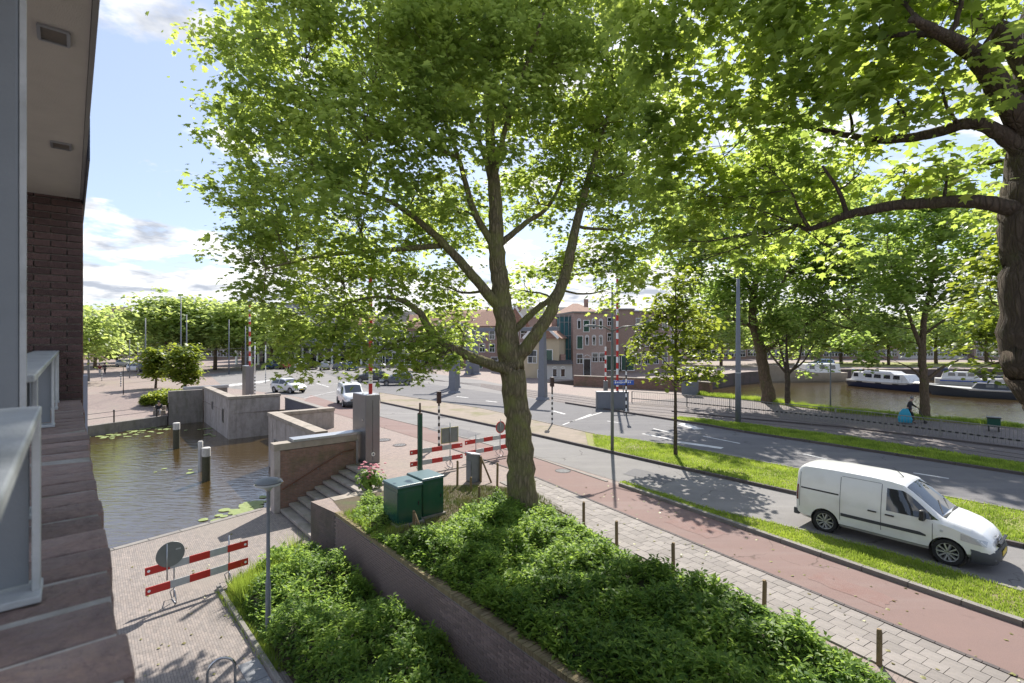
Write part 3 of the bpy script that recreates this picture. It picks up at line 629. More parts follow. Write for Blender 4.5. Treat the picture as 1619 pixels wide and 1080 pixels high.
# ------------------------------------------------------------------ bridge heads, stairs, walls
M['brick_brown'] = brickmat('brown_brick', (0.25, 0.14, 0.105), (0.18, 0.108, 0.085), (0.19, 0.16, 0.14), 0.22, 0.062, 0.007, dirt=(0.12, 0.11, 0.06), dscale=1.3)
M['brick_blue'] = brickmat('blue_brick', (0.13, 0.125, 0.145), (0.10, 0.095, 0.115), (0.17, 0.16, 0.16), 0.22, 0.065, 0.008)
def bridgehead(name, label, loc, ys, xs, mw, sgn):
    """parapet walls round an abutment: local x across, y along the road"""
    t = empty(name, (loc[0], loc[1], 0), RZ, label, 'abutment')
    y0, y1 = (0, ys) if ys > 0 else (ys, 0)
    MB().box((0.25, (y0 + y1) / 2, -0.75), (0.5, y1 - y0, 3.6)).build('wall', mw, t, bevel=0.02)
    yc = 0.25 * sgn
    MB().box((0.503 + (xs - 0.5) / 2, yc, -0.75), (xs - 0.5, 0.5, 3.594)).build('wall', mw, t, bevel=0.02)
    k = int((y1 - y0) / 0.9)
    for i in range(k):
        a = y0 - .05 + (y1 - y0 + .1) * i / k; b = y0 - .05 + (y1 - y0 + .1) * (i + 1) / k
        MB().box((0.24, (a + b) / 2, 1.16 + random.uniform(-.004, .004)), (0.60, b - a - 0.012, 0.20)).build('coping_stone', M['stone_cap'], t, bevel=0.015)
    k = int((xs - .5) / 0.9)
    for i in range(k):
        a = .55 + (xs - .5) * i / k; b = .55 + (xs - .5) * (i + 1) / k
        MB().box(((a + b) / 2, yc, 1.158 + random.uniform(-.004, .004)), (b - a - 0.012, 0.6, 0.196)).build('coping_stone', M['stone_cap'], t, bevel=0.015)
    for i in range(1, int((y1 - y0) / 2.4) + 1):
        yj = y0 + 2.4 * i
        if yj < y1 - .3: MB().box((-0.003, yj, -0.7), (0.012, 0.025, 3.2)).build('joint', M['concrete_dark'], t)
    return t
ab1 = bridgehead('bridge_abutment', 'pale concrete bridge parapet between the canal and the brown brick stair wall', (-14.3, 29.7), -8.1, 3.7, M['concrete'], -1)
ab2 = bridgehead('bridge_abutment', 'weathered concrete bridge block across the canal, dark slots in its side', (-21.0, 37.5), 10.5, 3.6, M['concrete'], 1)
def slot(par, y, z, w_, h_):
    f = MB(); 
    for dy in (-1, 1): f.box((-0.012, y + dy * (w_ / 2 + 0.03), z), (0.06, 0.06, h_ + 0.12))
    for dz in (-1, 1): f.box((-0.012, y, z + dz * (h_ / 2 + 0.03)), (0.06, w_, 0.06))
    fr = f.build('slot_frame', M['concrete_dark'], par)
    MB().box((-0.004, y, z), (0.02, w_, h_)).build('opening', M['black'], fr)
slot(ab1, -1.6, -0.55, 0.5, 0.75); slot(ab2, 2.0, -0.35, 0.55, 0.95); slot(ab2, 6.3, 0.0, 0.45, 0.55)
wl = empty('abutment_wall', (-27.8, 45.5, 0), RZ, 'dark concrete wing wall across the canal with metal strip on top', 'wall')
MB().box((-1.28, 0.30, -0.75), (2.56, 0.6, 3.5)).build('wall', M['concrete_dark'], wl, bevel=0.02)
MB().box((0.4, 0.9, 1.12), (3.6, 0.5, 0.24)).build('metal_coping', M['steel'], wl, bevel=0.01)
MB().box((0.4, 0.92, 0.45), (3.4, 0.4, 1.1)).build('backing', M['concrete_dark'], wl)
dw = empty('deck_parapet', (-11.9, 32.6, 0), math.atan2(39.9 - 32.6, -17.95 + 11.9), 'low bluish brick parapet on the bridge deck between both concrete abutments', 'wall')
MB().box((4.72, -0.2, 0.25), (9.4, 0.35, 1.3)).build('wall', M['brick_blue'], dw)
MB().box((4.72, -0.2, 0.93), (9.4, 0.42, 0.08)).build('coping', M['kerb'], dw, bevel=0.01)

# stone stairs between quay and bridge
st = empty('stone_stairs', (-9.43, 20.6, QZ), RZ, 'nine pale stone steps climbing from the quay to the bridge pavement', 'stairs')
for i in range(9):
    x0, z1 = 0.343 * i, (i + 1) * 1.5 / 9
    MB().box((x0 + 0.19, -2.0 + random.uniform(-.01, .01), z1 - 0.055), (0.42, 3.94, 0.11)).build('step', M['step_stone'], st, bevel=0.012)
    MB().box((x0 + 0.24, -2.0, z1 - 0.36), (0.34, 3.92, 0.5)).build('riser', M['concrete_dark'], st)
tw = empty('stair_wall', (-9.43, 20.6, QZ), RZ, 'brown brick wall beside the stone steps, steel plate on top', 'wall')
MB().box((1.6, 0.27, 1.25), (3.2, 0.5, 2.5)).build('brickwork', M['brick_brown'], tw)
MB().box((-0.12, 0.27, 1.27), (0.24, 0.54, 2.54)).build('end_stone', M['concrete'], tw, bevel=0.015)
MB().box((1.5, 0.27, 2.66), (3.5, 0.56, 0.28)).build('coping', M['stone_cap'], tw, bevel=0.015)
MB().box((2.05, 0.27, 2.86), (3.1, 0.66, 0.11)).build('steel_plate', M['steel'], tw, bevel=0.01)
MB().box((3.26, 0.2, 1.95), (0.10, 0.4, 1.2)).build('end_post', M['steel'], tw, bevel=0.01)
h_ = MB().tube([(0.05, -0.09, 0.95), (2.55, -0.09, 2.12), (3.05, -0.09, 2.16)], 0.026, 8).build('handrail', mat('rusty_rail', (0.16, 0.07, 0.04), (0.11, 0.055, 0.035), 9, 0.6, metal=0.3), tw, smooth=True)
for x, z in ((0.5, 1.12), (1.5, 1.6), (2.5, 2.06)): MB().tube([(x, 0.03, z - 0.06), (x, -0.09, z - 0.05), (x, -0.09, z)], 0.012, 6).build('bracket', M['lamp_grey'], tw)

# retaining wall of separate bricks between the two planting beds
M['rw_brick'] = mat('purple_brown_brick', (0.27, 0.195, 0.175), (0.19, 0.145, 0.135), 14, 0.9, 0.35, 90, rand=0.22)
M['mortar'] = mat('mortar', (0.26, 0.24, 0.215), (0.20, 0.185, 0.165), 12, 0.95, 0.3, 120)
M['moss_brick'] = mat('mossy_brick', (0.25, 0.18, 0.115), (0.17, 0.15, 0.07), 6, 0.95, 0.4, 70, rand=0.2)
rw = empty('retaining_wall', (RW0.x, RW0.y, QZ), math.atan2(RWD.y, RWD.x), 'long brown brick retaining wall running beside the lower shrubs', 'wall')
LW = 19.0; hw = 1.42
MB().box((LW / 2, 0.12, hw / 2), (LW, 0.2, hw)).build('mortar_core', M['mortar'], rw)
bl = []
for r_ in range(22):
    for k in range(int(LW / 0.222)):
        bl.append((k * 0.222 + (0.111 if r_ % 2 else 0.0) + 0.11, 0.018, 0.031 + r_ * 0.0625, 0))
tops = [(k * 0.075 + 0.04, 0.11, hw + 0.05, 1) for k in range(int(LW / 0.075))]
rwm = math.atan2(RWD.y, RWD.x)
def dist(b):                       # nearest to the balcony and not deep behind the shrubs
    p = RW0 + RWD * b[0]; vis = 0 if (b[2] > 0.75) else 6
    return p.length + vis + (0 if 1.5 < b[0] < 13 else 8)
bl.sort(key=dist)
brme = None; rest = MB()
for i, b in enumerate(bl):
    jit = random.uniform(-0.003, 0.003)
    if i < 300:
        if brme is None: o = MB().box((0, 0, 0), (0.21, 0.05, 0.052)).build('brick', M['rw_brick'], rw); brme = o.data
        else: o = bpy.data.objects.new('brick', brme); col.objects.link(o); o.parent = rw
        o.location = (b[0], b[1] + jit, b[2])
    else: rest.box((b[0], b[1] + jit, b[2]), (0.21, 0.05, 0.052))
rest.build('brickwork', M['rw_brick'], rw)['kind'] = 'stuff'
cpm = None
for i, b in enumerate(tops):
    if cpm is None: o = MB().box((0, 0, 0), (0.066, 0.235, 0.10)).build('coping_brick', M['moss_brick'], rw); cpm = o.data
    else: o = bpy.data.objects.new('coping_brick', cpm); col.objects.link(o); o.parent = rw
    o.location = (b[0], b[1], b[2] + random.uniform(-.006, .006))
    if i > 250: break
pr = empty('stair_pier', (-6.72, 17.45, QZ), RZ, 'stone block pier at the foot of the stairs with low side wall', 'pier')
for k in range(3): MB().box((0.2, -0.32, 0.24 + k * 0.485), (0.42 - 0.004 * k, 0.66, 0.477)).build('block', M['concrete'], pr, bevel=0.012)
MB().box((1.78, -0.2, 0.74), (2.7, 0.4, 1.42)).build('side_wall', M['concrete'], pr, bevel=0.015)
MB().box((1.8, -0.2, 1.485), (2.72, 0.46, 0.07)).build('coping', M['stone_cap'], pr, bevel=0.012)
# ================================================================== THE BALCONY WE STAND ON
DF = Vector((-0.657, 0.754)); RB = math.atan2(DF.y, DF.x)
M['cop_brick'] = mat('coping_brick', (0.29, 0.205, 0.175), (0.165, 0.122, 0.11), 16, 0.9, 1.0, 45, rand=0.25, c3=(0.30, 0.235, 0.21), scale3=7)
M['cop_mortar'] = mat('coping_mortar', (0.42, 0.40, 0.37), (0.25, 0.24, 0.21), 10, 0.95, 0.5, 80, c3=(0.12, 0.12, 0.06), scale3=4)
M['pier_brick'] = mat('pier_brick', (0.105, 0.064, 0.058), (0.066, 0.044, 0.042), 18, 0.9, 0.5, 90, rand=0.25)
bb = empty('apartment_building', (0, 0, 0), RB, 'brown brick apartment house with a balcony at the left edge of the picture', 'building')
MB().box((-0.5, 0.10, 1.66), (13.2, 0.26, 6.42)).build('parapet_wall', M['brick_brown'], bb)
cop = MB().box((0.0, 0.11, 4.985), (12.3, 0.352, 0.088)).build('coping', M['cop_mortar'], bb)
for i in range(-4, 35):
    x = 0.09 + i * 0.176; wj = random.uniform(-.006, .006)
    mb = MB(); mb.box((0, 0, 0), (0.161 + wj, 0.37 + random.uniform(-.012, .012), 0.095))
    o = mb.build('brick', M['cop_brick'], cop, bevel=0.007)
    o.location = (x + random.uniform(-.004, .004), 0.112 + random.uniform(-.006, .006), 4.985 + random.uniform(-.004, .004)); o.rotation_euler = (random.uniform(-.012, .012), random.uniform(-.02, .02), random.uniform(-.02, .02))
pier = MB().box((6.65, 0.30, 2.7), (0.98, 0.74, 8.34)).build('pier', M['mortar'], bb)
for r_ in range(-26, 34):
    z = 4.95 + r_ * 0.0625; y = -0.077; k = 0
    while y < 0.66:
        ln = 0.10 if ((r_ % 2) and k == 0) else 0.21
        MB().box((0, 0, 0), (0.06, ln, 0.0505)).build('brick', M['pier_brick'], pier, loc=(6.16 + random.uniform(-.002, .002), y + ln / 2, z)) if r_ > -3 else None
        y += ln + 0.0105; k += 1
MB().box((6.65, -0.0785, 3.0), (0.96, 0.012, 7.7)).build('pier_side', M['brick_brown'], bb)
so = MB().box((2.3, 0.62, 7.0), (11.0, 1.36, 0.235)).build('soffit', M['plaster'], bb)
MB().box((2.3, -0.072, 7.02), (11.0, 0.02, 0.29)).build('edge_strip', mat('edge_strip', (0.30, 0.29, 0.28), (0.24, 0.23, 0.23), 6, 0.6), so)
for s_, p_ in ((2.88, 0.055), (4.5, 0.05), (1.3, 0.055)):
    f = MB()
    for dx_, dy_, sx_, sy_ in ((-0.065, 0, 0.012, 0.10), (0.065, 0, 0.012, 0.10), (0, -0.047, 0.118, 0.012), (0, 0.047, 0.118, 0.012)): f.box((s_ + dx_, p_ + dy_, 6.878), (sx_, sy_, 0.012))
    fo = f.build('light_fitting', M['steel'], so)
    MB().box((s_, p_, 6.8805), (0.118, 0.084, 0.006)).build('recess', mat('fitting_recess', (0.16, 0.13, 0.10), (0.10, 0.085, 0.07), 20, 0.4), fo)
MB().box((5.9, -0.092, 6.99), (2.6, 0.016, 0.30)).build('gutter', M['dark_trim'], bb, bevel=0.005)
MB().box((7.2, -0.11, 4.35), (0.12, 0.05, 1.7)).build('drip_panel', mat('pale_panel', (0.42, 0.46, 0.55), (0.38, 0.41, 0.5), 4, 0.5), bb)
MB().box((2.05, 0.245, 5.96), (0.12, 0.27, 1.86)).build('window_post', M['alu_frame'], bb, bevel=0.008)
MB().box((2.0, 0.103, 5.96), (0.02, 0.014, 1.85)).build('post_bead', M['rail_paint'], bb)

ra = empty('balcony_railing', (0, 0, 5.03), RB, 'grey painted flat steel balcony railing on the brick coping', 'railing')
MB().box((4.1, 0.163, 0.45), (4.08, 0.165, 0.022)).build('handrail', M['rail_paint'], ra, bevel=0.004)
MB().box((0.5, 0.133, 0.405), (2.16, 0.165, 0.022)).build('handrail', M['rail_paint'], ra, bevel=0.004)
for xs in (1.545, 2.24, 4.42, 5.45, 6.02):
    hh = 0.394 if xs < 1.6 else 0.438
    oy = -0.03 if xs < 1.6 else 0.0
    pl = MB().box((xs, 0.163 + oy, 0.02 + hh / 2), (0.012, 0.125, hh - 0.02)).build('support_plate', M['alu_frame'], ra)
    for yy in (0.088, 0.238): MB().box((xs - 0.004, yy + oy, 0.012 + hh / 2), (0.05, 0.014, hh)).build('flange', M['rail_paint'], pl, bevel=0.003)
    MB().box((xs - 0.01, 0.163 + oy, 0.012), (0.11, 0.17, 0.016)).build('foot', M['rail_paint'], pl, bevel=0.003)
# ================================================================== STREET FURNITURE
def striped(parent, name, x, y, z0, z1, r, n, ma, mb_, first=0, seg=10):
    """a banded pole: a shaft with alternate sleeves"""
    MB().tube([(x, y, z0), (x, y, z1)], r * 0.97, seg).build(name, ma, parent, smooth=True, angle=40)
    for k in range(n):
        if k % 2 == first:
            a = z0 + (z1 - z0) * k / n; b = z0 + (z1 - z0) * (k + 1) / n
            MB().tube([(x, y, a), (x, y, b)], r, seg).build('band', mb_, parent, smooth=True, angle=40)

# --- steel barrier machine pillars with raised arms
def pillar(loc, label, arm_h, n):
    t = empty('barrier_pillar', loc, RZ, label, 'barrier', 'boom barriers of the bridge')
    b = MB().box((0.34, 0.72, 1.53), (0.68, 1.42, 3.06)).build('housing', M['pillar_steel'], t, bevel=0.012)
    MB().box((0.34, 0.72, 3.068), (0.64, 1.36, 0.03)).build('lid', M['steel'], t, bevel=0.006)
    for y, z in ((0.32, 1.95),): MB().tube([(-0.015, y, z), (0.02, y, z)], 0.055, 12).build('lock', M['stainless'], b)
    f = MB().tube([(0.36, -0.02, 0.42), (0.36, 0.02, 0.42)], 0.085, 16).build('emblem_disc', M['white'], b)
    MB().tube([(0.36, -0.028, 0.42), (0.36, 0.0, 0.42)], 0.05, 16).build('emblem_core', M['grey_paint'], f)
    MB().box((0.34, 0.001, 1.5), (0.012, 0.004, 2.7)).build('door_seam', M['black'], b)
    s_ = empty('arm', (0.42, 0.42, 3.05), 0, parent=t)
    striped(s_, 'arm_shaft', 0, 0, 0, arm_h, 0.085, n, M['white'], M['red'])
    return t
pillar(G(578, 735), 'tall brushed steel barrier pillar beside the stair wall, red and white boom upright', 5.5, 11)
p2 = pillar((-24.2, 46.0, 0.0), 'distant grey barrier pillar across the canal with an upright red and white boom', 6.8, 15)

# --- red and white work barriers
def plank(par, p0, p1, z, h=0.2):
    """one barrier board: alternating red and reflective panels with end holes"""
    d = Vector((p1[0] - p0[0], p1[1] - p0[1], 0)); Lg = d.length; d.normalize(); an = math.atan2(d.y, d.x)
    t = empty('board', (p0[0], p0[1], z), an, parent=par)
    fr = (0, .22, .40, .60, .78, 1.0)
    for k in range(5):
        a, b = fr[k] * Lg, fr[k + 1] * Lg
        MB().box(((a + b) / 2, 0, 0), (b - a - 0.004, 0.024 if k % 2 == 0 else 0.022, h)).build('panel', M['red'] if k % 2 == 0 else M['barrier_grey'], t, bevel=0.003)
    for x in (0.08, Lg - 0.08):
        MB().tube([(x, -0.0145, 0), (x, 0.0145, 0)], 0.035, 12).build('hole_ring', M['white'], t)
def trestle(par, x, y, h, ang=0.0, fold=0.3):
    MB().tube([(x, y, 0.12), (x, y, h)], 0.02, 8).build('post', M['steel'], par, smooth=True)
    c, s_ = math.cos(ang), math.sin(ang)
    mb = MB()
    for sg in (-1, 1):
        q = [(x, y, 0.36), (x + sg * fold * c - 0.04 * s_, y + sg * fold * s_, 0.17), (x + sg * fold * 0.62 * c, y + sg * fold * 0.62 * s_, 0.015)]
        mb.tube(q, 0.015, 6)
    mb.tube([(x - fold * 0.62 * c, y - fold * 0.62 * s_, 0.015), (x + fold * 0.62 * c, y + fold * 0.62 * s_, 0.015)], 0.013, 6)
    mb.build('foot', M['steel'], par, smooth=True)
def barrier(label, a, b, z, posts, loc_h=1.35, lower=0.5, upper=1.02, group='red and white work barriers'):
    a, b = Vector(a), Vector(b); c = a
    t = empty('work_barrier', (a.x, a.y, z), 0, label, 'barrier', group)
    d = (b - a)
    plank(t, (0, 0), (d.x, d.y), upper); plank(t, (0.01, 0.0), (d.x + .01, d.y), lower)
    nrm = Vector((-d.y, d.x)).normalized()
    for f_ in posts: trestle(t, d.x * f_ + nrm.x * 0.03, d.y * f_ + nrm.y * 0.03, loc_h, math.atan2(nrm.y, nrm.x))
    return t, d, nrm
# on the quay
pa, pb = P(229, 903, 13.15), P(392, 853, 15.0)
bt, d, nrm = barrier('red and white barrier on the lower quay with round grey sign', (pa.x, pa.y), (pb.x, pb.y), QZ, (0.26, 0.80), 1.38)
sp = Vector((0, 0)) + Vector((d.x, d.y)) * 0.215
MB().tube([(sp.x - 0.02, sp.y - 0.06, 0.65), (sp.x - 0.02, sp.y - 0.06, 1.62)], 0.018, 8).build('sign_post', M['steel'], bt, smooth=True)
an = math.atan2(d.y, d.x)
rot = Matrix.Rotation(an, 3, 'Z') @ Matrix.Rotation(R(90), 3, 'X')
sg = MB().lathe([(0.0, -0.008), (0.33, -0.008), (0.335, 0.0), (0.33, 0.008), (0.0, 0.008)], (sp.x + 0.03, sp.y, 1.32), 32, rot).build('round_sign', M['sign_back'], bt)
MB().box((sp.x + 0.2 * math.cos(an) + 0.02, sp.y + 0.2 * math.sin(an) - 0.02, 1.42), (0.12, 0.004, 0.035), an).build('sticker', M['barrier_grey'], sg)
# on the bridge pavement
pa, pb = P(648, 718, 20.75), P(731, 705, 22.3)
bt, d, nrm = barrier('red and white barrier behind the green cabinets with a square sign', (pa.x, pa.y), (pb.x, pb.y), 0, (0.2, 0.76), 1.05, 0.42, 0.90)
x, y = d.x * 0.76 + nrm.x * 0.03, d.y * 0.76 + nrm.y * 0.03
MB().tube([(x, y, 1.0), (x, y, 1.95)], 0.02, 8).build('sign_post', M['steel'], bt, smooth=True)
an = math.atan2(d.y, d.x)
sb = MB().box((x - 0.02, y + 0.02, 1.40), (0.86, 0.02, 0.66), an).build('square_sign', M['sign_back'], bt, bevel=0.01)
fb = MB(); ct, sn = math.cos(an), math.sin(an)
for u_, v_, su, sv in ((-.42, 0, .03, .68), (.42, 0, .03, .68), (0, -.325, .82, .03), (0, .325, .82, .03)): fb.box((x - 0.02 + u_ * ct, y + 0.02 + u_ * sn, 1.40 + v_), (su, 0.026, sv), an)
fb.build('sign_rim', mat('rim_yellow', (0.42, 0.37, 0.16), (0.36, 0.32, 0.14), 5, 0.5), sb)
pa, pb = P(735, 703, 22.75), P(806, 688, 24.5)
bt, d, nrm = barrier('red and white barrier beside the big tree trunk, with small round sign', (pa.x, pa.y), (pb.x, pb.y), 0, (0.24, 0.78), 1.2, 0.42, 0.90)
x, y = d.x * 0.78, d.y * 0.78; an = math.atan2(d.y, d.x)
MB().tube([(x, y, 1.1), (x, y, 1.75)], 0.018, 8).build('sign_post', M['steel'], bt, smooth=True)
rot = Matrix.Rotation(an, 3, 'Z') @ Matrix.Rotation(R(90), 3, 'X')
sg = MB().lathe([(0.0, -0.008), (0.28, -0.008), (0.28, 0.008), (0.0, 0.008)], (x, y + 0.03, 1.36), 28, rot).build('round_sign', M['sign_back'], bt)
MB().lathe([(0.24, 0.012), (0.24, -0.012), (0.285, -0.012), (0.285, 0.012), (0.24, 0.012)], (x, y + 0.03, 1.36), 28, rot, cap=False).build('sign_rim', M['red'], sg)

# --- green electrical cabinets
def cabinet(loc, wx, wy, h, label):
    t = empty('utility_cabinet', loc, RZ, label, 'cabinet', 'green utility cabinets')
    MB().box((wx / 2, wy / 2, 0.03), (wx + 0.12, wy + 0.12, 0.10)).build('plinth', M['kerb'], t, bevel=0.01)
    b = MB().box((wx / 2, wy / 2, 0.08 + (h - 0.16) / 2), (wx, wy, h - 0.16)).build('body', M['cab_green'], t, bevel=0.012)
    MB().box((wx / 2, -0.003, 0.08 + (h - 0.16) / 2 - 0.03), (wx - 0.06, 0.01, h - 0.34)).build('door', M['cab_green'], b, bevel=0.004)
    MB().box((-0.003, wy / 2, 0.08 + (h - 0.16) / 2 - 0.03), (0.01, wy - 0.06, h - 0.34)).build('side_panel', M['cab_green'], b, bevel=0.004)
    MB().box((wx / 2, wy / 2, h - 0.045), (wx + 0.07, wy + 0.07, 0.075), top=(0.965, 0.965)).build('lid', M['cab_top'], t, bevel=0.012)
    MB().box((wx * 0.85, -0.015, h * 0.5), (0.03, 0.03, 0.12)).build('handle', M['black'], t, bevel=0.005)
c0 = G(629, 836)
cabinet(c0, 0.80, 0.95, 1.24, 'dark green utility cabinet nearest the stairs, in front of the green post')
c1 = c0 + Vector((N2.x, N2.y, 0)) * 0.93 + Vector((U2.x, U2.y, 0)) * 0.18
cabinet(c1, 0.76, 0.95, 1.26, 'dark green utility cabinet nearer the big tree trunk, lid slightly higher')

t = empty('green_post', P(664, 740, 20.4) * Vector((1, 1, 0)), 0, 'thick dark green steel post with thin pipe on top, behind cabinets', 'post')
t.location.z = 0
MB().tube([(0, 0, 0), (0, 0, 2.55)], 0.105, 16).build('shaft', M['cab_green'], t, smooth=True, angle=40)
MB().lathe([(0.105, 2.55), (0.09, 2.6), (0.04, 2.61), (0.035, 3.0), (0.0, 3.0)], (0, 0, 0), 14).build('top_pipe', mat('rusty_pipe', (0.09, 0.05, 0.035), (0.06, 0.04, 0.03), 9, 0.6), t, smooth=True, angle=40)

# --- black and white posts and traffic lights
def traffic_light(loc, label, hgt, head=True, red=False, group='black and white traffic light posts', bw=None, rz=0.0, upper=None):
    t = empty('traffic_light' if head else 'banded_post', loc, rz, label, 'traffic light' if head else 'post', group)
    bw = bw or hgt - 0.6
    striped(t, 'pole', 0, 0, 0, bw, 0.055, 12, M['white'], M['black'])
    if upper: MB().tube([(0, 0, bw), (0, 0, hgt)], 0.05, 10).build('upper_pole', upper, t, smooth=True)
    else: MB().tube([(0, 0, bw), (0, 0, hgt - 0.55)], 0.05, 10).build('upper_pole', M['black'], t, smooth=True)
    if head:
        hd = MB().box((0, 0, hgt - 0.3), (0.22, 0.2, 0.62)).build('head', mat('signal_housing', (0.05, 0.022, 0.018), (0.035, 0.02, 0.018), 9, 0.5), t, bevel=0.02)
        for k in range(3):
            v = MB().tube([(0, 0.10, hgt - 0.10 - k * 0.2), (0, 0.24, hgt - 0.11 - k * 0.2)], 0.075, 12, cap=False).build('visor', M['black'], hd)
            MB().lathe([(0, 0), (0.07, 0)], (0, 0.105, hgt - 0.10 - k * 0.2), 12, Matrix.Rotation(R(-90), 3, 'X')).build('lens', [M['red'], M['yellow'], M['cab_green']][k], v)
    return t
traffic_light(G(694, 706), 'traffic light on banded black and white post behind the work barriers', 2.85, bw=2.1, rz=R(20))
traffic_light(G(873, 672.5), 'traffic light on banded post on the sandy median right of the trunk', 3.1, bw=2.0, rz=R(20))
traffic_light(G(403, 624), 'white topped banded pole standing behind the far concrete parapet', 5.2, False, bw=1.95, upper=M['white'])
traffic_light(G(420, 606), 'tall white signal pole on the small island behind the white hatchback', 5.4, True, bw=1.3, upper=M['white'])
traffic_light(G(990, 657), 'banded pole with black signal beside the grey twin cabinets', 5.0, True, bw=3.2)
traffic_light(G(191, 611), 'short white and black post near the far left crossing', 2.0, False, bw=1.6)
traffic_light(G(161, 602), 'short banded post on the far left road beside the walkers', 1.7, False, bw=1.3)

# --- wooden stakes round the planting bed
stk = [(923, 832, .72), (975, 868, .74), (1065, 912, .80), (1208, 965, .62), (1390, 1052, .62), (723, 768, .95), (745, 776, .5), (760, 762, 1.0), (786, 772, .95), (757, 800, .65), (654, 842, .62)]
stl = ['stake at sidewalk edge nearest the big tree trunk', 'second stake from the big trunk along the sidewalk edge', 'third stake from the big trunk along the sidewalk edge',
       'fourth stake from the big trunk along the sidewalk edge', 'nearest stake at the bottom of the picture by the sidewalk', 'stake left of the grey bin', 'short stake in front of the grey bin',
       'leaning pair of stakes right of the grey bin', 'stake between grey bin and the big trunk', 'stake in dry grass right of the green cabinets', 'stake in front of the green cabinets']
for (x, y, h), lb in zip(stk, stl):
    t = empty('wooden_stake', G(x, y), random.uniform(0, 3), 'weathered wooden ' + lb, 'stake', 'wooden stakes round the planting bed')
    MB().tube([(0, 0, -0.1), (random.uniform(-.02, .02), random.uniform(-.02, .02), h * 0.94), (0, 0, h)], [0.045, 0.043, 0.034], 9).build('shaft', M['wood'], t, smooth=True, angle=40)
    MB().lathe([(0.035, h), (0.0, h + 0.012)], (0, 0, 0), 9).build('top', mat('cut_wood', (0.30, 0.22, 0.12), (0.24, 0.17, 0.1), 20, 0.9), t)
    if 'leaning' in lb or 'in front of the green' in lb:
        t.rotation_euler = (0, 0, 0); MB().tube([(0.0, 0.03, h * 0.97), (0.42 * h, -0.1, 0.0)], 0.035, 8).build('brace', M['wood'], t, smooth=True)

# --- grey parking ticket bin
t = empty('street_cabinet', G(748, 761), RZ, 'small dark grey street cabinet among the stakes behind the green cabinets', 'cabinet')
MB().side([(-0.2, 0), (0.2, 0), (0.2, 1.02), (-0.2, 1.1)], -0.2, 0.2).build('body', M['lamp_grey'], t, bevel=0.02, fixn=True)
MB().box((0, 0, 1.085), (0.46, 0.46, 0.05), rot=Matrix.Rotation(R(11), 3, 'Y')).build('lid', M['steel'], t, bevel=0.01)
MB().box((-0.21, 0, 0.45), (0.012, 0.3, 0.75)).build('door', M['grey_paint'], t, bevel=0.004)

# --- quay lamp with shallow bowl
lp = G(424, 968, -0.95); t = empty('quay_lamp', (lp.x, lp.y, QZ), 0, 'grey lamp post with a shallow dish head in the lower shrubs', 'street lamp')
MB().tube([(0, 0, 0), (0, 0, 1.3), (0, 0, 1.32), (0, 0, 3.52)], [0.062, 0.06, 0.045, 0.038], 12).build('post', M['lamp_grey'], t, smooth=True, angle=40)
MB().lathe([(0.05, 3.45), (0.10, 3.52), (0.29, 3.60), (0.305, 3.66)], (0, 0, 0), 28).build('bowl', mat('opal_bowl', (0.52, 0.53, 0.53), (0.45, 0.46, 0.46), 4, 0.3), t, smooth=True)
MB().lathe([(0.315, 3.655), (0.315, 3.685), (0.22, 3.73), (0.08, 3.76), (0.0, 3.765)], (0, 0, 0), 28).build('cap', M['lamp_grey'], t, smooth=True)
for k in range(3):
    MB().tube([(0.31 * math.cos(k * 2.1), 0.31 * math.sin(k * 2.1), 3.67), (0.36 * math.cos(k * 2.1), 0.36 * math.sin(k * 2.1), 3.68)], 0.02, 6).build('clip', M['stainless'], t)

# --- bicycle hoop
hp = P(350, 1040, 10.06); t = empty('bicycle_hoop', (hp.x, hp.y, QZ), R(30), 'stainless steel bicycle hoop at the bottom left of the quay', 'bicycle rack')
pts = [(-0.24, 0, -.1), (-0.24, 0, 0.5)] + [(-0.24 * math.cos(a), 0, 0.5 + 0.24 * math.sin(a)) for a in [k * math.pi / 10 for k in range(1, 10)]] + [(0.24, 0, 0.5), (0.24, 0, -.1)]
MB().tube(pts, 0.025, 10).build('hoop', M['stainless'], t, smooth=True)
for x in (-.24, .24): MB().lathe([(0.05, 0), (0.05, 0.012), (0.026, 0.015)], (x, 0, 0), 14).build('base_plate', M['stainless'], t)

# --- mooring posts in the canal
for (px, py, h, r_, lb) in ((279, 709, 1.75, .2, 'mooring post with white cap nearest the far bank'), (326, 760, 1.75, .2, 'thick mooring post with white cap, nearest the quay'), (317, 745, 1.7, .12, 'thin white mooring post just behind the thick one')):
    q = G(px, py, WZ); t = empty('mooring_post', q, random.random(), 'weathered ' + lb, 'post', 'mooring posts in the canal')
    MB().tube([(0, 0, -1), (0, 0, h - 0.45)], r_, 12, wob=0.04).build('pile', M['mooring'] if r_ > .15 else M['steel'], t, smooth=True, angle=50)
    MB().lathe([(r_ * 1.04, h - 0.46), (r_ * 1.04, h - 0.02), (r_ * .9, h), (0, h)], (0, 0, 0), 14).build('cap', mat('white_band', (0.55, 0.53, 0.5), (0.40, 0.38, 0.35), 9, 0.7), t, smooth=True, angle=40)

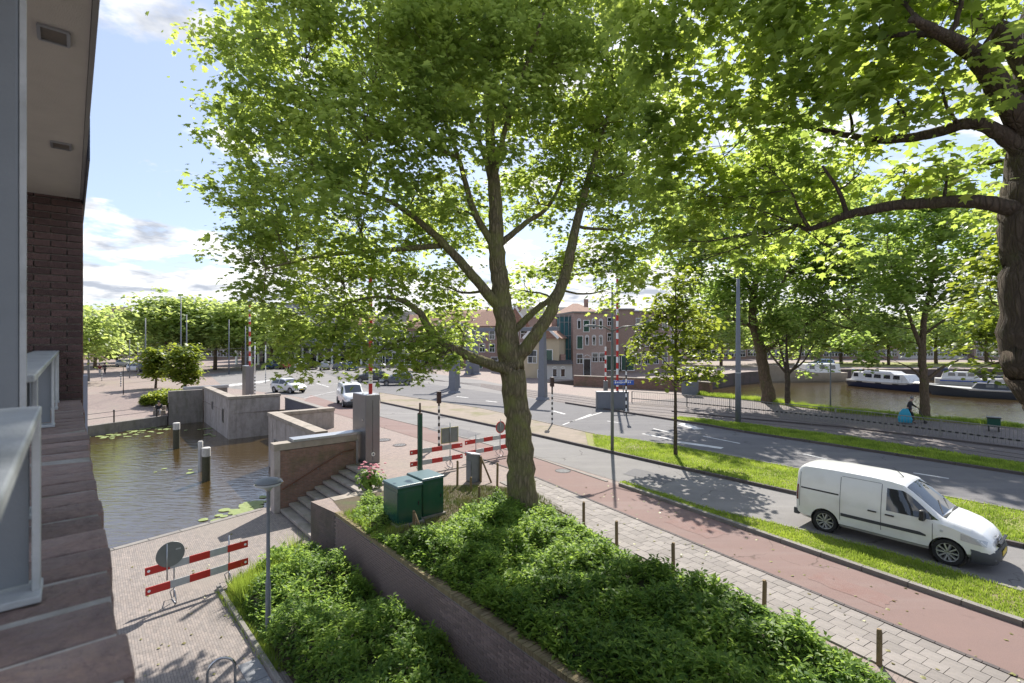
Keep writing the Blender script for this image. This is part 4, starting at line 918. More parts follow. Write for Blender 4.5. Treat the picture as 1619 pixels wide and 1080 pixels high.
# --- tall street lamps and catenary masts
def mast(loc, label, h, r_=0.09, arms=(), m=None, cat='mast', group='tall grey masts', stickers=False):
    t = empty('street_mast' if cat == 'mast' else 'street_lamp', loc, 0, label, cat, group); m = m or M['grey_paint']
    MB().tube([(0, 0, 0), (0, 0, 0.02)], r_ * 2.0, 12).build('base_plate', m, t)
    MB().tube([(0, 0, 0), (0, 0, h * .35), (0, 0, h)], [r_, r_ * .9, r_ * .55], 12).build('pole', m, t, smooth=True)
    for (ax, ay, z) in arms:
        a = MB().tube([(0, 0, z - 0.25), (ax * .5, ay * .5, z - .03), (ax, ay, z)], 0.035, 8).build('arm', m, t, smooth=True)
        dd = Vector((ax, ay, 0)).normalized(); c = Vector((ax, ay, z)) + dd * 0.28
        MB().box((c.x, c.y, c.z), (0.75, 0.30, 0.11), math.atan2(dd.y, dd.x), top=(0.7, 0.6)).build('lamp_head', M['lamp_grey'], a, bevel=0.02)
    if stickers:
        for z, mm in ((2.2, M['white']), (2.9, M['red']), (3.2, M['white'])): MB().tube([(0, 0, z), (0, 0, z + .16)], r_ * .9, 12).build('sticker', mm, t)
    return t
mast(G(968, 714), 'slim grey double lamp post on the median beside the young tree', 8.2, 0.085, ((1.0, -0.5, 6.2), (-1.0, -0.75, 6.2)), M['lamp_grey'], 'street lamp', 'street lamps')
mast(G(1167, 670), 'tall blue grey mast with stickers on the tramside grass', 9.5, 0.19, stickers=True)
mast(G(1313, 648), 'thin lamp post on the bank in front of the moored cruiser', 4.6, 0.055, ((0.18, 0, 4.5),), M['lamp_grey'], 'street lamp', 'street lamps')
mast(G(140, 603), 'blue grey lamp mast at the far left beside the brick pier', 6.6, 0.14, (), M['grey_paint'], 'street lamp', 'street lamps')
for px, py, h, lb in ((230, 597, 8.5, 'slim far mast left of the round trees'), (286, 598, 11.5, 'tall far mast behind the round trees'), (295, 597, 9.0, 'shorter far mast right behind the round trees'), (362, 592, 8.5, 'far mast right of the distant boom'),
                      (388, 592, 7.5, 'far mast before the parked cars'), (205, 598, 5.5, 'low far mast left of the round trees'), (218, 597, 5.0, 'lowest far mast beside the parked white car'), (601, 603, 4.5, 'thin post behind the white delivery van')):
    mast(G(px, py), 'grey ' + lb, h, 0.10 if h > 6 else 0.07)
mast(G(195, 624), 'thin dark post on the pink plaza', 3.6, 0.04, (), M['black'], 'mast')

# --- bridge portal frames
def portal(name, label, pa, pb, h, wd):
    a, b = Vector(pa), Vector(pb); t = empty(name, a, 0, label, 'portal', 'grey steel portals over the tramway'); d = b - a
    an = math.atan2(d.y, d.x)
    for k, q in enumerate((Vector((0, 0, 0)), d)):
        cl = MB().box((q.x, q.y, h / 2), (wd * 1.35, wd * 1.1, h), an, top=(0.62, 0.8)).build('column', M['grey_paint'], t, bevel=0.03)
        MB().box((q.x, q.y, 0.12), (wd * 1.9, wd * 1.6, 0.24), an, top=(0.8, 0.8)).build('foot', M['grey_paint'], cl, bevel=0.02)
    e_ = d.normalized() * 1.6
    MB().beam(Vector((0, 0, h + 0.16)) - e_, d + Vector((0, 0, h + 0.16)) + e_, wd * 0.7, 0.36).build('beam', M['grey_paint'], t, bevel=0.02)
    return t
portal('tram_portal', 'big grey steel portal frame beside the big trunk', G(858, 632), G(858, 632) + Vector((N2.x, N2.y, 0)) * -3.0 + Vector((U2.x, U2.y, 0)) * 10, 6.3, 0.55)
portal('tram_portal', 'grey steel portal seen below the low left branch of the big tree', G(714, 613), G(723, 613), 7.0, 0.45)
portal('tram_portal', 'wide grey portal leg far behind the low branch', G(742, 592), G(752, 592), 5.2, 0.9)

# --- cabinets, booms and street-name sign on the tram side
t = empty('tram_cabinets', G(945, 650), RD + R(90), 'pair of dark grey control cabinets beside the tram tracks', 'cabinet')
for k in range(2):
    b = MB().box((0.0, 0.62 + k * 1.28 - 1.25, 0.68), (0.6, 1.22, 1.36)).build('body', M['lamp_grey'], t, bevel=0.015)
    MB().box((-0.31, 0.62 + k * 1.28 - 1.25, 0.7), (0.02, 1.1, 1.2)).build('door', M['grey_paint'], b, bevel=0.006)
    MB().box((0.0, 0.62 + k * 1.28 - 1.25, 1.385), (0.66, 1.26, 0.05)).build('lid', M['grey_paint'], b, bevel=0.01)
MB().box((-0.325, 0.1, 0.75), (0.012, 0.12, 0.12)).build('notice', M['white'], t)
t.location = P(968, 647, 40.0) * Vector((1, 1, 0)); t.rotation_euler = (0, 0, R(90))
for px, py, h, lb in ((957.5, 612, 4.7, 'short red and white boom standing upright behind the tram cabinets'), (976, 640, 12.0, 'tall red and white boom standing upright beside the lamp post')):
    t = empty('boom_barrier', G(px, py + 6) if h < 6 else P(px, 640, 42) * Vector((1, 1, 0)), 0, lb, 'barrier', 'boom barriers of the bridge')
    t.location.z = 0
    MB().box((0, 0, 0.55), (0.4, 0.5, 1.1)).build('housing', M['lamp_grey'], t, bevel=0.02)
    striped(t, 'arm', 0, 0, 1.1, h, 0.10, int(h * 1.9), M['white'], M['red'])
t = empty('street_sign', P(985, 605, 39.0), R(8), 'blue street name sign on a pole beside the tall boom', 'sign')
MB().box((0, 0, 0), (1.75, 0.04, 0.36)).build('plate', M['blue'], t, bevel=0.01)
for k in range(9): MB().box((-0.62 + k * 0.15, -0.024, 0.02), (0.09, 0.006, 0.12 if k % 3 else 0.17)).build('letter_stroke', M['white'], t)
MB().box((0.05, 0.06, -2.6), (0.06, 0.06, 5.9)).build('post', M['lamp_grey'], t)
t = empty('control_column', G(1091, 624), R(-20), 'slotted dark grey control column at the end of the brick bridge wall', 'cabinet')
for x in (-.46, .46): MB().box((x, 0, 1.35), (0.66, 0.9, 2.7)).build('leg', M['grey_paint'], t, bevel=0.02)
MB().box((0, 0, 2.5), (0.27, 0.88, 0.39)).build('head', M['grey_paint'], t, bevel=0.02); MB().box((0, 0, 0.6), (0.27, 0.88, 1.2)).build('base', M['grey_paint'], t, bevel=0.02)

# --- fences
def fence(name, label, pts, h, m_post, step, pick, low=True, low_m=None):
    t = empty(name, pts[0], 0, label, 'fence')
    o = pts[0]
    for a, b in zip(pts[:-1], pts[1:]):
        d = b - a; Lg = d.length; k = max(1, round(Lg / step)); dd = d / k
        for i in range(k):
            p = a + dd * i - o; MB().box((p.x, p.y, h / 2), (0.06, 0.05, h), math.atan2(d.y, d.x)).build('post', m_post, t)
        MB().beam(a - o + Vector((0, 0, h)), b - o + Vector((0, 0, h)), 0.05, 0.045).build('top_rail', m_post, t)
        if low: MB().beam(a - o + Vector((0, 0, 0.34)), b - o + Vector((0, 0, 0.34)), 0.035, 0.07).build('low_rail', low_m or m_post, t)
    return t
M['fence_grey'] = mat('fence_grey', (0.22, 0.21, 0.19), (0.17, 0.16, 0.145), 5, 0.6)
ft = fence('tram_fence', 'low grey railing between the tram tracks and the shaded footpath', fence_ln[2:], 0.95, M['fence_grey'], 3.2, 0.3, True, M['fence_grey'])
pk = None; o0 = fence_ln[2]; cnt = 0
for a, b in zip(fence_ln[2:-1], fence_ln[3:]):
    d = b - a; k = int(d.length / 0.155)
    for i in range(k):
        p = a + d * ((i + .5) / k) - o0
        if pk is None: o = MB().box((0, 0, 0), (0.014, 0.014, 0.9)).build('baluster', M['fence_grey'], ft); pk = o.data
        else: o = bpy.data.objects.new('baluster', pk); col.objects.link(o); o.parent = ft
        o.location = (p.x, p.y, 0.5); cnt += 1
        if i % 2 == 0 and a.x > 13:
            q = MB() if i == 0 else q
            q.box((p.x - 0.012, p.y - 0.03, 0.34), (0.155, 0.03, 0.085), math.atan2(d.y, d.x))
    if a.x > 13: q.build('rail_blocks', M['black'], ft)
pts = [Vector((-36.1, 30.4, -1.1)), Vector((-33.0, 37.1, -1.1)), Vector((-31.7, 40.3, -1.1)), Vector((-30.4, 43.3, -1.1))]
t = empty('quay_railing', pts[0], 0, 'low iron post and rail fence on the far quay beside the plaza', 'fence')
for i, p in enumerate(pts):
    q = p - pts[0]; MB().lathe([(0.05, 0), (0.05, .9), (0.075, .93), (0.05, 1.0), (0, 1.02)], q, 10).build('post', M['black'], t, smooth=True)
    if i: 
        for z in (0.5, 0.88): MB().tube([pts[i - 1] - pts[0] + Vector((0, 0, z)), q + Vector((0, 0, z))], 0.018, 6).build('rail', M['black'], t)
# brick wall on the harbour side of the bridge
bw = [Vector((6.9, 60.0)), Vector((7.35, 59.7)), Vector((17.4, 54.0)), Vector((19.8, 50.3))]
t = empty('bridge_wall', (7.35, 59.7, 0), 0, 'low brown brick wall on the harbour side of the bridge', 'wall')
for a, b in ((bw[1], bw[2]), (bw[2], bw[3])):
    c = (a + b) / 2 - bw[1]; d = b - a; an = math.atan2(d.y, d.x)
    MB().box((c.x, c.y, -0.2), (d.length, 0.5, 2.7)).build('brickwork', M['brick_brown'], t) if False else MB().box((c.x, c.y, -0.15), (d.length - 0.02, 0.45, 2.6), an).build('brickwork', M['brick_brown'], t)
    MB().box((c.x, c.y, 1.2), (d.length + 0.1, 0.55, 0.1), an).build('coping', M['stone_cap'], t, bevel=0.01)
# litter bin on the bank at the far right
t = empty('litter_bin', G(1594, 688) + Vector((0.3, 1.2, 0)), R(-40), 'dark green litter bin on the bank near the right edge', 'bin')
MB().box((0, 0, 0.55), (0.6, 0.5, 0.5)).build('body', M['cab_green'], t, bevel=0.03)
for x in (-.22, .22): MB().box((x, 0, 0.15), (0.05, 0.4, 0.3)).build('leg', M['black'], t)
MB().box((0, 0, 0.83), (0.66, 0.56, 0.06)).build('lid', M['black'], t, bevel=0.01)
# ================================================================== PLANTS
LEAF8 = np.array([(0, -.45, 0), (.5, -.26, -.07), (.27, 0.0, 0.0), (.46, .27, -.08), (.13, .24, -.01), (0, .6, -.10), (-.15, .22, -.01), (-.46, .27, -.08), (-.27, 0.0, 0.0), (-.5, -.26, -.07), (0, 0, .04)])
LEAF5 = np.array([(0, -.45, 0), (.46, -.1, -.06), (.3, .3, -.03), (0, .52, -.08), (-.3, .3, -.03), (-.46, -.1, -.06), (0, 0, .05)])
LANCE = np.array([(0, 0, 0), (.5, .45, .10), (0, 1.0, -.16), (-.5, .45, .10)])
def unit(a): return a / np.maximum(np.linalg.norm(a, axis=1, keepdims=True), 1e-9)
def leaf_cloud(name, pos, nor, size, tmpl, m, parent=None, loc=(0, 0, 0), fan=True, tang=None, widths=None):
    n = len(pos); nor = unit(nor)
    if tang is None: tang = rng.normal(size=(n, 3))
    t = unit(tang - nor * np.sum(tang * nor, axis=1, keepdims=True)); b = np.cross(nor, t)
    k = len(tmpl); wd = size if widths is None else widths
    v = pos[:, None, :] + (b[:, None, :] * tmpl[None, :, 0:1]) * wd[:, None, None] + (t[:, None, :] * tmpl[None, :, 1:2] + nor[:, None, :] * tmpl[None, :, 2:3]) * size[:, None, None]
    v = v.reshape(-1, 3); base = (np.arange(n) * k)[:, None, None]
    if fan:
        e = k - 1; f = np.array([(i, (i + 1) % e, e) for i in range(e)])
        return fast_mesh(name, v, 3, m, parent, loc, (base + f[None]).reshape(-1, 3))
    f = np.array([tuple(range(k))])
    return fast_mesh(name, v, k, m, parent, loc, (base + f[None]).reshape(-1, k))
def smooth_path(pts, sub=4, jit=0.0):
    """pts: list of (Vector, radius) -> Catmull-Rom refined lists"""
    ps = [Vector(p) for p, r in pts]; rs = [r for p, r in pts]; op, orr = [], []
    for i in range(len(ps) - 1):
        p0, p1, p2, p3 = ps[max(i - 1, 0)], ps[i], ps[i + 1], ps[min(i + 2, len(ps) - 1)]
        for k in range(sub):
            t = k / sub
            q = 0.5 * ((2 * p1) + (p2 - p0) * t + (2 * p0 - 5 * p1 + 4 * p2 - p3) * t * t + (3 * p1 - p0 - 3 * p2 + p3) * t ** 3)
            j = jit * rs[i]
            if op: q = q + Vector((random.uniform(-j, j), random.uniform(-j, j), random.uniform(-j, j)))
            op.append(q); orr.append(rs[i] + (rs[i + 1] - rs[i]) * t)
    op.append(ps[-1]); orr.append(rs[-1])
    return op, orr
def grow(name, label, base, limbs, lobes, leaf, leafm, barkm, per_r=14.0, m_leaf=30, spread=0.42, tmpl=LEAF8, seg=14, group=None, sub=5, up=0.75, twig_r=0.012, flat=0.8, cat='tree', trunk_wob=0.04):
    base = Vector(base); root = empty(name, base, 0, label, cat, group); nodes_, nrad = [], []
    for i, lb in enumerate(limbs):
        op, orr = smooth_path(lb, sub, 0.10)
        MB().tube([p - base for p in op], orr, seg if i == 0 else max(7, seg - 5), wob=trunk_wob).build('trunk' if i == 0 else 'branch', barkm, root, smooth=True, uv=False)
        for p, r_ in zip(op, orr):
            if i > 0 or p.z > base.z + 0.35 * (op[-1].z - base.z): nodes_.append(p); nrad.append(r_)
    na = np.array([tuple(p) for p in nodes_]); bough = MB(); cl, cdir, cs = [], [], []
    for c, r_ in lobes:
        c = Vector(c); dz = np.maximum(0, na[:, 2] - c.z + 0.3 * r_)
        j = int(np.argmin(np.linalg.norm(na - np.array(c), axis=1) + 0.8 * dz)); s_ = nodes_[j]
        mid = (s_ + c) / 2 + Vector((random.uniform(-.1, .1), random.uniform(-.1, .1), random.uniform(-.12, .05))) * (c - s_).length
        r0 = min(nrad[j] * 0.6, 0.025 + 0.012 * (c - s_).length)
        op, orr = smooth_path([(s_, r0), (mid, r0 * .7), (c, r0 * .4)], 4, 0.5)
        bough.tube([p - base for p in op], orr, 6, cap=False)
        nc = max(3, int(per_r * r_ * r_))
        for q in range(nc):
            dv = Vector(rng.normal(size=3)); dv.normalize(); rad = r_ * (random.random() ** 0.45)
            p = c + Vector((dv.x * rad, dv.y * rad, dv.z * rad * flat))
            a = op[random.randint(len(op) // 2, len(op) - 1)]
            if twig_r:
                md = (a + p) / 2 + Vector((0, 0, 0.08 * (p - a).length))
                bough.tube([a - base, md - base, p - base], [twig_r, twig_r * .7, twig_r * .35], 4, cap=False)
            cl.append(tuple(p - base)); cdir.append(tuple((p - a).normalized() if (p - a).length > 1e-6 else Vector((0, 0, 1)))); cs.append(spread * random.uniform(0.75, 1.3))
    if bough.v: bough.build('twigs', barkm, root, smooth=True, uv=False)['kind'] = 'stuff'
    cl, cdir, cs = np.array(cl), np.array(cdir), np.array(cs)
    n = len(cl) * m_leaf; ci = np.repeat(np.arange(len(cl)), m_leaf)
    off = rng.normal(size=(n, 3)) * np.array([1, 1, 0.5]) * cs[ci][:, None]
    pos = cl[ci] + off + cdir[ci] * cs[ci][:, None] * 0.3
    nor = rng.normal(size=(n, 3)) * (1 - up) + np.array([0, 0, 1.0]) * up + off * 0.35 / cs[ci][:, None] * 0.5
    nor += np.array([sd.x, sd.y, 0.0]) * 0.25
    tang = off / cs[ci][:, None] + np.array([0, 0, -0.5]) + rng.normal(size=(n, 3)) * 0.4
    size = leaf * np.clip(rng.lognormal(-0.02, 0.33, n), 0.4, 1.75)
    cr_ = leaf_cloud('crown', pos, nor, size, tmpl, leafm, root, tang=tang)
    cr_['kind'] = 'stuff'
    return root
def pl(Y, *pts): return [(P(x, y, Y if not isinstance(Y, (list, tuple)) else Y[i]), r_) for i, (x, y, r_) in enumerate(pts)]
def LB(*t): return [(P(x, y, Y), r_ * Y / F) for x, y, Y, r_ in t]

# --- the big sycamore
TB = G(829, 816)
limbs = [[(TB + Vector((0, 0, -0.3)), .72), (TB + Vector((0, 0, .25)), .60)] + pl(16, (824, 740, .52), (819, 660, .49), (812, 600, .47), (806, 560, .45), (797, 500, .38), (790, 440, .34), (784, 380, .30), (783, 320, .26), (776, 240, .2), (772, 150, .15), (764, 60, .10), (760, -60, .06)),
    pl([16, 15.9, 16, 16.2, 16.4, 16.8, 17.0, 17.2], (812, 575, .30), (842, 535, .27), (872, 490, .24), (892, 440, .22), (904, 390, .2), (920, 320, .16), (940, 250, .11), (965, 170, .06)),
    pl([15.8, 15.6, 15.4, 15.2, 15.0, 14.8], (808, 586, .24), (765, 572, .2), (718, 553, .18), (685, 530, .16), (664, 495, .13), (632, 474, .09)) + pl([14.6, 14.4], (590, 470, .05), (545, 480, .03)),
    pl([16, 15.6, 15.3, 15, 14.7, 14.4], (793, 490, .25), (760, 452, .2), (720, 405, .17), (680, 365, .13), (620, 320, .09), (550, 300, .05)),
    pl([16, 16.5, 17, 17.4], (806, 530, .16), (845, 492, .14), (872, 470, .11), (893, 432, .06)),
    pl([16, 15.7, 15.4, 15.2], (784, 395, .17), (748, 330, .13), (725, 250, .09), (690, 160, .05)),
    pl([16, 16.5, 17, 17.3], (786, 390, .15), (832, 352, .11), (868, 325, .08), (900, 260, .05)),
    pl([16, 17, 18, 18.8], (783, 330, .15), (770, 260, .12), (740, 180, .09), (700, 90, .05)),
    pl([16, 15.2, 14.4, 13.6], (780, 290, .14), (800, 200, .1), (830, 110, .07), (860, 20, .04)),
    pl([15.3, 14.8, 14.4, 14.0, 13.8], (700, 388, .12), (620, 395, .09), (550, 400, .07), (480, 410, .05), (420, 425, .03)),
    pl([15.4, 15, 14.8, 14.6], (725, 250, .09), (620, 200, .07), (500, 160, .05), (400, 130, .03))]
lob = LB((425, 45, 15, 72), (345, 62, 15, 42), (398, 118, 14.6, 52), (500, 50, 14, 95), (480, 150, 14.2, 88), (392, 222, 15, 56), (350, 222, 15.2, 32), (470, 250, 14, 84), (372, 315, 15.2, 46), (440, 345, 14.4, 74), (388, 402, 15, 40),
         (440, 432, 15, 60), (416, 480, 15.2, 26), (480, 500, 14.8, 58), (455, 545, 15, 32), (540, 530, 14.4, 54), (492, 585, 14.4, 22), (600, 550, 14.2, 50), (660, 585, 14.4, 22), (650, 540, 14, 46), (695, 565, 14.6, 28), (540, 440, 14.4, 86), (560, 330, 13.8, 96), (580, 210, 13.8, 100),
         (600, 80, 14, 110), (700, 60, 14.6, 110), (680, 180, 14.8, 100), (660, 300, 14.8, 86), (620, 440, 15.4, 72), (700, 450, 17, 60), (790, 60, 15, 110), (800, 170, 14.6, 86), (880, 110, 15.2, 100), (860, 230, 17.2, 84), (940, 200, 17, 90), (960, 90, 16, 100),
         (930, 320, 17.4, 80), (900, 410, 17.6, 56), (960, 405, 17.6, 56), (955, 460, 17.8, 34), (850, 320, 18.2, 66), (720, 340, 18, 80), (640, 380, 18.4, 76), (560, 500, 17.6, 66), (720, 510, 18.2, 46), (760, 130, 18.5, 110), (650, 120, 18.5, 110), (520, 230, 18, 90), (480, 360, 17.6, 80), (830, 460, 18.4, 44),
         (500, -60, 14.5, 100), (640, -80, 14.5, 120), (790, -90, 15, 120), (930, -60, 15.5, 110), (720, -180, 15.5, 120), (860, -190, 16, 110), (590, -190, 15.5, 110), (760, -20, 18.5, 110), (900, 10, 18, 100), (1000, 270, 18, 70), (1000, 160, 18, 80), (1020, 350, 18.2, 62), (1005, 430, 18.4, 40), (520, 562, 15, 34), (640, 570, 14.8, 30), (700, 535, 15.4, 40), (465, 550, 15.4, 32), (560, 565, 15.2, 30), (960, 250, 18.6, 70), (420, 390, 16, 50), (500, 440, 16.4, 60), (380, 170, 15.4, 48), (440, 290, 16, 60))
limbs = [[(v_, r_ * (0.82 if i_ == 0 else 0.78)) for v_, r_ in lb_] for i_, lb_ in enumerate(limbs)]
grow('sycamore_tree', 'big sycamore in the middle with thick mossy trunk and forked limbs', TB, limbs, lob, 0.142, M['leaf'], M['bark'], per_r=10.4, m_leaf=54, spread=0.31, seg=22, sub=6)

# --- the tree at the right edge, its limbs reaching over the street
T2 = Vector((8.75, 7.2, 0))
def q2(x, y, Y, r_): return (P(x, y, Y), r_)
limbs = [[(T2, .62), (T2 + Vector((0, -.05, 2.0)), .52), q2(1712, 680, 7.25, .48), q2(1668, 590, 7.2, .52), q2(1655, 540, 7.15, .50), q2(1655, 420, 7.1, .46), q2(1650, 330, 7.1, .44), q2(1652, 220, 7.1, .40), q2(1660, 60, 7.1, .34), q2(1670, -120, 7.1, .25), q2(1660, -400, 7.2, .1)],
    [q2(1650, 345, 7.1, .2), q2(1602, 330, 7.1, .135), q2(1555, 319, 7.2, .115), q2(1480, 320, 7.5, .10), q2(1400, 327, 7.9, .09), q2(1335, 342, 8.3, .075), q2(1282, 362, 8.7, .05), q2(1262, 356, 9.0, .03)],
    [q2(1650, 265, 7.1, .2), q2(1605, 228, 7.1, .135), q2(1560, 200, 7.1, .105), q2(1525, 196, 7.2, .095), q2(1470, 212, 7.5, .085), q2(1400, 221, 7.9, .07), q2(1335, 213, 8.4, .055), q2(1270, 198, 8.9, .045), q2(1180, 182, 9.6, .03), q2(1095, 152, 10.2, .018)],
    [q2(1652, 240, 7.1, .22), q2(1608, 185, 7.0, .19), q2(1572, 130, 6.9, .17), q2(1545, 90, 6.7, .14), q2(1500, 60, 6.4, .09), q2(1440, 30, 6.2, .05)],
    [q2(1655, 150, 7.1, .22), q2(1612, 90, 7.2, .16), q2(1580, 50, 7.2, .15), q2(1530, 20, 7.4, .12), q2(1450, 0, 7.8, .08), q2(1330, -20, 8.4, .05)],
    [q2(1280, 362, 8.7, .04), q2(1262, 330, 8.6, .03), q2(1250, 300, 8.5, .018)], [q2(1340, 341, 8.3, .05), q2(1325, 300, 8.2, .035), q2(1300, 262, 8.2, .02)],
    [q2(1270, 198, 8.9, .04), q2(1255, 165, 9, .03), q2(1235, 120, 9.2, .02), q2(1160, 95, 9.8, .014)]]
lob = LB((1545, 45, 6.6, 60), (1450, 60, 6.8, 80), (1360, 60, 7.4, 90), (1270, 80, 8.0, 90), (1180, 70, 8.8, 90), (1090, 60, 9.4, 80), (1010, 30, 9.8, 60), (1420, 160, 7.2, 70), (1330, 150, 7.8, 76), (1240, 160, 8.6, 80), (1150, 170, 9.4, 80), (1070, 180, 10, 70),
         (1490, 140, 6.9, 56), (1500, 270, 7.5, 40), (1430, 270, 8.0, 56), (1360, 275, 8.4, 60), (1290, 270, 8.8, 64), (1210, 260, 9.4, 70), (1130, 260, 10, 66), (1250, 330, 9.0, 60), (1320, 330, 8.9, 44), (1180, 330, 9.8, 60), (1120, 320, 10.2, 50),
         (1590, 20, 6.6, 40), (1400, -40, 7.0, 110), (1250, -40, 8, 110), (1100, -50, 9, 100), (1520, -60, 6.4, 90), (1330, -150, 7.5, 120), (1180, -140, 8.5, 110), (1480, -190, 7, 110), (1590, 250, 7.9, 30), (1580, 330, 8.5, 28), (1050, 110, 10.4, 66), (1090, 390, 10.6, 34), (1230, 400, 10, 34), (1600, 130, 7.6, 40), (1560, 260, 8.4, 30), (1060, 300, 10.6, 60), (1055, 380, 10.8, 46), (1040, 240, 10.6, 50), (1150, 400, 10.6, 40), (1200, 375, 10.2, 44), (1320, 395, 10, 34), (1030, 440, 11, 26))
limbs = [[(v_, r_ * (1.0 if i_ == 0 else 0.85)) for v_, r_ in lb_] for i_, lb_ in enumerate(limbs)]
grow('plane_tree', 'dark plane tree at the right edge with limbs reaching over the road', T2, limbs, lob, 0.135, M['leaf_near'], M['bark_dark'], per_r=15.0, m_leaf=40, spread=0.26, seg=22, sub=6, twig_r=0.008, trunk_wob=0.015)

# --- young tree on the median
B = G(1068, 722)
limbs = [[(B, .10), (P(1068, 660, 23.9), .075), (P(1068, 590, 23.9), .06), (P(1069, 520, 23.9), .04), (P(1068, 450, 23.9), .02)], pl(23.9, (1068, 590, .03), (1040, 560, .02), (1022, 545, .01)), pl(23.9, (1068, 575, .03), (1095, 550, .02), (1115, 545, .01)), pl(23.9, (1068, 540, .03), (1085, 500, .02), (1100, 480, .01)), pl(23.9, (1068, 530, .03), (1050, 495, .02), (1035, 475, .01))]
lob = LB((1068, 470, 24, 34), (1040, 500, 24, 34), (1095, 505, 23.6, 34), (1030, 550, 24.2, 32), (1066, 545, 23.4, 34), (1105, 555, 24, 34), (1050, 590, 23.8, 24), (1090, 590, 24.2, 26), (1015, 570, 24, 16), (1125, 590, 24, 18), (1075, 440, 24, 24), (1118, 520, 24, 20), (1020, 520, 24, 20))
grow('young_tree', 'slender young tree on the grass median, loose yellow green crown', B, limbs, lob, 0.19, M['leaf_light'], M['bark_dark'], per_r=24, m_leaf=15, spread=0.24, tmpl=LEAF5, seg=9, twig_r=0.008)

# --- trees along the water
B = G(1216, 637)
limbs = [[(B, .62)] + pl(B.y, (1211, 605, .48), (1205, 570, .45), (1200, 545, .42), (1190, 500, .34), (1194, 450, .26), (1205, 400, .18), (1215, 330, .1)), pl(B.y, (1204, 556, .3), (1232, 540, .26), (1262, 522, .2), (1300, 495, .12), (1340, 470, .06)), pl(B.y, (1195, 520, .22), (1160, 505, .16), (1115, 508, .1), (1085, 495, .05)), pl(B.y, (1200, 530, .2), (1222, 480, .15), (1250, 420, .1), (1280, 360, .05)), pl(B.y, (1192, 470, .2), (1160, 410, .12), (1130, 370, .06))]
Y = B.y
lob = LB(*[(x, y, Y + random.uniform(-3, 3), r_) for x, y, r_ in ((1120, 470, 46), (1110, 400, 50), (1150, 350, 60), (1220, 350, 66), (1290, 360, 60), (1180, 420, 56), (1250, 430, 60), (1320, 430, 52), (1290, 480, 44), (1340, 490, 40), (1240, 500, 34), (1140, 510, 26), (1210, 280, 60), (1290, 290, 56), (1350, 380, 44), (1100, 440, 34), (1310, 530, 26), (1380, 450, 40), (1370, 530, 26), (1240, 230, 70), (1080, 380, 50), (1070, 320, 50), (1340, 330, 56), (1390, 400, 44), (1160, 470, 40), (1290, 420, 50), (1400, 520, 28), (1200, 470, 36))])
grow('bank_tree', 'broad tree with curved brown trunk on the bank right of the sticker mast', B, limbs, lob, 0.28, M['leaf_bank'], M['bark_pale'], per_r=5.0, m_leaf=42, spread=0.55, tmpl=LEAF5, seg=14, group='trees along the water', twig_r=0.02)
B = G(1245, 641); Y = B.y
limbs = [[(B, .24)] + pl(Y, (1245, 615, .2), (1245, 592, .2), (1244, 560, .1), (1243, 525, .05)), pl(Y, (1245, 592, .12), (1230, 575, .09), (1216, 556, .06), (1205, 540, .03)), pl(Y, (1246, 592, .12), (1262, 572, .09), (1268, 545, .06), (1275, 520, .03)), pl(Y, (1247, 590, .1), (1270, 572, .07), (1285, 548, .05), (1300, 530, .03)), pl(Y, (1244, 590, .1), (1236, 560, .07), (1228, 530, .03))]
lob = LB(*[(x, y, Y + random.uniform(-1.5, 1.5), r_) for x, y, r_ in ((1215, 535, 24), (1245, 515, 30), (1280, 525, 26), (1300, 545, 20), (1232, 560, 16), (1295, 570, 14), (1275, 585, 12), (1265, 500, 26), (1218, 505, 24))])
grow('bank_tree', 'small many stemmed tree on the bank right of the broad curved tree', B, limbs, lob, 0.22, M['leaf_bank'], M['bark_dark'], per_r=12, m_leaf=16, spread=0.4, tmpl=LEAF5, seg=10, group='trees along the water', twig_r=0.012)
B = G(1463, 662); Y = B.y
limbs = [[(B, .34)] + pl(Y, (1462, 630, .27), (1460, 590, .25), (1458, 555, .23), (1462, 500, .17), (1472, 450, .12), (1480, 390, .06)), pl(Y, (1461, 604, .14), (1478, 590, .11), (1495, 578, .08), (1515, 570, .05)), pl(Y, (1459, 556, .16), (1445, 520, .13), (1432, 480, .1), (1430, 430, .05)), pl(Y, (1460, 530, .1), (1490, 508, .08), (1520, 492, .05)), pl(Y, (1460, 600, .09), (1445, 585, .06), (1425, 575, .03)), pl(Y, (1464, 495, .1), (1500, 460, .06), (1525, 420, .04))]
lob = LB(*[(x, y, Y + random.uniform(-2, 2), r_) for x, y, r_ in ((1400, 420, 40), (1440, 390, 46), (1490, 370, 46), (1530, 420, 36), (1420, 470, 30), (1480, 440, 36), (1525, 470, 30), (1395, 510, 26), (1430, 540, 20), (1500, 525, 20), (1380, 560, 16), (1455, 330, 46), (1510, 310, 44), (1405, 350, 40), (1350, 540, 22), (1375, 570, 14), (1400, 460, 36), (1450, 470, 30), (1560, 380, 44), (1545, 330, 40))])
grow('bank_tree', 'upright tree on the bank in front of the moored cruiser', B, limbs, lob, 0.26, M['leaf_bank'], M['bark_pale'], per_r=8, m_leaf=36, spread=0.45, tmpl=LEAF5, seg=12, group='trees along the water', twig_r=0.014)
B = Vector((24.0, 22.5, 0)); Y = 22.5
limbs = [[(B, .30), (P(1660, 600, Y), .24), (P(1650, 480, Y), .18), (P(1640, 360, Y), .1)], [(P(1655, 540, Y), .12), (P(1610, 500, Y), .08), (P(1570, 480, Y), .04)], [(P(1660, 580, Y), .12), (P(1610, 570, Y), .07), (P(1570, 575, Y), .04)]]
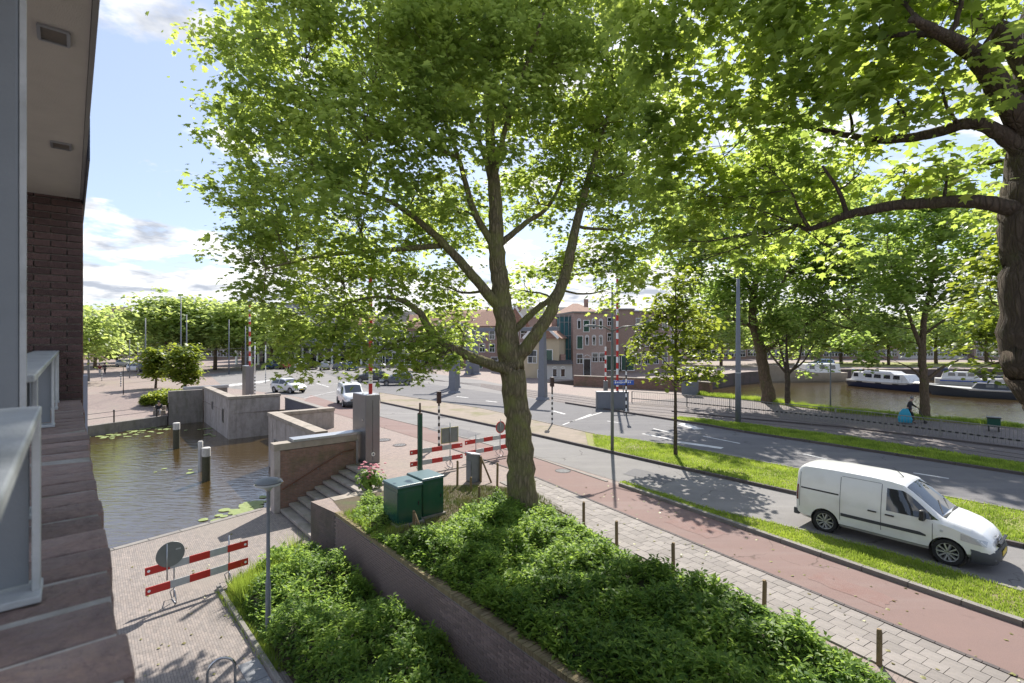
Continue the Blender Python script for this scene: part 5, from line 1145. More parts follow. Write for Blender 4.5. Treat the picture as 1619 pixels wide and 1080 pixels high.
lob = LB(*[(x, y, Y + random.uniform(-1.5, 1), r_) for x, y, r_ in ((1590, 400, 36), (1560, 430, 34), (1600, 460, 40), (1555, 490, 36), (1590, 520, 36), (1545, 540, 30), (1580, 575, 28), (1545, 585, 16), (1535, 450, 26), (1640, 420, 60), (1640, 540, 50), (1650, 330, 50), (1525, 560, 14))])
grow('bank_tree', 'bright leafy tree behind the dark trunk at the right edge', B, limbs, lob, 0.24, M['leaf_light'], M['bark_pale'], per_r=9, m_leaf=20, spread=0.36, tmpl=LEAF5, seg=10, group='trees along the water', twig_r=0.012)

# --- distant trees
def auto_tree(name, label, base, h, r_, leafm, n_lobes=16, leaf=0.6, per=1.2, ml=22, low=0.28, group='distant trees', seg=9, spread=0.9):
    base = Vector(base); ck = h * (1 + low) / 2; rz = h * (1 - low) / 2
    trunk = [(base, h * .028), (base + Vector((random.uniform(-.1, .1), 0, h * .3)), h * .022), (base + Vector((random.uniform(-.3, .3), 0, h * .6)), h * .014), (base + Vector((random.uniform(-.4, .4), 0, h * .9)), h * .005)]
    lobes = []
    for k in range(n_lobes):
        a = 2.4 * k + random.uniform(-.4, .4); zz = -0.85 + 1.75 * (k + .5) / n_lobes; rr = math.sqrt(max(0.05, 1 - zz * zz)) * random.uniform(.5, .8)
        lobes.append((base + Vector((math.cos(a) * rr * r_, math.sin(a) * rr * r_, ck + zz * rz * .82)), r_ * random.uniform(.34, .5)))
    return grow(name, label, base, [trunk], lobes, leaf, leafm, M['bark_pale'], per_r=per, m_leaf=ml, spread=spread, tmpl=LEAF5, seg=seg, group=group, twig_r=0.0, sub=3)
far = [(128, 600, 62, 9.6, 4.4, 'bushy tree behind the grey lamp mast beside the brick pier'), (150, 588, 95, 11, 5.5, 'leafy tree on the far left street behind the walkers'), (185, 588, 105, 8.5, 4.8, 'low tree below the distant brick tower'), (262, 592, 88, 13.2, 6.6, 'tallest tree behind the two round willows'),
       (300, 592, 92, 12.0, 5.8, 'tree right behind the two round willows'), (340, 592, 90, 12.2, 5.8, 'leafy tree behind the distant boom'), (385, 592, 88, 11.8, 5.6, 'leafy tree left of the arcade building'), (430, 590, 100, 12, 6, 'tree in front of the arcade building'), (215, 588, 120, 11, 5.5, 'tree between the brick tower and the tallest tree')]
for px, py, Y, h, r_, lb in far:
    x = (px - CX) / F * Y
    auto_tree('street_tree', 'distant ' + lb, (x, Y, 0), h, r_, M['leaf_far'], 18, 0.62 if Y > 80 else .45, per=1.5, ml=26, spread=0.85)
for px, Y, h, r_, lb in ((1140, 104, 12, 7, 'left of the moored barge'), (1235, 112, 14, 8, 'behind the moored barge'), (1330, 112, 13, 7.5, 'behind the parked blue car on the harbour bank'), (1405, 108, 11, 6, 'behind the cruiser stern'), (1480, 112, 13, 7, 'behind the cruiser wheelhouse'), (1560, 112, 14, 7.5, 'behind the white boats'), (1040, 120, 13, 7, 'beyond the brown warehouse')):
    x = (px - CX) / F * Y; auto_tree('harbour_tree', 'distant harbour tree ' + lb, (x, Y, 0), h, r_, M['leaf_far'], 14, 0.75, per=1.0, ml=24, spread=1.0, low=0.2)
for px, Y, lb in ((655, 88, 'left one'), (681, 88, 'right one')):
    auto_tree('clipped_tree', 'small clipped tree before the brick houses, ' + lb + ' of the two', ((px - CX) / F * Y, Y, 0), 4.6, 1.3, M['leaf_far'], 8, 0.35, per=8, ml=20, low=0.42, spread=0.35, group='two small clipped trees')
# two round willows on the plaza
for px, Y, h, r_, lb in ((246, 56.5, 4.8, 1.4, 'left hand round headed willow on the plaza, trunk visible'), (293, 55.5, 5.0, 1.75, 'right hand wider round headed willow behind the concrete wing wall')):
    x = (px - CX) / F * Y
    auto_tree('willow_tree', lb, (x, Y, 0), h, r_, M['leaf_light'], 26, 0.30, per=10, ml=26, low=0.05 if px > 260 else 0.16, group='round headed willows', spread=0.34)

# --- planting beds
def vnoise(x, y, s, seed):
    r2 = np.random.default_rng(seed); g = r2.random((64, 64)); u, v = x / s, y / s
    i, j = np.floor(u).astype(int), np.floor(v).astype(int); fu, fv = u - i, v - j; fu = fu * fu * (3 - 2 * fu); fv = fv * fv * (3 - 2 * fv)
    a, b, c, d = g[i % 64, j % 64], g[(i + 1) % 64, j % 64], g[i % 64, (j + 1) % 64], g[(i + 1) % 64, (j + 1) % 64]
    return (a * (1 - fu) + b * fu) * (1 - fv) + (c * (1 - fu) + d * fu) * fv
def sample_poly(poly, n):
    pts = [Vector((p[0], p[1], 0)) for p in poly]; tr = tessellate_polygon([pts])
    A = np.array([[tuple(pts[i])[:2] for i in t] for t in tr]); ar = 0.5 * np.abs((A[:, 1, 0] - A[:, 0, 0]) * (A[:, 2, 1] - A[:, 0, 1]) - (A[:, 2, 0] - A[:, 0, 0]) * (A[:, 1, 1] - A[:, 0, 1]))
    k = rng.choice(len(A), n, p=ar / ar.sum()); r1, r2 = np.sqrt(rng.random(n)), rng.random(n)
    return (A[k, 0] * (1 - r1)[:, None] + A[k, 1] * (r1 * (1 - r2))[:, None] + A[k, 2] * (r1 * r2)[:, None]), ar.sum()
def edge_dist(q, poly):
    d = np.full(len(q), 1e9); n = len(poly)
    for i in range(n):
        a, b = np.array(poly[i][:2]), np.array(poly[(i + 1) % n][:2]); ab = b - a
        t = np.clip(((q - a) @ ab) / (ab @ ab), 0, 1); d = np.minimum(d, np.linalg.norm(q - (a + t[:, None] * ab), axis=1))
    return d
def shrubs(name, label, poly, z0, h0, n, per, leaf, m, seed, hv=0.35):
    q, area = sample_poly(poly, n); e = edge_dist(q, poly)
    def hh(q, e): return (h0 + hv * (vnoise(q[:, 0] + 50, q[:, 1] + 50, 0.55, seed) - .4) + 0.9 * hv * (vnoise(q[:, 0] + 50, q[:, 1] + 50, 1.7, seed + 1) - .5)) * np.clip(0.35 + e / 0.45, 0, 1)
    ht = hh(q, e) * rng.uniform(0.5, 1.12, n) + (rng.random(n) < 0.05) * rng.uniform(0.05, 0.22, n)
    root = empty(name, (0, 0, z0)); root['label'] = label; root['kind'] = 'stuff'
    ci = np.repeat(np.arange(n), per); N_ = n * per
    az = rng.uniform(0, 2 * math.pi, N_); elv = rng.uniform(-0.25, 0.95, N_)
    d = np.stack([np.cos(az) * np.cos(elv), np.sin(az) * np.cos(elv), np.sin(elv)], 1)
    pos = np.stack([q[ci, 0], q[ci, 1], ht[ci] - rng.uniform(0, 0.16, N_)], 1) + d * 0.02
    nor = np.stack([-np.cos(az) * np.sin(elv), -np.sin(az) * np.sin(elv), np.cos(elv)], 1) + rng.normal(size=(N_, 3)) * 0.18
    sz = leaf * rng.uniform(.6, 1.25, N_)
    leaf_cloud('foliage', pos, nor, sz, LANCE, m, root, fan=False, tang=d, widths=sz * 0.42)
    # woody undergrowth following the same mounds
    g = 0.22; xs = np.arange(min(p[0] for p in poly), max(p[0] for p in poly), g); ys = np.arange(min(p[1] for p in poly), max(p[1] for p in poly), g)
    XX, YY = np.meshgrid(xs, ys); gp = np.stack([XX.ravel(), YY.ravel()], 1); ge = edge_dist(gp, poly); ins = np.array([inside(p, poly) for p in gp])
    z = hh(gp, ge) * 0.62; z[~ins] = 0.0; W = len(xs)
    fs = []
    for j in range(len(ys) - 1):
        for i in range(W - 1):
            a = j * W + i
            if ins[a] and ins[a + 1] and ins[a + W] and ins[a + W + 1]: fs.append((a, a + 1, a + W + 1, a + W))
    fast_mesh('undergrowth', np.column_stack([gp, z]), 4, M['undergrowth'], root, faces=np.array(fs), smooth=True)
    st_ = MB()
    for k in rng.choice(n, min(n, 500), replace=False):
        st_.tube([(q[k, 0], q[k, 1], 0), (q[k, 0] + random.uniform(-.05, .05), q[k, 1] + random.uniform(-.05, .05), ht[k])], [0.008, 0.004], 4, cap=False)
    st_.build('stems', M['bark_dark'], root, uv=False)
    return root
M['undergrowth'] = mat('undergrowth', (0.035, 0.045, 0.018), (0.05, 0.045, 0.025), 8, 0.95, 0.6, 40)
up_poly = [tuple(RW(t, 0.18)) for t in (1.6, 6, 12, 18.5)] + [tuple(p[:2]) for p in (G(1560, 1180), G(1390, 1075), G(1208, 985), G(1065, 930), G(975, 884), G(923, 848), G(872, 814), G(790, 802), G(735, 818), G(690, 850), G(640, 860), G(585, 846))]
lo_poly = [tuple(p) for p in (RW(0.35, -0.3), RW(5, -0.05), RW(15, -0.05), RW(18, -3.2))] + [tuple((k0 + kd * s_ + kn * 0.22)[:2]) for s_ in (12, 5, 1.2)] + [tuple(G(370, 925, QZ)[:2]), tuple(G(480, 880, QZ)[:2])]
struct('bed_soil', MB().poly([(p[0], p[1], 0) for p in [tuple(RW(0.1, 0.2)), tuple(RW(18.5, 0.2))] + up_poly[4:10] + [tuple(G(862, 792)[:2]), tuple(G(846, 778)[:2]), tuple(G(800, 770)[:2]), tuple(G(752, 766)[:2]), tuple(G(700, 768)[:2]), tuple(G(668, 766)[:2]), (-4.1, 18.9), (-4.75, 19.05), (-6.3, 17.65)]], 0.006), M['soil'])
struct('lower_bed_soil', MB().poly([(p[0], p[1], 0) for p in lo_poly], QZ + 0.02), M['soil'])
shrubs('shrub_bed', 'dense glossy green shrubs of the raised bed below the big tree', up_poly, 0.0, 0.42, 14500, 9, 0.122, M['leaf_shrub'], 3, 0.5)
shrubs('lower_shrub_bed', 'dense dark green shrubs of the lower bed beside the quay', lo_poly, QZ, 0.60, 8800, 9, 0.122, M['leaf_shrub'], 11, 0.6)

shrubs('wall_shrubs', 'low green plants between the stair pier and the green cabinets', [tuple(p) for p in (RW(0.9, 0.2), RW(2.6, 0.2), RW(2.2, 0.9), RW(0.4, 1.6), (-5.3, 18.4))], -0.02, 0.26, 700, 8, 0.11, M['leaf_shrub'], 31, 0.3)

def grass(name, label, poly, z0, n, h, m, wd=0.012, lean=0.5):
    q, area = sample_poly(poly, n); q = q + rng.normal(size=q.shape) * 0.035
    q = q[vnoise(q[:, 0] + 50, q[:, 1] + 50, 1.1, 9) * 0.8 + rng.random(n) * 0.55 > 0.34]; n = len(q); hh = h * rng.uniform(.4, 1.2, n) * (0.55 + 0.9 * vnoise(q[:, 0] + 50, q[:, 1] + 50, 0.6, 5))
    az = rng.uniform(0, 2 * math.pi, n); b = np.stack([np.cos(az), np.sin(az), np.zeros(n)], 1) * wd
    base = np.column_stack([q, np.zeros(n)]); az2 = rng.uniform(0, 2 * math.pi, n); ln = rng.uniform(0, lean, n) * hh
    tip = base + np.stack([np.cos(az2) * ln, np.sin(az2) * ln, hh], 1)
    v = np.stack([base - b, base + b, tip], 1).reshape(-1, 3)
    o = fast_mesh(name, v, 3, m, None, (0, 0, z0)); o['label'] = label; o['kind'] = 'stuff'; return o
def pp(lo, hi, e=10): return [(p.x, p.y) for p in ext(lo, e) + ext(hi, e)[::-1]]
grass('verge_grass', 'bright mown grass on the verge between bike path and road', pp(verge_lo, verge_hi, 4), 0.08, 30000, 0.075, M['leaf_grass'])
grass('median_grass', 'bright mown grass on the road median', pp([G(940, 708)] + med_lo[3:], [G(938, 689)] + med_hi[3:], 4), 0.09, 48000, 0.085, M['leaf_grass'], 0.016)
grass('tramside_grass', 'mown grass strip between far carriageway and tramway', pp(strip2_lo, strip2_hi, 6), 0.08, 26000, 0.13, M['leaf_grass'], 0.022)
grass('bank_grass', 'rough grass along the water edge', [(p.x, p.y) for p in ext(bank_off, 1, True) + ext(bank_ln, 1, True)[::-1]], 0.07, 16000, 0.28, M['leaf_grass'], 0.022)
grass('bed_grass', 'dry straw grass round the green cabinets and stakes', [tuple(G(x, y)[:2]) for x, y in ((600, 800), (672, 768), (700, 770), (752, 768), (800, 772), (850, 782), (900, 815), (880, 825), (800, 822), (740, 836), (690, 858), (590, 850))], 0.008, 15000, 0.12, mat('straw', (0.34, 0.31, 0.11), (0.17, 0.24, 0.05), 1.6, 0.9), 0.010)
grass('wall_grass', 'tufts of grass on the wall end beside the stairs', [tuple(p) for p in (RW(0.3, 0.1), RW(3.2, 0.1), RW(2.8, 1.0), RW(0.2, 1.3))], -0.02, 3500, 0.18, M['leaf_grass'], 0.008, 0.8)
grass('quay_tall_grass', 'tall yellow green grass at the top corner of the lower shrubs', [tuple(G(x, y, QZ)[:2]) for x, y in ((362, 930), (420, 902), (478, 880), (470, 915), (420, 940), (385, 965))], QZ, 6500, 0.62, M['leaf_grass'], 0.012, 0.6)
grass('kerb_weeds', 'weeds along the kerb of the lower bed', [tuple((k0 + kd * s_ + kn * o_)[:2]) for s_, o_ in ((0.2, -.1), (5, -.02), (5, .25), (0.2, .25))], QZ, 2500, 0.16, M['leaf_grass'], 0.008, 0.9)

# hedge on the plaza
hp_ = [(-31.0, 46.6), (-33.6, 52.4), (-35.8, 51.4), (-34.6, 47.0)]
shrubs('plaza_hedge', 'low sunlit hedge on the plaza beside the dark wing wall', hp_, -0.75, 1.0, 1500, 8, 0.30, M['leaf_light'], 21, 0.2)
# lily pads
lv, lf = [], []
def pads(px, py, n, sx_, sy_):
    for k in range(n):
        g = G(px + random.gauss(0, sx_), py + random.gauss(0, sy_), WZ); r_ = random.uniform(.09, .24); o = len(lv); a0 = random.uniform(0, 6)
        for i in range(9): lv.append((g.x + r_ * math.cos(a0 + i * .66), g.y + r_ * math.sin(a0 + i * .66), WZ + 0.012 + random.uniform(0, .02)))
        lf.append(tuple(range(o, o + 9)))
for a in ((175, 690, 26, 14, 2.5), (215, 682, 34, 16, 3), (255, 680, 16, 14, 4), (385, 808, 30, 14, 4), (350, 822, 14, 10, 3), (405, 796, 22, 8, 4), (330, 683, 8, 10, 4), (300, 735, 6, 40, 12)): pads(*a)
me = bpy.data.meshes.new('lily_pads'); me.from_pydata(lv, [], lf); o = bpy.data.objects.new('lily_pads', me); col.objects.link(o); me.materials.append(M['lily']); o['kind'] = 'stuff'; o['label'] = 'floating lily pads along both canal edges'
# flowering bush at the top of the stairs
fp = P(585, 762, 18.9); t = empty('flowering_bush', (fp.x, fp.y, -0.1), 0, 'pink flowering bush beside the steps left of the green cabinets', 'bush')
n = 420; d = unit(rng.normal(size=(n, 3))); pos = d * np.array([.62, .5, .42]) * rng.uniform(.3, 1, (n, 1)) + np.array([0, 0, .45])
leaf_cloud('foliage', pos, d + np.array([0, 0, .6]), np.full(n, .13), LEAF5, M['leaf_shrub'], t)['kind'] = 'stuff'
fl = MB()
for k in range(46):
    a = random.uniform(0, 6.3); r_ = random.uniform(.1, .6); z = .55 + .45 * random.random(); c = Vector((r_ * math.cos(a), r_ * .8 * math.sin(a), z))
    fl.lathe([(0.0, 0), (.035, .012), (.055, .035), (.03, .045), (0, .04)], c, 7, Matrix.Rotation(random.uniform(-.6, .6), 3, 'X'))
fl.build('blossoms', M['petal'], t)
for k in range(8): MB().tube([(0, 0, 0), (random.uniform(-.3, .3), random.uniform(-.3, .3), .8)], [.012, .005], 5).build('stem', M['bark_dark'], t)

# fallen leaves and litter on path, road and quay
n = 200; ra_ = [(850, 760), (1619, 1075), (1619, 990), (980, 768)]
q1, _ = sample_poly([tuple(p[:2]) for p in bike_lo[3:] + bike_hi[::-1][:4]], 70); q2_, _ = sample_poly([(p.x, p.y) for p in walk_poly], 90); q3, _ = sample_poly([tuple(G(x, y, QZ)[:2]) for x, y in ((200, 900), (400, 830), (340, 930), (420, 1075), (215, 1075))], 40)
pos = np.vstack([np.column_stack([q1, np.full(70, .022)]), np.column_stack([q2_, np.full(90, .04)]), np.column_stack([q3, np.full(40, QZ + .02)])])
o = leaf_cloud('fallen_leaves', pos, rng.normal(size=(n, 3)) * .25 + np.array([0, 0, 1.0]), rng.uniform(.04, .10, n), LEAF5, leafmat('fallen_leaf', (.16, .13, .04), (.30, .30, .10), (.3, .3, .08), .25)); o['kind'] = 'stuff'; o['label'] = 'fallen leaves scattered over bike path, sidewalk and quay'
# ================================================================== VEHICLES, BOATS, PEOPLE
M['tyre'] = mat('tyre', (0.02, 0.02, 0.02), (0.03, 0.03, 0.03), 12, 0.85)
M['rim'] = mat('wheel_cover', (0.50, 0.50, 0.50), (0.42, 0.42, 0.42), 6, 0.35, metal=0.5)
M['van_white'] = mat('van_white', (0.74, 0.74, 0.72), (0.70, 0.70, 0.68), 2, 0.28, coat=0.6, c3=(0.64, 0.63, 0.60), scale3=1.5)
M['trim'] = mat('plastic_trim', (0.055, 0.06, 0.068), (0.045, 0.048, 0.055), 8, 0.6)
M['car_glass'] = glassmat('car_glass', (0.03, 0.035, 0.04), 0.03)
M['lamp_glass'] = mat('headlamp', (0.50, 0.52, 0.54), (0.36, 0.38, 0.40), 14, 0.12, metal=0.1, coat=0.8)
M['tail'] = mat('tail_lamp', (0.16, 0.012, 0.012), (0.1, 0.01, 0.01), 10, 0.2, coat=0.5)

class Body:
    def __init__(s, st): s.st = np.array(st, dtype=float)
    def at(s, x): return [np.interp(x, s.st[:, 0], s.st[:, k]) for k in range(1, 6)]
    def half(s, x):
        zb, zs, zt, ws, wt = s.at(x); h = zt - zs
        return [(ws * .86, zb), (ws * .985, zb + .10), (ws, zb + (zs - zb) * .55), (ws * .99, zs), (wt + (ws - wt) * .42, zs + h * .52), (wt, zt - h * .13), (wt * .93, zt - h * .035), (wt * .6, zt + .005), (0.0, zt + .018)]
    def ring(s, x):
        hp = s.half(x); return [(x, -y, z) for y, z in hp] + [(x, y, z) for y, z in hp[-2::-1]]
    def side_y(s, x, z):
        hp = s.half(x)[:7]; return np.interp(z, [p[1] for p in hp], [p[0] for p in hp])
    def top_z(s, x, y):
        hp = s.half(x)[5:][::-1]; return np.interp(abs(y), [p[0] for p in hp], [p[1] for p in hp])
    def patch(s, sg, xs, lo, hi, nz=4, off=.006):
        mb = MB(); V_ = []
        for x in xs:
            a, b = lo(x), hi(x)
            for k in range(nz + 1):
                z = a + (b - a) * k / nz; V_.append((x, sg * (s.side_y(x, z) + off), z))
        m = nz + 1; f = [(i * m + k, i * m + k + 1, (i + 1) * m + k + 1, (i + 1) * m + k) for i in range(len(xs) - 1) for k in range(nz)]
        return mb.add(V_, [q if sg > 0 else q[::-1] for q in f])
    def top_patch(s, xs, yl, ny=8, off=.008):
        mb = MB(); V_ = [(x, -yl(x) + 2 * yl(x) * k / ny, s.top_z(x, -yl(x) + 2 * yl(x) * k / ny) + off) for x in xs for k in range(ny + 1)]
        m = ny + 1; return mb.add(V_, [(i * m + k, (i + 1) * m + k, (i + 1) * m + k + 1, i * m + k + 1) for i in range(len(xs) - 1) for k in range(ny)])
def carve(o, cutters):
    for c in cutters:
        md = o.modifiers.new('arch', 'BOOLEAN'); md.operation = 'DIFFERENCE'; md.object = c; md.solver = 'EXACT'
    bpy.context.view_layer.update(); dg = bpy.context.evaluated_depsgraph_get()
    me = bpy.data.meshes.new_from_object(o.evaluated_get(dg)); o.modifiers.clear(); o.data = me
    for c in cutters: bpy.data.objects.remove(c, do_unlink=True)
    me.polygons.foreach_set('use_smooth', [True] * len(me.polygons))
    try: me.set_sharp_from_angle(angle=R(38))
    except Exception: pass
def wheel(par, x, y, r_, sg, spokes=10):
    t = empty('wheel', (x, y, r_), 0, parent=par); rot = Matrix.Rotation(R(-90) * sg, 3, 'X')
    MB().lathe([(r_ * .62, -.1), (r_ * .93, -.1), (r_, -.06), (r_, .06), (r_ * .95, .095), (r_ * .72, .1), (r_ * .68, .06)], (0, 0, 0), 28, rot, cap=False).build('tyre', M['tyre'], t, smooth=True, angle=50)
    mb = MB().lathe([(0, .055), (r_ * .16, .06), (r_ * .2, .03)], (0, 0, 0), 20, rot)
    mb.lathe([(r_ * .62, .03), (r_ * .66, .085), (r_ * .735, .09), (r_ * .735, .02)], (0, 0, 0), 28, rot, cap=False)
    for k in range(spokes):
        a = 2 * math.pi * k / spokes; d = Vector((math.cos(a), 0, math.sin(a)))
        mb.beam(d * r_ * .14 + Vector((0, sg * .055, 0)), d * r_ * .70 + Vector((0, sg * .08, 0)), .075, .03)
    mb.build('rim', M['rim'], t)
    MB().lathe([(0, .012), (r_ * .64, .012)], (0, 0, 0), 24, rot).build('brake_shade', M['trim'], t)
def make_car(name, label, cat, loc, rz, st, axles, wr, paint, glass, wscreen, van=False, detail=True, group=None, rear=None):
    t = empty(name, loc, rz, label, cat, group); B_ = Body(st); L_ = st[-1][0]
    xs = sorted(set([s_[0] for s_ in st] + list(np.linspace(.2, L_ - .1, 26 if detail else 10))))
    body = MB().loft([B_.ring(x) for x in xs]).build('body', paint, t, smooth=True, fixn=True, uv=False)
    yw = B_.at(axles[0])[3] - .13
    if detail:
        cs = []
        for ax in axles:
            for sg in (-1, 1):
                c = MB().tube([(ax, sg * (yw - .18), wr), (ax, sg * (yw + .4), wr)], wr * 1.17, 28).build('cutter', None, None, uv=False, fixn=True); c.parent = t; c.matrix_parent_inverse = Matrix.Identity(4); cs.append(c)
        carve(body, cs)
        for ax in axles:
            for sg in (-1, 1):
                MB().tube([(ax, sg * (yw - .175), wr), (ax, sg * (yw + .08), wr)], wr * 1.165, 28, cap=False).build('wheel_well', M['black'], t)
    else:
        try: body.data.set_sharp_from_angle(angle=R(40))
        except Exception: pass
    for ax in axles:
        for sg in (-1, 1): wheel(t, ax, sg * (yw if detail else yw + .06), wr, sg, 10)
    for sg in (-1, 1):
        for (x0, x1, lo, hi) in glass:
            B_.patch(sg, list(np.linspace(x0, x1, 14)), lo, (lambda x, hi=hi, lo=lo: max(lo(x) + .004, hi(x, B_))), 4).build('side_window', M['car_glass'], t, smooth=True, uv=False)
    x0, x1 = wscreen
    B_.top_patch(list(np.linspace(x0, x1, 8)), lambda x: B_.at(x)[4] * .90).build('windscreen', M['car_glass'], t, smooth=True, uv=False)
    return t, B_
van_st = [(0.00, .42, 1.0, 1.50, .78, .66), (0.03, .36, 1.0, 1.66, .83, .70), (.10, .32, 1.02, 1.755, .86, .725), (.25, .28, 1.03, 1.795, .88, .74), (1.0, .26, 1.03, 1.825, .90, .755), (1.9, .26, 1.02, 1.82, .905, .755), (2.35, .26, 1.01, 1.795, .905, .745), (2.62, .26, 1.0, 1.745, .905, .735),
          (2.80, .26, 1.0, 1.62, .905, .72), (3.05, .26, .99, 1.41, .90, .72), (3.30, .27, .985, 1.20, .895, .735), (3.42, .27, .98, 1.11, .89, .755), (3.65, .28, .93, 1.06, .88, .76), (3.95, .30, .84, .98, .86, .71), (4.15, .32, .74, .87, .82, .65), (4.28, .34, .62, .74, .76, .60), (4.36, .36, .52, .60, .66, .52), (4.38, .40, .48, .54, .55, .45)]
vhi = lambda x, B_: min(1.60, B_.at(x)[2] - .13) if x < 3.2 else B_.at(x)[2] - .10 - .25 * (x - 3.2)
def van(loc, rz, label, detail):
    t, B_ = make_car('delivery_van', label, 'van', loc, rz, van_st, (.80, 3.53), .315, M['van_white'], [(2.28, 3.36, lambda x: 1.03 + .02 * (x > 3.2), vhi)], (2.68, 3.40), detail=detail, group='white delivery vans')
    rot = None
    # bumpers
    rg = []
    for x, wd in ((3.98, .885), (4.12, .85), (4.26, .79), (4.37, .69), (4.43, .52), (4.44, .3)):
        rg.append([(x - .05, -wd * .93, .20), (x, -wd, .30), (x, -wd, .46), (x - .03, -wd * .96, .55), (x - .03, wd * .96, .55), (x, wd, .46), (x, wd, .30), (x - .05, wd * .93, .20)])
    fb = MB().loft(rg).build('front_bumper', M['trim'], t, fixn=True, smooth=True, angle=50)
    MB().box((4.425, 0, .31), (.03, .8, .08)).build('air_intake', M['black'], fb, bevel=.01)
    for sg in (-1, 1): MB().lathe([(0, 0), (.06, 0), (.05, .02), (0, .02)], (4.36, sg * .62, .36), 12, Matrix.Rotation(R(80), 3, 'Y')).build('fog_lamp', M['lamp_glass'], fb)
    MB().box((0.02, 0, .42), (.16, 1.66, .20)).build('rear_bumper', M['trim'], t, bevel=.03)
    MB().box((4.40, 0, .66), (.06, .9, .10), rot=Matrix.Rotation(R(20), 3, 'Y')).build('grille', M['black'], t, bevel=.01)
    gl = MB()
    for z in (.70, .76): gl.beam((4.36 - (z - .7) * .5, -.14, z - .02), (4.37 - (z - .7) * .5, 0, z + .02), .02, .025); gl.beam((4.37 - (z - .7) * .5, 0, z + .02), (4.36 - (z - .7) * .5, .14, z - .02), .02, .025)
    gl.build('chevron_emblem', M['stainless'], t)
    MB().box((4.445, 0, .42), (.012, .5, .11)).build('number_plate', M['yellow'], t)
    for sg in (-1, 1):
        B_.patch(sg, list(np.linspace(3.78, 4.24, 10)), lambda x: .70 - .22 * (x - 3.78) * .6, lambda x: min(.86 - .22 * (x - 3.78), B_.at(x)[2] - .035), 3, .008).build('headlight', M['lamp_glass'], t, smooth=True)
        B_.patch(sg, [.012, .05, .09], lambda x: .78, lambda x: 1.22, 4, .008).build('tail_light', M['tail'], t)
        if not detail: continue
        B_.patch(sg, list(np.linspace(1.22, 3.12, 16)), lambda x: .60, lambda x: .685 if x < 3.05 else .64, 2, .014).build('rub_strip', M['trim'], t)
        B_.patch(sg, list(np.linspace(.16, 1.16, 8)), lambda x: 1.145, lambda x: 1.185, 1, .008).build('slide_rail', M['black'], t)
        for x, z0, z1 in ((1.19, .34, 1.66), (2.16, .34, 1.68), (3.24, .34, 1.0), (.12, .6, 1.7)):
            B_.patch(sg, [x, x + .012], lambda x: z0, lambda x: z1, 8, .004).build('door_seam', M['trim'], t)
        B_.patch(sg, list(np.linspace(.3, 3.2, 12)), lambda x: .335, lambda x: .345, 1, .004).build('sill_seam', M['trim'], t)
        B_.patch(sg, list(np.linspace(1.22, 2.15, 8)), lambda x: 1.685, lambda x: 1.694, 1, .004).build('door_seam', M['trim'], t)
        for x, z in ((1.97, .93), (2.36, .92)):
            MB().box((x, sg * (B_.side_y(x, z) + .018), z), (.2, .035, .035)).build('door_handle', M['black'], t, bevel=.008)
        mr = MB().box((3.06, sg * (B_.side_y(3.06, 1.1) + .13), 1.13), (.12, .2, .26), top=(.8, .8)).build('mirror', M['black'], t, bevel=.03)
        MB().box((3.06, sg * (B_.side_y(3.06, 1.06) + .02), 1.06), (.08, .14, .05)).build('mirror_arm', M['black'], mr)
        MB().lathe([(0, 0), (.035, 0), (.03, .012), (0, .014)], (3.42, sg * (B_.side_y(3.42, .82)), .82), 10, Matrix.Rotation(R(-90) * sg, 3, 'X')).build('indicator', M['lamp_glass'], t)
    if detail:
        for a, b in (((3.38, -.5, 1.15), (3.18, .05, 1.335)), ((3.38, .1, 1.15), (3.2, .55, 1.30))): MB().beam(a, b, .02, .02).build('wiper', M['black'], t)
        MB().tube([(2.45, 0, 1.80), (2.22, 0, 2.02)], [.012, .004], 6).build('aerial', M['black'], t)
        MB().box((3.40, 0, 1.105), (.14, 1.32, .03)).build('cowl', M['black'], t, bevel=.01)
    return t
hv = Vector((math.cos(RD), math.sin(RD)))
van((9.19, 15.76, 0.008), R(-51.3), 'white panel van driving on the near road, black side strip', True)
van((-14.6, 44.6, 0.008), R(-62), 'white delivery van seen behind the steel barrier pillar', False)
hat_st = [(0, .45, .85, 1.0, .7, .55), (.06, .35, .88, 1.20, .78, .58), (.3, .28, .9, 1.38, .82, .62), (.8, .24, .92, 1.45, .84, .64), (1.5, .23, .92, 1.47, .85, .64), (2.0, .23, .91, 1.40, .85, .62), (2.5, .23, .9, 1.16, .85, .63), (2.85, .24, .88, .99, .84, .68), (3.3, .26, .8, .9, .82, .66), (3.65, .3, .68, .76, .76, .6), (3.83, .34, .55, .62, .66, .5), (3.9, .4, .5, .55, .5, .4)]
def hatch(loc, rz, label, paint, group='cars', detail=False, sc=1.0):
    t, B_ = make_car('parked_car' if group.startswith('parked') else 'car', label, 'car', loc, rz, hat_st, (.65, 3.1), .30, paint, [(.35, 1.35, lambda x: .95, lambda x, b: b.at(x)[2] - .10), (1.42, 2.72, lambda x: .94, lambda x, b: b.at(x)[2] - .09)], (2.06, 2.80), detail=detail, group=group)
    for sg in (-1, 1):
        B_.patch(sg, list(np.linspace(3.4, 3.75, 6)), lambda x: .58, lambda x: min(.70, B_.at(x)[2] - .04), 2, .008).build('headlight', M['lamp_glass'], t)
        B_.patch(sg, [.03, .1, .2], lambda x: .75, lambda x: .98, 2, .008).build('tail_light', M['tail'], t)
        MB().box((2.45, sg * .93, .98), (.1, .16, .12)).build('mirror', paint, t, bevel=.02)
    MB().box((3.84, 0, .42), (.1, 1.1, .16)).build('grille', M['trim'], t, bevel=.02)
    MB().box((3.90, 0, .42), (.012, .48, .1)).build('number_plate', M['yellow'], t)
    B_.top_patch([.07, .14, .22, .28], lambda x: B_.at(x)[4] * .85).build('rear_window', M['car_glass'], t)
    t.scale = (sc, sc, sc); return t
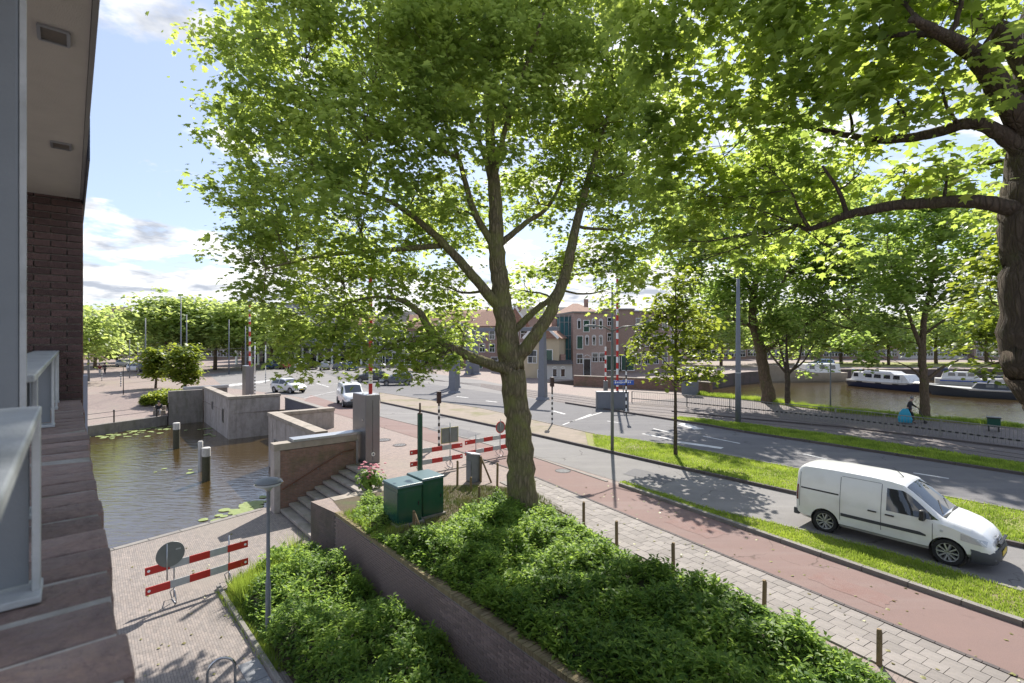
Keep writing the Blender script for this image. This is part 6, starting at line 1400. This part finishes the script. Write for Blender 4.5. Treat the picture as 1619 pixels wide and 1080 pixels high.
Pn = {k: mat('paint_' + k, c, tuple(x * .9 for x in c), 2, 0.3, coat=0.6) for k, c in dict(white=(.62, .63, .65), grey=(.10, .11, .13), black=(.03, .032, .04), red=(.25, .02, .02), blue=(.04, .09, .22), silver=(.36, .37, .38)).items()}
hatch(G(433, 620) + Vector((0, .6, 0.006)), R(-28), 'white hatchback on the bridge behind the far concrete parapet', Pn['white'], detail=True)
hatch(G(650, 609) + Vector((0, .8, 0.006)), R(196), 'dark grey hatchback right of the white van on the bridge', Pn['grey'], detail=True)
hatch(G(608, 604) + Vector((0, .5, 0.006)), R(190), 'black car half hidden behind the hanging leaves on the bridge', Pn['black'])
pk = [(424, 'blue'), (448, 'red'), (472, 'white'), (492, 'black'), (512, 'silver'), (534, 'grey'), (556, 'blue')]
for i, (px, c) in enumerate(pk):
    Y = 92 - i * .8
    hatch(((px - CX) / F * Y, Y, 0.0), R(100 + random.uniform(-8, 8)), 'parked %s car, number %s from the left before the arcade' % (c, ['one', 'two', 'three', 'four', 'five', 'six', 'seven'][i]), Pn[c], 'parked cars before the arcade')
for px, Y, c, lb in ((206, 86, 'white', 'white car parked beside the low far mast'), (222, 84, 'black', 'black car parked right of the far white car'), (188, 100, 'silver', 'silver car parked on the far left street'), (580, 95, 'silver', 'silver car parked at the shop row')):
    hatch(((px - CX) / F * Y, Y, 0.0), R(-15), lb, Pn[c], 'parked cars on the far street')
hatch((61.5, 97.0, 0.0), R(175), 'pale blue car parked on the harbour bank', mat('paint_pale', (.30, .40, .50), (.27, .36, .45), 2, .3, coat=.6), 'parked cars on the far street', sc=1.15)

# ------------------------------------------------------------------ boats
M['navy'] = mat('navy_hull', (.012, .016, .05), (.016, .02, .06), 3, .3, coat=.4)
M['boat_white'] = mat('boat_white', (.70, .69, .66), (.62, .61, .58), 2, .4, coat=.3)
M['deck_wood'] = mat('deck_wood', (.28, .19, .11), (.22, .15, .09), 6, .7)
def hull(L_, bm, fb, name, m, par, z0=-.35, sheer=.35, mid=.35):
    rg = []
    for f_ in (0, .02, .15, .4, .6, .75, .86, .94, .985, 1.0):
        b = bm * (1 if f_ < .5 else max(.02, 1 - ((f_ - .5) / .5) ** 2.4)) * (.9 if f_ < .02 else 1); zd = fb + sheer * max(0, f_ - .35) ** 1.5 * 1.6; x = f_ * L_
        rg.append([(x + .4 * (zd) * f_, -b, zd), (x, -b * (.92 if mid < .6 else .985), zd * mid), (x - .25 * f_, -b * (.6 if mid < .6 else .95), min(z0, zd * mid - .02)), (x - .25 * f_, b * (.6 if mid < .6 else .95), min(z0, zd * mid - .02)), (x, b * (.92 if mid < .6 else .985), zd * mid), (x + .4 * zd * f_, b, zd)])
    return MB().loft(rg).build(name, m, par, fixn=True, uv=False, smooth=True, angle=45)
def cabin(par, x0, x1, w0, z0, z1, m, wins, rake=.25, name='cabin'):
    c = MB().loft([[(x0, -w0, z0), (x0, w0, z0), (x0 + rake * .4, w0 * .9, z1), (x0 + rake * .4, -w0 * .9, z1)], [(x1, -w0, z0), (x1, w0, z0), (x1 - rake, w0 * .9, z1), (x1 - rake, -w0 * .9, z1)]]).build(name, m, par, fixn=True, uv=False, bevel=.04)
    for sg in (-1, 1):
        for xa, xb in wins:
            za, zb = z0 + (z1 - z0) * .42, z0 + (z1 - z0) * .86
            ya, yb = w0 * (1 - .1 * .42) + .012, w0 * (1 - .1 * .86) + .012
            MB().add([(xa, sg * ya, za), (xb, sg * ya, za), (xb - .05, sg * yb, zb), (xa + .05, sg * yb, zb), (xa, sg * (ya - .03), za), (xb, sg * (ya - .03), za), (xb - .05, sg * (yb - .03), zb), (xa + .05, sg * (yb - .03), zb)], [(0, 1, 2, 3), (7, 6, 5, 4), (0, 4, 5, 1), (1, 5, 6, 2), (2, 6, 7, 3), (3, 7, 4, 0)]).build('window', M['glass'], c, fixn=True, uv=False)
    return c
A = G(1362, 610, WZ); Bq = G(1498, 623, WZ); dd = (Bq - A); an = math.atan2(dd.y, dd.x); Ls = dd.length
t = empty('motor_cruiser', A + Vector((-.4, 1.3, 0)), an, 'long moored motor cruiser with navy hull and white cabin', 'boat', 'moored boats')
h_ = hull(Ls, 1.7, 1.0, 'hull', M['navy'], t)
hull(Ls * 1.005, 1.74, 1.02, 'bulwark', M['boat_white'], t, .74, mid=.80)
for x in (2.4, 5.4, 8.0): MB().box((x, -1.725, .82), (.9, .04, .14)).build('porthole', M['black'], h_)
cabin(t, .6, Ls * .80, 1.35, 1.0, 2.25, M['boat_white'], [(1.1, 1.9), (3.0, 4.1), (4.4, 5.5), (5.9, 6.9), (7.3, 8.3)], 1.1)
cabin(t, 2.6, Ls * .60, 1.25, 2.24, 2.62, M['boat_white'], [], .6, 'roof')
MB().box((Ls * .84, 0, 1.3), (1.5, 1.6, .25), top=(.6, .6)).build('fore_hatch', M['navy'], t, bevel=.06)
for k in range(9):
    x = Ls * .62 + k * .5; MB().tube([(x, -1.55 * (1 - max(0, x / Ls - .6) * 1.2), 1.05), (x, -1.5 * (1 - max(0, x / Ls - .6) * 1.2), 1.75)], .018, 5).build('stanchion', M['stainless'], t)
t2 = empty('motor_boat', P(1478, 600, 84) * Vector((1, 1, 0)) + Vector((0, 0, WZ)), R(-38), 'white motor boat with blue stripe moored behind the cruiser', 'boat', 'moored boats')
hull(8.5, 1.4, .95, 'hull', M['boat_white'], t2); MB().box((3.6, -1.42, .66), (6.0, .03, .16)).build('stripe', M['blue'], t2)
cabin(t2, .8, 5.6, 1.1, .95, 2.1, M['boat_white'], [(1.6, 2.5), (2.8, 3.8), (4.0, 4.8)], .9)
MB().tube([(1.2, -1, 2.0), (2.2, 0, 3.3), (1.2, 1, 2.0)], .05, 6).build('mast_frame', M['stainless'], t2); MB().box((1.0, 0, 2.4), (1.6, 1.8, .5), top=(.8, .8)).build('canvas', M['navy'], t2, bevel=.08)
t3 = empty('sloop', P(1630, 640, 62) * Vector((1, 1, 0)) + Vector((0, 0, WZ)), R(140), 'dark hulled sloop with pale rail beside the right edge trunk', 'boat', 'moored boats')
hull(9.5, 1.45, 1.0, 'hull', M['trim'], t3); hull(9.55, 1.5, 1.03, 'rail', M['boat_white'], t3, .85, mid=.88); cabin(t3, 1.5, 5.5, 1.0, .95, 1.8, M['trim'], [(2.2, 3.0), (3.3, 4.1)], .6)
t4 = empty('barge', Vector((46.0, 96.0, WZ)), R(188), 'old cream barge with high bow moored at the far quay', 'boat', 'moored boats')
t4.location = Vector((58.5, 90.5, WZ)); hull(14, 2.2, 1.5, 'hull', mat('cream_hull', (.42, .36, .28), (.34, .29, .22), 2, .6), t4, sheer=2.0); cabin(t4, 1, 8, 1.6, 1.5, 3.0, M['boat_white'], [(2, 3), (4, 5), (6, 7)], .4)
t5 = empty('motor_launch', P(1548, 596, 82) * Vector((1, 1, 0)) + Vector((0, 0, WZ)), R(-30), 'grey covered launch behind the white motor boat', 'boat', 'moored boats')
hull(7.5, 1.3, .8, 'hull', M['navy'], t5); MB().loft([[(1, -1.2, .8), (1, 1.2, .8), (1, .5, 1.7), (1, -.5, 1.7)], [(5.5, -1.1, .9), (5.5, 1.1, .9), (5.3, .3, 1.4), (5.3, -.3, 1.4)]]).build('tarpaulin', M['trim'], t5, fixn=True, bevel=.08)
t = empty('jetty', G(1505, 619, WZ), math.atan2(-6, 6.5), 'low wooden jetty beside the moored boats', 'jetty')
for k in range(24): MB().box((.3 + k * .38, 0, .55), (.36, 1.2, .06)).build('plank', M['deck_wood'], t)
for k in range(4): MB().tube([(.4 + k * 2.8, -.6, -1), (.4 + k * 2.8, -.6, .5)], .1, 8).build('pile', M['mooring'], t)
for px, lb in ((1349, 'nearest the cruiser stern, left one'), (1360.5, 'close behind the cruiser stern, right one')):
    q = G(px, 609, WZ); t = empty('harbour_pile', q, 0, 'tall wooden mooring pile ' + lb, 'post', 'harbour piles')
    MB().tube([(0, 0, -1), (0, 0, 2.5)], .24, 10, wob=.05).build('pile', M['mooring'], t, smooth=True); MB().lathe([(.25, 2.5), (.2, 2.62), (0, 2.66)], (0, 0, 0), 10).build('cap', M['steel'], t)

# ------------------------------------------------------------------ people
def skin(name, vs_, es, rs, m, par, sub=2):
    me = bpy.data.meshes.new(name); me.from_pydata([tuple(v) for v in vs_], es, []); o = bpy.data.objects.new(name, me); col.objects.link(o); o.parent = par; me.materials.append(m)
    sk = o.modifiers.new('skin', 'SKIN'); sk.use_smooth_shade = True; 
    for i, s_ in enumerate(me.skin_vertices[0].data if me.skin_vertices else []): s_.radius = (rs[i][0], rs[i][1]) if hasattr(rs[i], '__len__') else (rs[i], rs[i])
    if not me.skin_vertices:
        bm = bmesh.new(); bm.from_mesh(me); lay = bm.verts.layers.skin.verify(); bm.verts.ensure_lookup_table()
        for i, v in enumerate(bm.verts): v[lay].radius = (rs[i][0], rs[i][1]) if hasattr(rs[i], '__len__') else (rs[i], rs[i]); v[lay].use_root = (i == 0)
        bm.to_mesh(me); bm.free()
    sb = o.modifiers.new('subdiv', 'SUBSURF'); sb.levels = sub; sb.render_levels = sub
    return o
M['skin'] = mat('skin', (.42, .26, .19), (.36, .22, .16), 8, .6)
def person(label, loc, rz, J, top, legs, hair, group='people'):
    """J: joint dict in metres; x forward, y left, z up"""
    t = empty('person', loc, rz, label, 'person', group)
    g = lambda k: Vector(J[k])
    order = ['pelvis', 'waist', 'chest', 'neck', 'chin', 'crown', 'lsh', 'lel', 'lwr', 'lha', 'rsh', 'rel', 'rwr', 'rha', 'lhip', 'lkn', 'lan', 'lto', 'rhip', 'rkn', 'ran', 'rto']
    ed = [(0, 1), (1, 2), (2, 3), (3, 4), (4, 5), (2, 6), (6, 7), (7, 8), (8, 9), (2, 10), (10, 11), (11, 12), (12, 13), (0, 14), (14, 15), (15, 16), (16, 17), (0, 18), (18, 19), (19, 20), (20, 21)]
    rd = [.12, .11, .13, .05, .075, .085, .06, .042, .032, .035, .06, .042, .032, .035, .085, .058, .04, .035, .085, .058, .04, .035]
    skin('body', [g(k) for k in order], ed, rd, M['skin'], t)
    def sub(name, keys, e, r_, m): skin(name, [g(k) for k in keys], e, r_, m, t)
    sub('jacket', ['pelvis', 'waist', 'chest', 'lsh', 'lel', 'lwr', 'rsh', 'rel', 'rwr'], [(0, 1), (1, 2), (2, 3), (3, 4), (4, 5), (2, 6), (6, 7), (7, 8)], [.15, .145, .165, .085, .062, .05, .085, .062, .05], top)
    sub('trousers', ['pelvis', 'lhip', 'lkn', 'lan', 'rhip', 'rkn', 'ran'], [(0, 1), (1, 2), (2, 3), (0, 4), (4, 5), (5, 6)], [.14, .105, .078, .058, .105, .078, .058], legs)
    for s_ in 'lr':
        a, b = g(s_ + 'an'), g(s_ + 'to'); skin('shoe', [a + Vector((-.02, 0, -.04)), b], [(0, 1)], [.05, .042], M['black'], t)
        h0, h1 = g(s_ + 'wr'), g(s_ + 'ha'); d = (h1 - h0).normalized(); sdv = d.cross(Vector((0, 0, 1))) if abs(d.z) < .9 else Vector((1, 0, 0))
        fg = MB()
        for k in range(4): 
            p0 = h1 + sdv * (-.025 + .017 * k); fg.tube([p0, p0 + d * .045, p0 + d * .07 + Vector((0, 0, -.02))], [.009, .008, .006], 6)
        fg.tube([h0 + d * .03 + sdv * .03, h0 + d * .06 + sdv * .055], [.01, .008], 6); fg.build('fingers', M['skin'], t, smooth=True, uv=False)
    c = (g('chin') + g('crown')) / 2; f = Vector((1, 0, 0))
    MB().lathe([(0, -.02), (.075, .0), (.103, .06), (.09, .13), (.04, .165), (0, .17)], c + Vector((-.022, 0, -.02)), 14).build('hair', hair, t, smooth=True)
    fc = MB()
    for y in (-.032, .032): fc.lathe([(0, 0), (.012, .004), (0, .012)], c + Vector((.082, y, .01)), 8, Matrix.Rotation(R(90), 3, 'Y'))
    fc.build('eyes', M['black'], t); MB().box(c + Vector((.095, 0, -.025)), (.03, .024, .045)).build('nose', M['skin'], t, bevel=.008); MB().box(c + Vector((.082, 0, -.07)), (.012, .045, .01)).build('mouth', mat('lips', (.3, .12, .1), (.28, .11, .1), 5, .6), t)
    return t
WALK = dict(pelvis=(0, 0, .95), waist=(.02, 0, 1.12), chest=(.07, 0, 1.33), neck=(.12, 0, 1.48), chin=(.16, 0, 1.56), crown=(.17, 0, 1.70), lsh=(.08, .19, 1.40), lel=(.22, .24, 1.18), lwr=(.42, .2, 1.06), lha=(.49, .19, 1.04), rsh=(.08, -.19, 1.40), rel=(.02, -.25, 1.13), rwr=(.10, -.27, .90), rha=(.12, -.27, .83),
            lhip=(.02, .09, .88), lkn=(.22, .1, .50), lan=(.24, .1, .09), lto=(.40, .1, .04), rhip=(-.02, -.09, .88), rkn=(-.06, -.1, .48), ran=(-.30, -.1, .14), rto=(-.20, -.1, .04))
SIT = dict(pelvis=(0, 0, .52), waist=(.02, 0, .66), chest=(.08, 0, .90), neck=(.12, 0, 1.05), chin=(.15, 0, 1.12), crown=(.15, 0, 1.27), lsh=(.09, .19, .97), lel=(.15, .22, .72), lwr=(.36, .14, .62), lha=(.43, .12, .60), rsh=(.09, -.19, .97), rel=(.15, -.22, .72), rwr=(.36, -.14, .62), rha=(.43, -.12, .60),
           lhip=(.03, .09, .50), lkn=(.46, .12, .50), lan=(.48, .12, .09), lto=(.62, .12, .04), rhip=(.03, -.09, .50), rkn=(.46, -.12, .50), ran=(.50, -.12, .09), rto=(.64, -.12, .04))
dark = mat('dark_cloth', (.02, .022, .028), (.03, .03, .035), 8, .9); pale = mat('pale_cloth', (.45, .43, .40), (.38, .36, .34), 8, .9); redc = mat('dark_red_cloth', (.16, .03, .03), (.12, .03, .03), 8, .9)
pq = G(1437, 669); pq.z = .004
person('person in dark clothes with grey hair walking on the shaded footpath by the water', pq, R(-35), WALK, dark, dark, mat('grey_hair', (.16, .16, .17), (.2, .2, .21), 12, .9))
hd = Vector((math.cos(R(-35)), math.sin(R(-35)), 0)); sdv = Vector((hd.y, -hd.x, 0))
bgp = pq + sdv * .42 - hd * .22
t = empty('shopping_bag', bgp, R(-35), 'big turquoise bag carried low by the walker on the footpath', 'bag')
TQ = mat('turquoise_nylon', (.03, .30, .44), (.02, .24, .36), 3, .6, .3, 12)
MB().loft([[(-.34, -.17, .08), (.34, -.17, .08), (.34, .17, .08), (-.34, .17, .08)], [(-.40, -.2, .30), (.38, -.2, .30), (.38, .2, .30), (-.40, .2, .30)], [(-.30, -.16, .70), (.28, -.16, .70), (.28, .16, .70), (-.30, .16, .70)], [(-.12, -.07, .98), (.16, -.07, .98), (.16, .07, .98), (-.12, .07, .98)]]).build('sack', TQ, t, fixn=True, bevel=.03)
MB().tube([(.3, 0, .8), (.3, .2, .86), (.28, .3, .9)], .012, 6).build('strap', M['black'], t); MB().tube([(-.2, 0, .82), (.05, .2, .9), (.28, .3, .9)], .012, 6).build('strap', M['black'], t)
t = empty('kick_scooter', pq + hd * .62 + Vector((0, 0, 0)) - sdv * .16, R(-35), 'dark kick scooter pushed by the walker on the footpath', 'scooter')
MB().tube([(-.12, 0, 1.04), (.22, 0, .12)], .022, 8).build('stem', M['black'], t); MB().tube([(-.12, -.22, 1.04), (-.12, .22, 1.04)], .018, 8).build('handlebar', M['black'], t)
MB().box((-.14, 0, .1), (.7, .12, .03)).build('deck', M['black'], t, bevel=.01)
for x in (.24, -.52): MB().lathe([(.05, -.02), (.1, -.02), (.1, .02), (.05, .02)], (x, 0, .1), 16, Matrix.Rotation(R(90), 3, 'X')).build('wheel', M['tyre'], t)
for px, py, tp, lg, lb in ((158, 594, redc, pale, 'distant walker in dark red on the far left street'), (166, 592, dark, dark, 'distant walker in black on the far left street')):
    person(lb, G(px, py), R(-70), WALK, tp, lg, dark)
person('person sitting by the dark wing wall on the far quay, dark top and pale trousers', Vector((-30.9, 44.3, -1.17)), R(-60), SIT, dark, pale, dark)
t = empty('stone_bench', (-31.0, 44.5, -1.17), R(-60), 'pale stone block bench below the dark wing wall', 'bench')
MB().box((0, 0, .22), (.5, .9, .44)).build('block', M['stone_cap'], t, bevel=.02); MB().box((-.25, 0, .62), (.3, .9, .35)).build('back_block', M['stone_cap'], t, bevel=.02)
# ================================================================== BUILDINGS ACROSS THE WATER AND DOWN THE STREET
def bk(name, a, b, mo): return brickmat(name, a, b, mo, .24, .09, .012, dirt=tuple(x * .75 for x in a), dscale=.25)
W_ = dict(red=bk('red_house_brick', (.38, .235, .19), (.31, .20, .17), (.2, .17, .15)), brown=bk('brown_house_brick', (.40, .29, .235), (.33, .24, .205), (.2, .17, .15)), purple=bk('old_warehouse_brick', (.44, .30, .255), (.36, .255, .225), (.42, .36, .32)),
          cream=mat('cream_render', (.50, .42, .30), (.44, .37, .26), 1, .9, c3=(.38, .31, .22), scale3=.4), white=mat('white_render', (.58, .56, .53), (.5, .48, .46), 1, .9), grey=mat('grey_cladding', (.24, .25, .27), (.2, .21, .23), 1, .7), teal=mat('teal_netting', (.06, .17, .19), (.045, .13, .15), 1.5, .9, .4, 6))
RF = dict(orange=brickmat('orange_roof_tile', (.34, .19, .13), (.27, .16, .12), (.18, .11, .08), .25, .3, .02, dirt=(.24, .15, .1), dscale=.4), dark=brickmat('dark_roof_tile', (.09, .085, .085), (.07, .068, .07), (.04, .04, .04), .25, .3, .02), flat=mat('roof_felt', (.2, .2, .21), (.16, .16, .17), 1, .9))
def house(name, label, pa, pb, Y, depth, ztop, wall, wins, roof=('flat', 0), z0=0.0, frame='white', Yb=None, group=None, cat='building', stringc=True):
    """facade from pixel column pa to pb at distance Y; windows given as (fraction across, height, width, height, kind)"""
    a = Vector(((pa - CX) / F * Y, Y)); Yb = Yb or Y; b = Vector(((pb - CX) / F * Yb, Yb)); d = b - a; Lg = d.length
    t = empty(name, (a.x, a.y, z0), math.atan2(d.y, d.x), label, cat, group); Hh = ztop - z0
    wl_ = MB().box((Lg / 2, depth / 2, Hh / 2), (Lg, depth, Hh)).build('wall', W_[wall], t)
    for fx, zc, ww, wh, kind in wins:
        x = fx * Lg; f = MB(); z = zc - z0; th = .09 if ww < 2 else .12
        for dx_ in (-1, 1): f.box((x + dx_ * (ww / 2), -.02, z), (th, .12, wh + th))
        for dz_ in (-1, 1): f.box((x, -.02, z + dz_ * (wh / 2)), (ww - th, .12, th))
        if kind == 'w': f.box((x, -.015, z + .05), (ww - th, .08, th * .7)); f.box((x, -.015, z - wh * .25), (th * .7, .08, wh * .45))
        if kind == 'a':   # arched head
            for k in range(7):
                an = math.pi * k / 6; f.box((x + ww / 2 * math.cos(an), -.02, z + wh / 2 + ww / 2 * math.sin(an)), (.14, .12, .14))
        wo = f.build('door' if kind == 'd' else 'window', M['white'] if frame == 'white' else W_['grey'], t)
        MB().box((x, -.006, z), (ww - .02, .03, wh - .02)).build('pane' if kind != 'd' else 'leaf', M['glass'] if kind != 'd' else M['cab_green'], wo)
    rk, rh = roof
    if rk == 'flat':
        MB().box((Lg / 2, depth / 2, Hh + .12), (Lg + .3, depth + .3, .24)).build('cornice', M['kerb'], t); 
    else:
        o = .35
        if rk.startswith('hip'): rg = [(-o, -o, Hh), (Lg + o, -o, Hh), (Lg + o, depth + o, Hh), (-o, depth + o, Hh), (min(depth / 2, Lg * .45), depth / 2, Hh + rh), (Lg - min(depth / 2, Lg * .45), depth / 2, Hh + rh)]; fs = [(0, 1, 5, 4), (1, 2, 5), (2, 3, 4, 5), (3, 0, 4), (3, 2, 1, 0)]
        elif rk.startswith('gable'): rg = [(-o, -o, Hh), (Lg + o, -o, Hh), (Lg + o, depth + o, Hh), (-o, depth + o, Hh), (Lg / 2, -o, Hh + rh), (Lg / 2, depth + o, Hh + rh)]; fs = [(0, 1, 4), (1, 2, 5, 4), (2, 3, 5), (3, 0, 4, 5), (3, 2, 1, 0)]
        else: rg = [(-.1, -o, Hh), (Lg + .1, -o, Hh), (Lg + .1, depth + o, Hh), (-.1, depth + o, Hh), (-.1, depth / 2, Hh + rh), (Lg + .1, depth / 2, Hh + rh)]; fs = [(0, 1, 5, 4), (1, 2, 5), (2, 3, 4, 5), (3, 0, 4), (3, 2, 1, 0)]
        ro = MB().add(rg, fs).build('roof', RF['orange' if 'orange' in rk else 'dark'], t, fixn=True)
        MB().box((Lg * .7, depth * .5, Hh + rh), (.7, .7, 1.5)).build('chimney', W_['red'], ro)
        if rk.startswith('gable'):
            g_ = MB()
            for sx_ in (0, Lg): g_.beam((sx_, -.4, Hh), (Lg / 2, -.4, Hh + rh), .12, .35)
            g_.build('verge_board', M['white'], ro)
    return t
def grid(n, zs, w_, h_, kind='w', x0=.1, x1=.9): return [(x0 + (x1 - x0) * (i / (n - 1) if n > 1 else .5), z, w_, h_, kind) for z in zs for i in range(n)]
house('warehouse', 'old purple brick warehouse with small pale windows across the harbour', 906, 958, 74, 9, 9.3, 'purple', [(.18, 7.6, .5, 1.2, 'a'), (.40, 7.4, .9, 1.7, 'd'), (.62, 7.6, .5, 1.2, 'a'), (.84, 7.6, .5, 1.2, 'a'), (.2, 5.0, .9, 1.9, 'd'), (.42, 5.2, .5, 1.2, 'a'), (.63, 5.2, .5, 1.2, 'a'), (.84, 5.2, .5, 1.2, 'a'), (.2, 2.6, .9, 1.4, 'w'), (.66, 2.8, .9, 1.3, 'w'), (.88, 2.8, .9, 1.3, 'w'), (.42, 1.3, 1.1, 2.6, 'a')], Yb=75)
house('tiled_house', 'house with broad orange tiled hip roof behind the purple warehouse', 872, 962, 84, 12, 9.2, 'red', grid(6, (7.6, 4.8), 1, 1.6), ('hip_orange', 2.6))
house('cream_house', 'cream rendered house with gable beside the teal netting', 828, 884, 72, 8, 5.6, 'cream', [(.25, 3.0, 1.3, 1.8, 'w'), (.68, 3.1, 1.4, 1.8, 'd'), (.5, 0.6, 1, 1.2, 'w')], ('gable_orange', 2.4), Yb=70.5)
t = house('scaffolded_block', 'narrow building wrapped in teal scaffold netting left of the warehouse', 885, 906, 75, 7, 8.8, 'teal', [])
Lx = (906 - 885) / F * 75
for k in range(4): MB().tube([(Lx * k / 3, -.12, 0), (Lx * k / 3, -.12, 9.0)], .05, 6).build('scaffold_pole', M['steel'], t)
for z in (2, 4, 6, 8): MB().tube([(0, -.12, z), (Lx, -.12, z)], .04, 6).build('ledger', M['steel'], t)
house('boat_house', 'low white arched boat house under the cream house', 862, 905, 69, 4, 2.1, 'white', [(.35, .9, .6, 1.1, 'a'), (.65, .9, .6, 1.1, 'a')], ('saddle_dark', .5))
house('brown_block', 'tall plain brown brick block right of the purple warehouse', 957, 1002, 82, 12, 10.2, 'brown', [(.15, 8.3, .7, 1.3, 'w'), (.15, 5.8, .7, 1.3, 'w'), (.3, 1.6, 2.4, 2.4, 'd'), (.75, 1.6, 2.4, 2.4, 'd')])
house('apartment_block', 'brown apartment block with tall white windows behind the young tree', 1000, 1085, 84, 12, 10.0, 'brown', grid(6, (8.0, 5.2, 2.2), 1.1, 1.9), Yb=90)
house('terrace_house', 'red brick terrace house left of the main trunk', 690, 742, 98, 9, 7.4, 'red', grid(4, (5.9, 3.6), 1.1, 1.5) + [(.3, 1.1, 1.1, 2.2, 'd'), (.65, 1.4, 1.5, 1.5, 'w')], ('saddle_orange', 3.2), group='terrace houses')
house('terrace_house', 'red brick terrace house just behind the main trunk', 742, 800, 96, 9, 7.9, 'red', grid(4, (6.2, 3.8), 1.2, 1.5) + [(.3, 1.1, 1.1, 2.2, 'd'), (.7, 1.4, 1.5, 1.5, 'w')], ('saddle_orange', 3.0), group='terrace houses', Yb=92)
house('terrace_house', 'brown gabled house right behind the forked limbs', 796, 832, 90, 8, 8.4, 'brown', grid(3, (6.4, 4.0), 1.2, 1.6), ('gable_orange', 3.0), group='terrace houses')
house('shop_house', 'pale shop house behind the hanging leaves above the white van', 590, 640, 104, 9, 8.0, 'white', grid(4, (6.3, 4.0), 1.3, 1.7) + grid(3, (1.4,), 2.6, 2.2, 'w', .18, .82), ('saddle_dark', 3), group='shop houses')
house('shop_house', 'red shop house with pale ground floor left of the clipped trees', 640, 690, 102, 9, 7.6, 'red', grid(4, (6.0, 3.8), 1.2, 1.6) + grid(3, (1.4,), 2.4, 2.2, 'w', .18, .82), ('saddle_orange', 3), group='shop houses')
house('brick_tower', 'distant brown brick tower block above the far left trees', 166, 184, 300, 12, 24.5, 'brown', grid(2, (21, 17, 13, 9), 1.8, 1.8))
# arcade building with white columns
Y = 108; xa, xb = (372 - CX) / F * Y, (592 - CX) / F * Y; Lg = xb - xa
t = empty('arcade_building', (xa, Y, 0), 0, 'long arcade building with white columns and blue glass storey', 'building')
MB().box((Lg / 2, 7, 2.0), (Lg, 6, 4.0)).build('shop_wall', W_['grey'], t)
MB().box((Lg / 2, 4.5, 6.0), (Lg, 11, 3.9)).build('upper_storey', W_['grey'], t); MB().box((Lg / 2, 4.5, 8.2), (Lg + .6, 11.6, .4)).build('cornice', M['kerb'], t)
for k in range(19):
    x = Lg * (k + .3) / 19; MB().lathe([(.32, 0), (.32, .15), (.24, .2), (.22, 3.8), (.32, 4.0), (.32, 4.08)], (x, -.4, 0), 10).build('column', M['white'], t, smooth=True)
    f = MB()
    for dx_ in (-.62, .62): f.box((x + .75, -1.02, 6.1), (.08, .1, 2.3)) if False else f.box((x + .75 + dx_, -1.02, 6.1), (.08, .1, 2.3))
    for dz_ in (-1.15, 0.2, 1.15): f.box((x + .75, -1.02, 6.1 + dz_), (1.24, .1, .08))
    w2 = f.build('window', M['white'], t); MB().box((x + .75, -1.004, 6.1), (1.22, .03, 2.28)).build('pane', mat('sky_glass', (.10, .16, .22), (.08, .13, .18), 2, .08, spec=.9) if k == 0 else bpy.data.materials['sky_glass'], w2)
    MB().box((x + .75, 3.97, 1.5), (1.6, .06, 2.6)).build('shop_window', M['glass'], t)
house('office_block', 'pale blue grey office block rising behind the arcade', 400, 520, 130, 14, 14.5, 'grey', grid(12, (12.6, 9.6), 1.2, 1.8))
# street row on the far left and background blocks closing the view
rows = [(-330, -110, 120, 8.5, 'red', 'red row far left of the plaza, outer end'), (-105, 112, 125, 8, 'brown', 'brown row far left of the plaza, inner end'), (120, 178, 165, 7.5, 'brown', 'low brown shop row at the end of the far left street'), (176, 240, 150, 8, 'white', 'pale shop row behind the far left parked cars'), (240, 310, 140, 8.5, 'red', 'red brick row behind the tallest far tree'), (308, 380, 135, 9, 'brown', 'brown row behind the distant boom'),
        (520, 600, 140, 9.5, 'red', 'red row behind the arcade end'), (600, 700, 150, 11, 'brown', 'brown row behind the shop houses'), (700, 800, 150, 11.5, 'red', 'red row behind the terrace houses'), (800, 900, 130, 11, 'brown', 'brown row behind the tiled house'),
        (1060, 1180, 135, 10, 'red', 'red row behind the harbour trees left'), (1180, 1300, 140, 9, 'brown', 'brown row behind the moored barge'), (1300, 1420, 138, 10, 'red', 'red row behind the cruiser'), (1420, 1540, 140, 9, 'white', 'pale row behind the cruiser wheelhouse'), (1540, 1700, 138, 10, 'brown', 'brown row behind the right edge boats')]
for pa, pb, Y, zt, wl_, lb in rows:
    n = max(4, int((pb - pa) / 9)); house('house_row', 'distant ' + lb, pa, pb, Y, 12, zt, wl_, grid(n, [z for z in (1.6, 4.4, 7.0) if z < zt - 1], 1.4, 1.7, 'w', .05, .95), (random.choice(['saddle_orange', 'saddle_dark']), 3.0), group='distant house rows')
# overhead wires of the tramway
wr = empty('tram_wires', (0, 0, 0), 0, 'thin overhead tram wires crossing the far road', 'wires')
for a, b in (((120, 549, 70), (700, 560, 60)), ((200, 552, 80), (860, 515, 48))):
    A_, B_ = P(*a), P(*b); pts = [A_ + (B_ - A_) * (k / 10) + Vector((0, 0, -.8 * (1 - (2 * k / 10 - 1) ** 2))) for k in range(11)]
    MB().tube(pts, .012, 5).build('wire', M['lamp_grey'], wr)
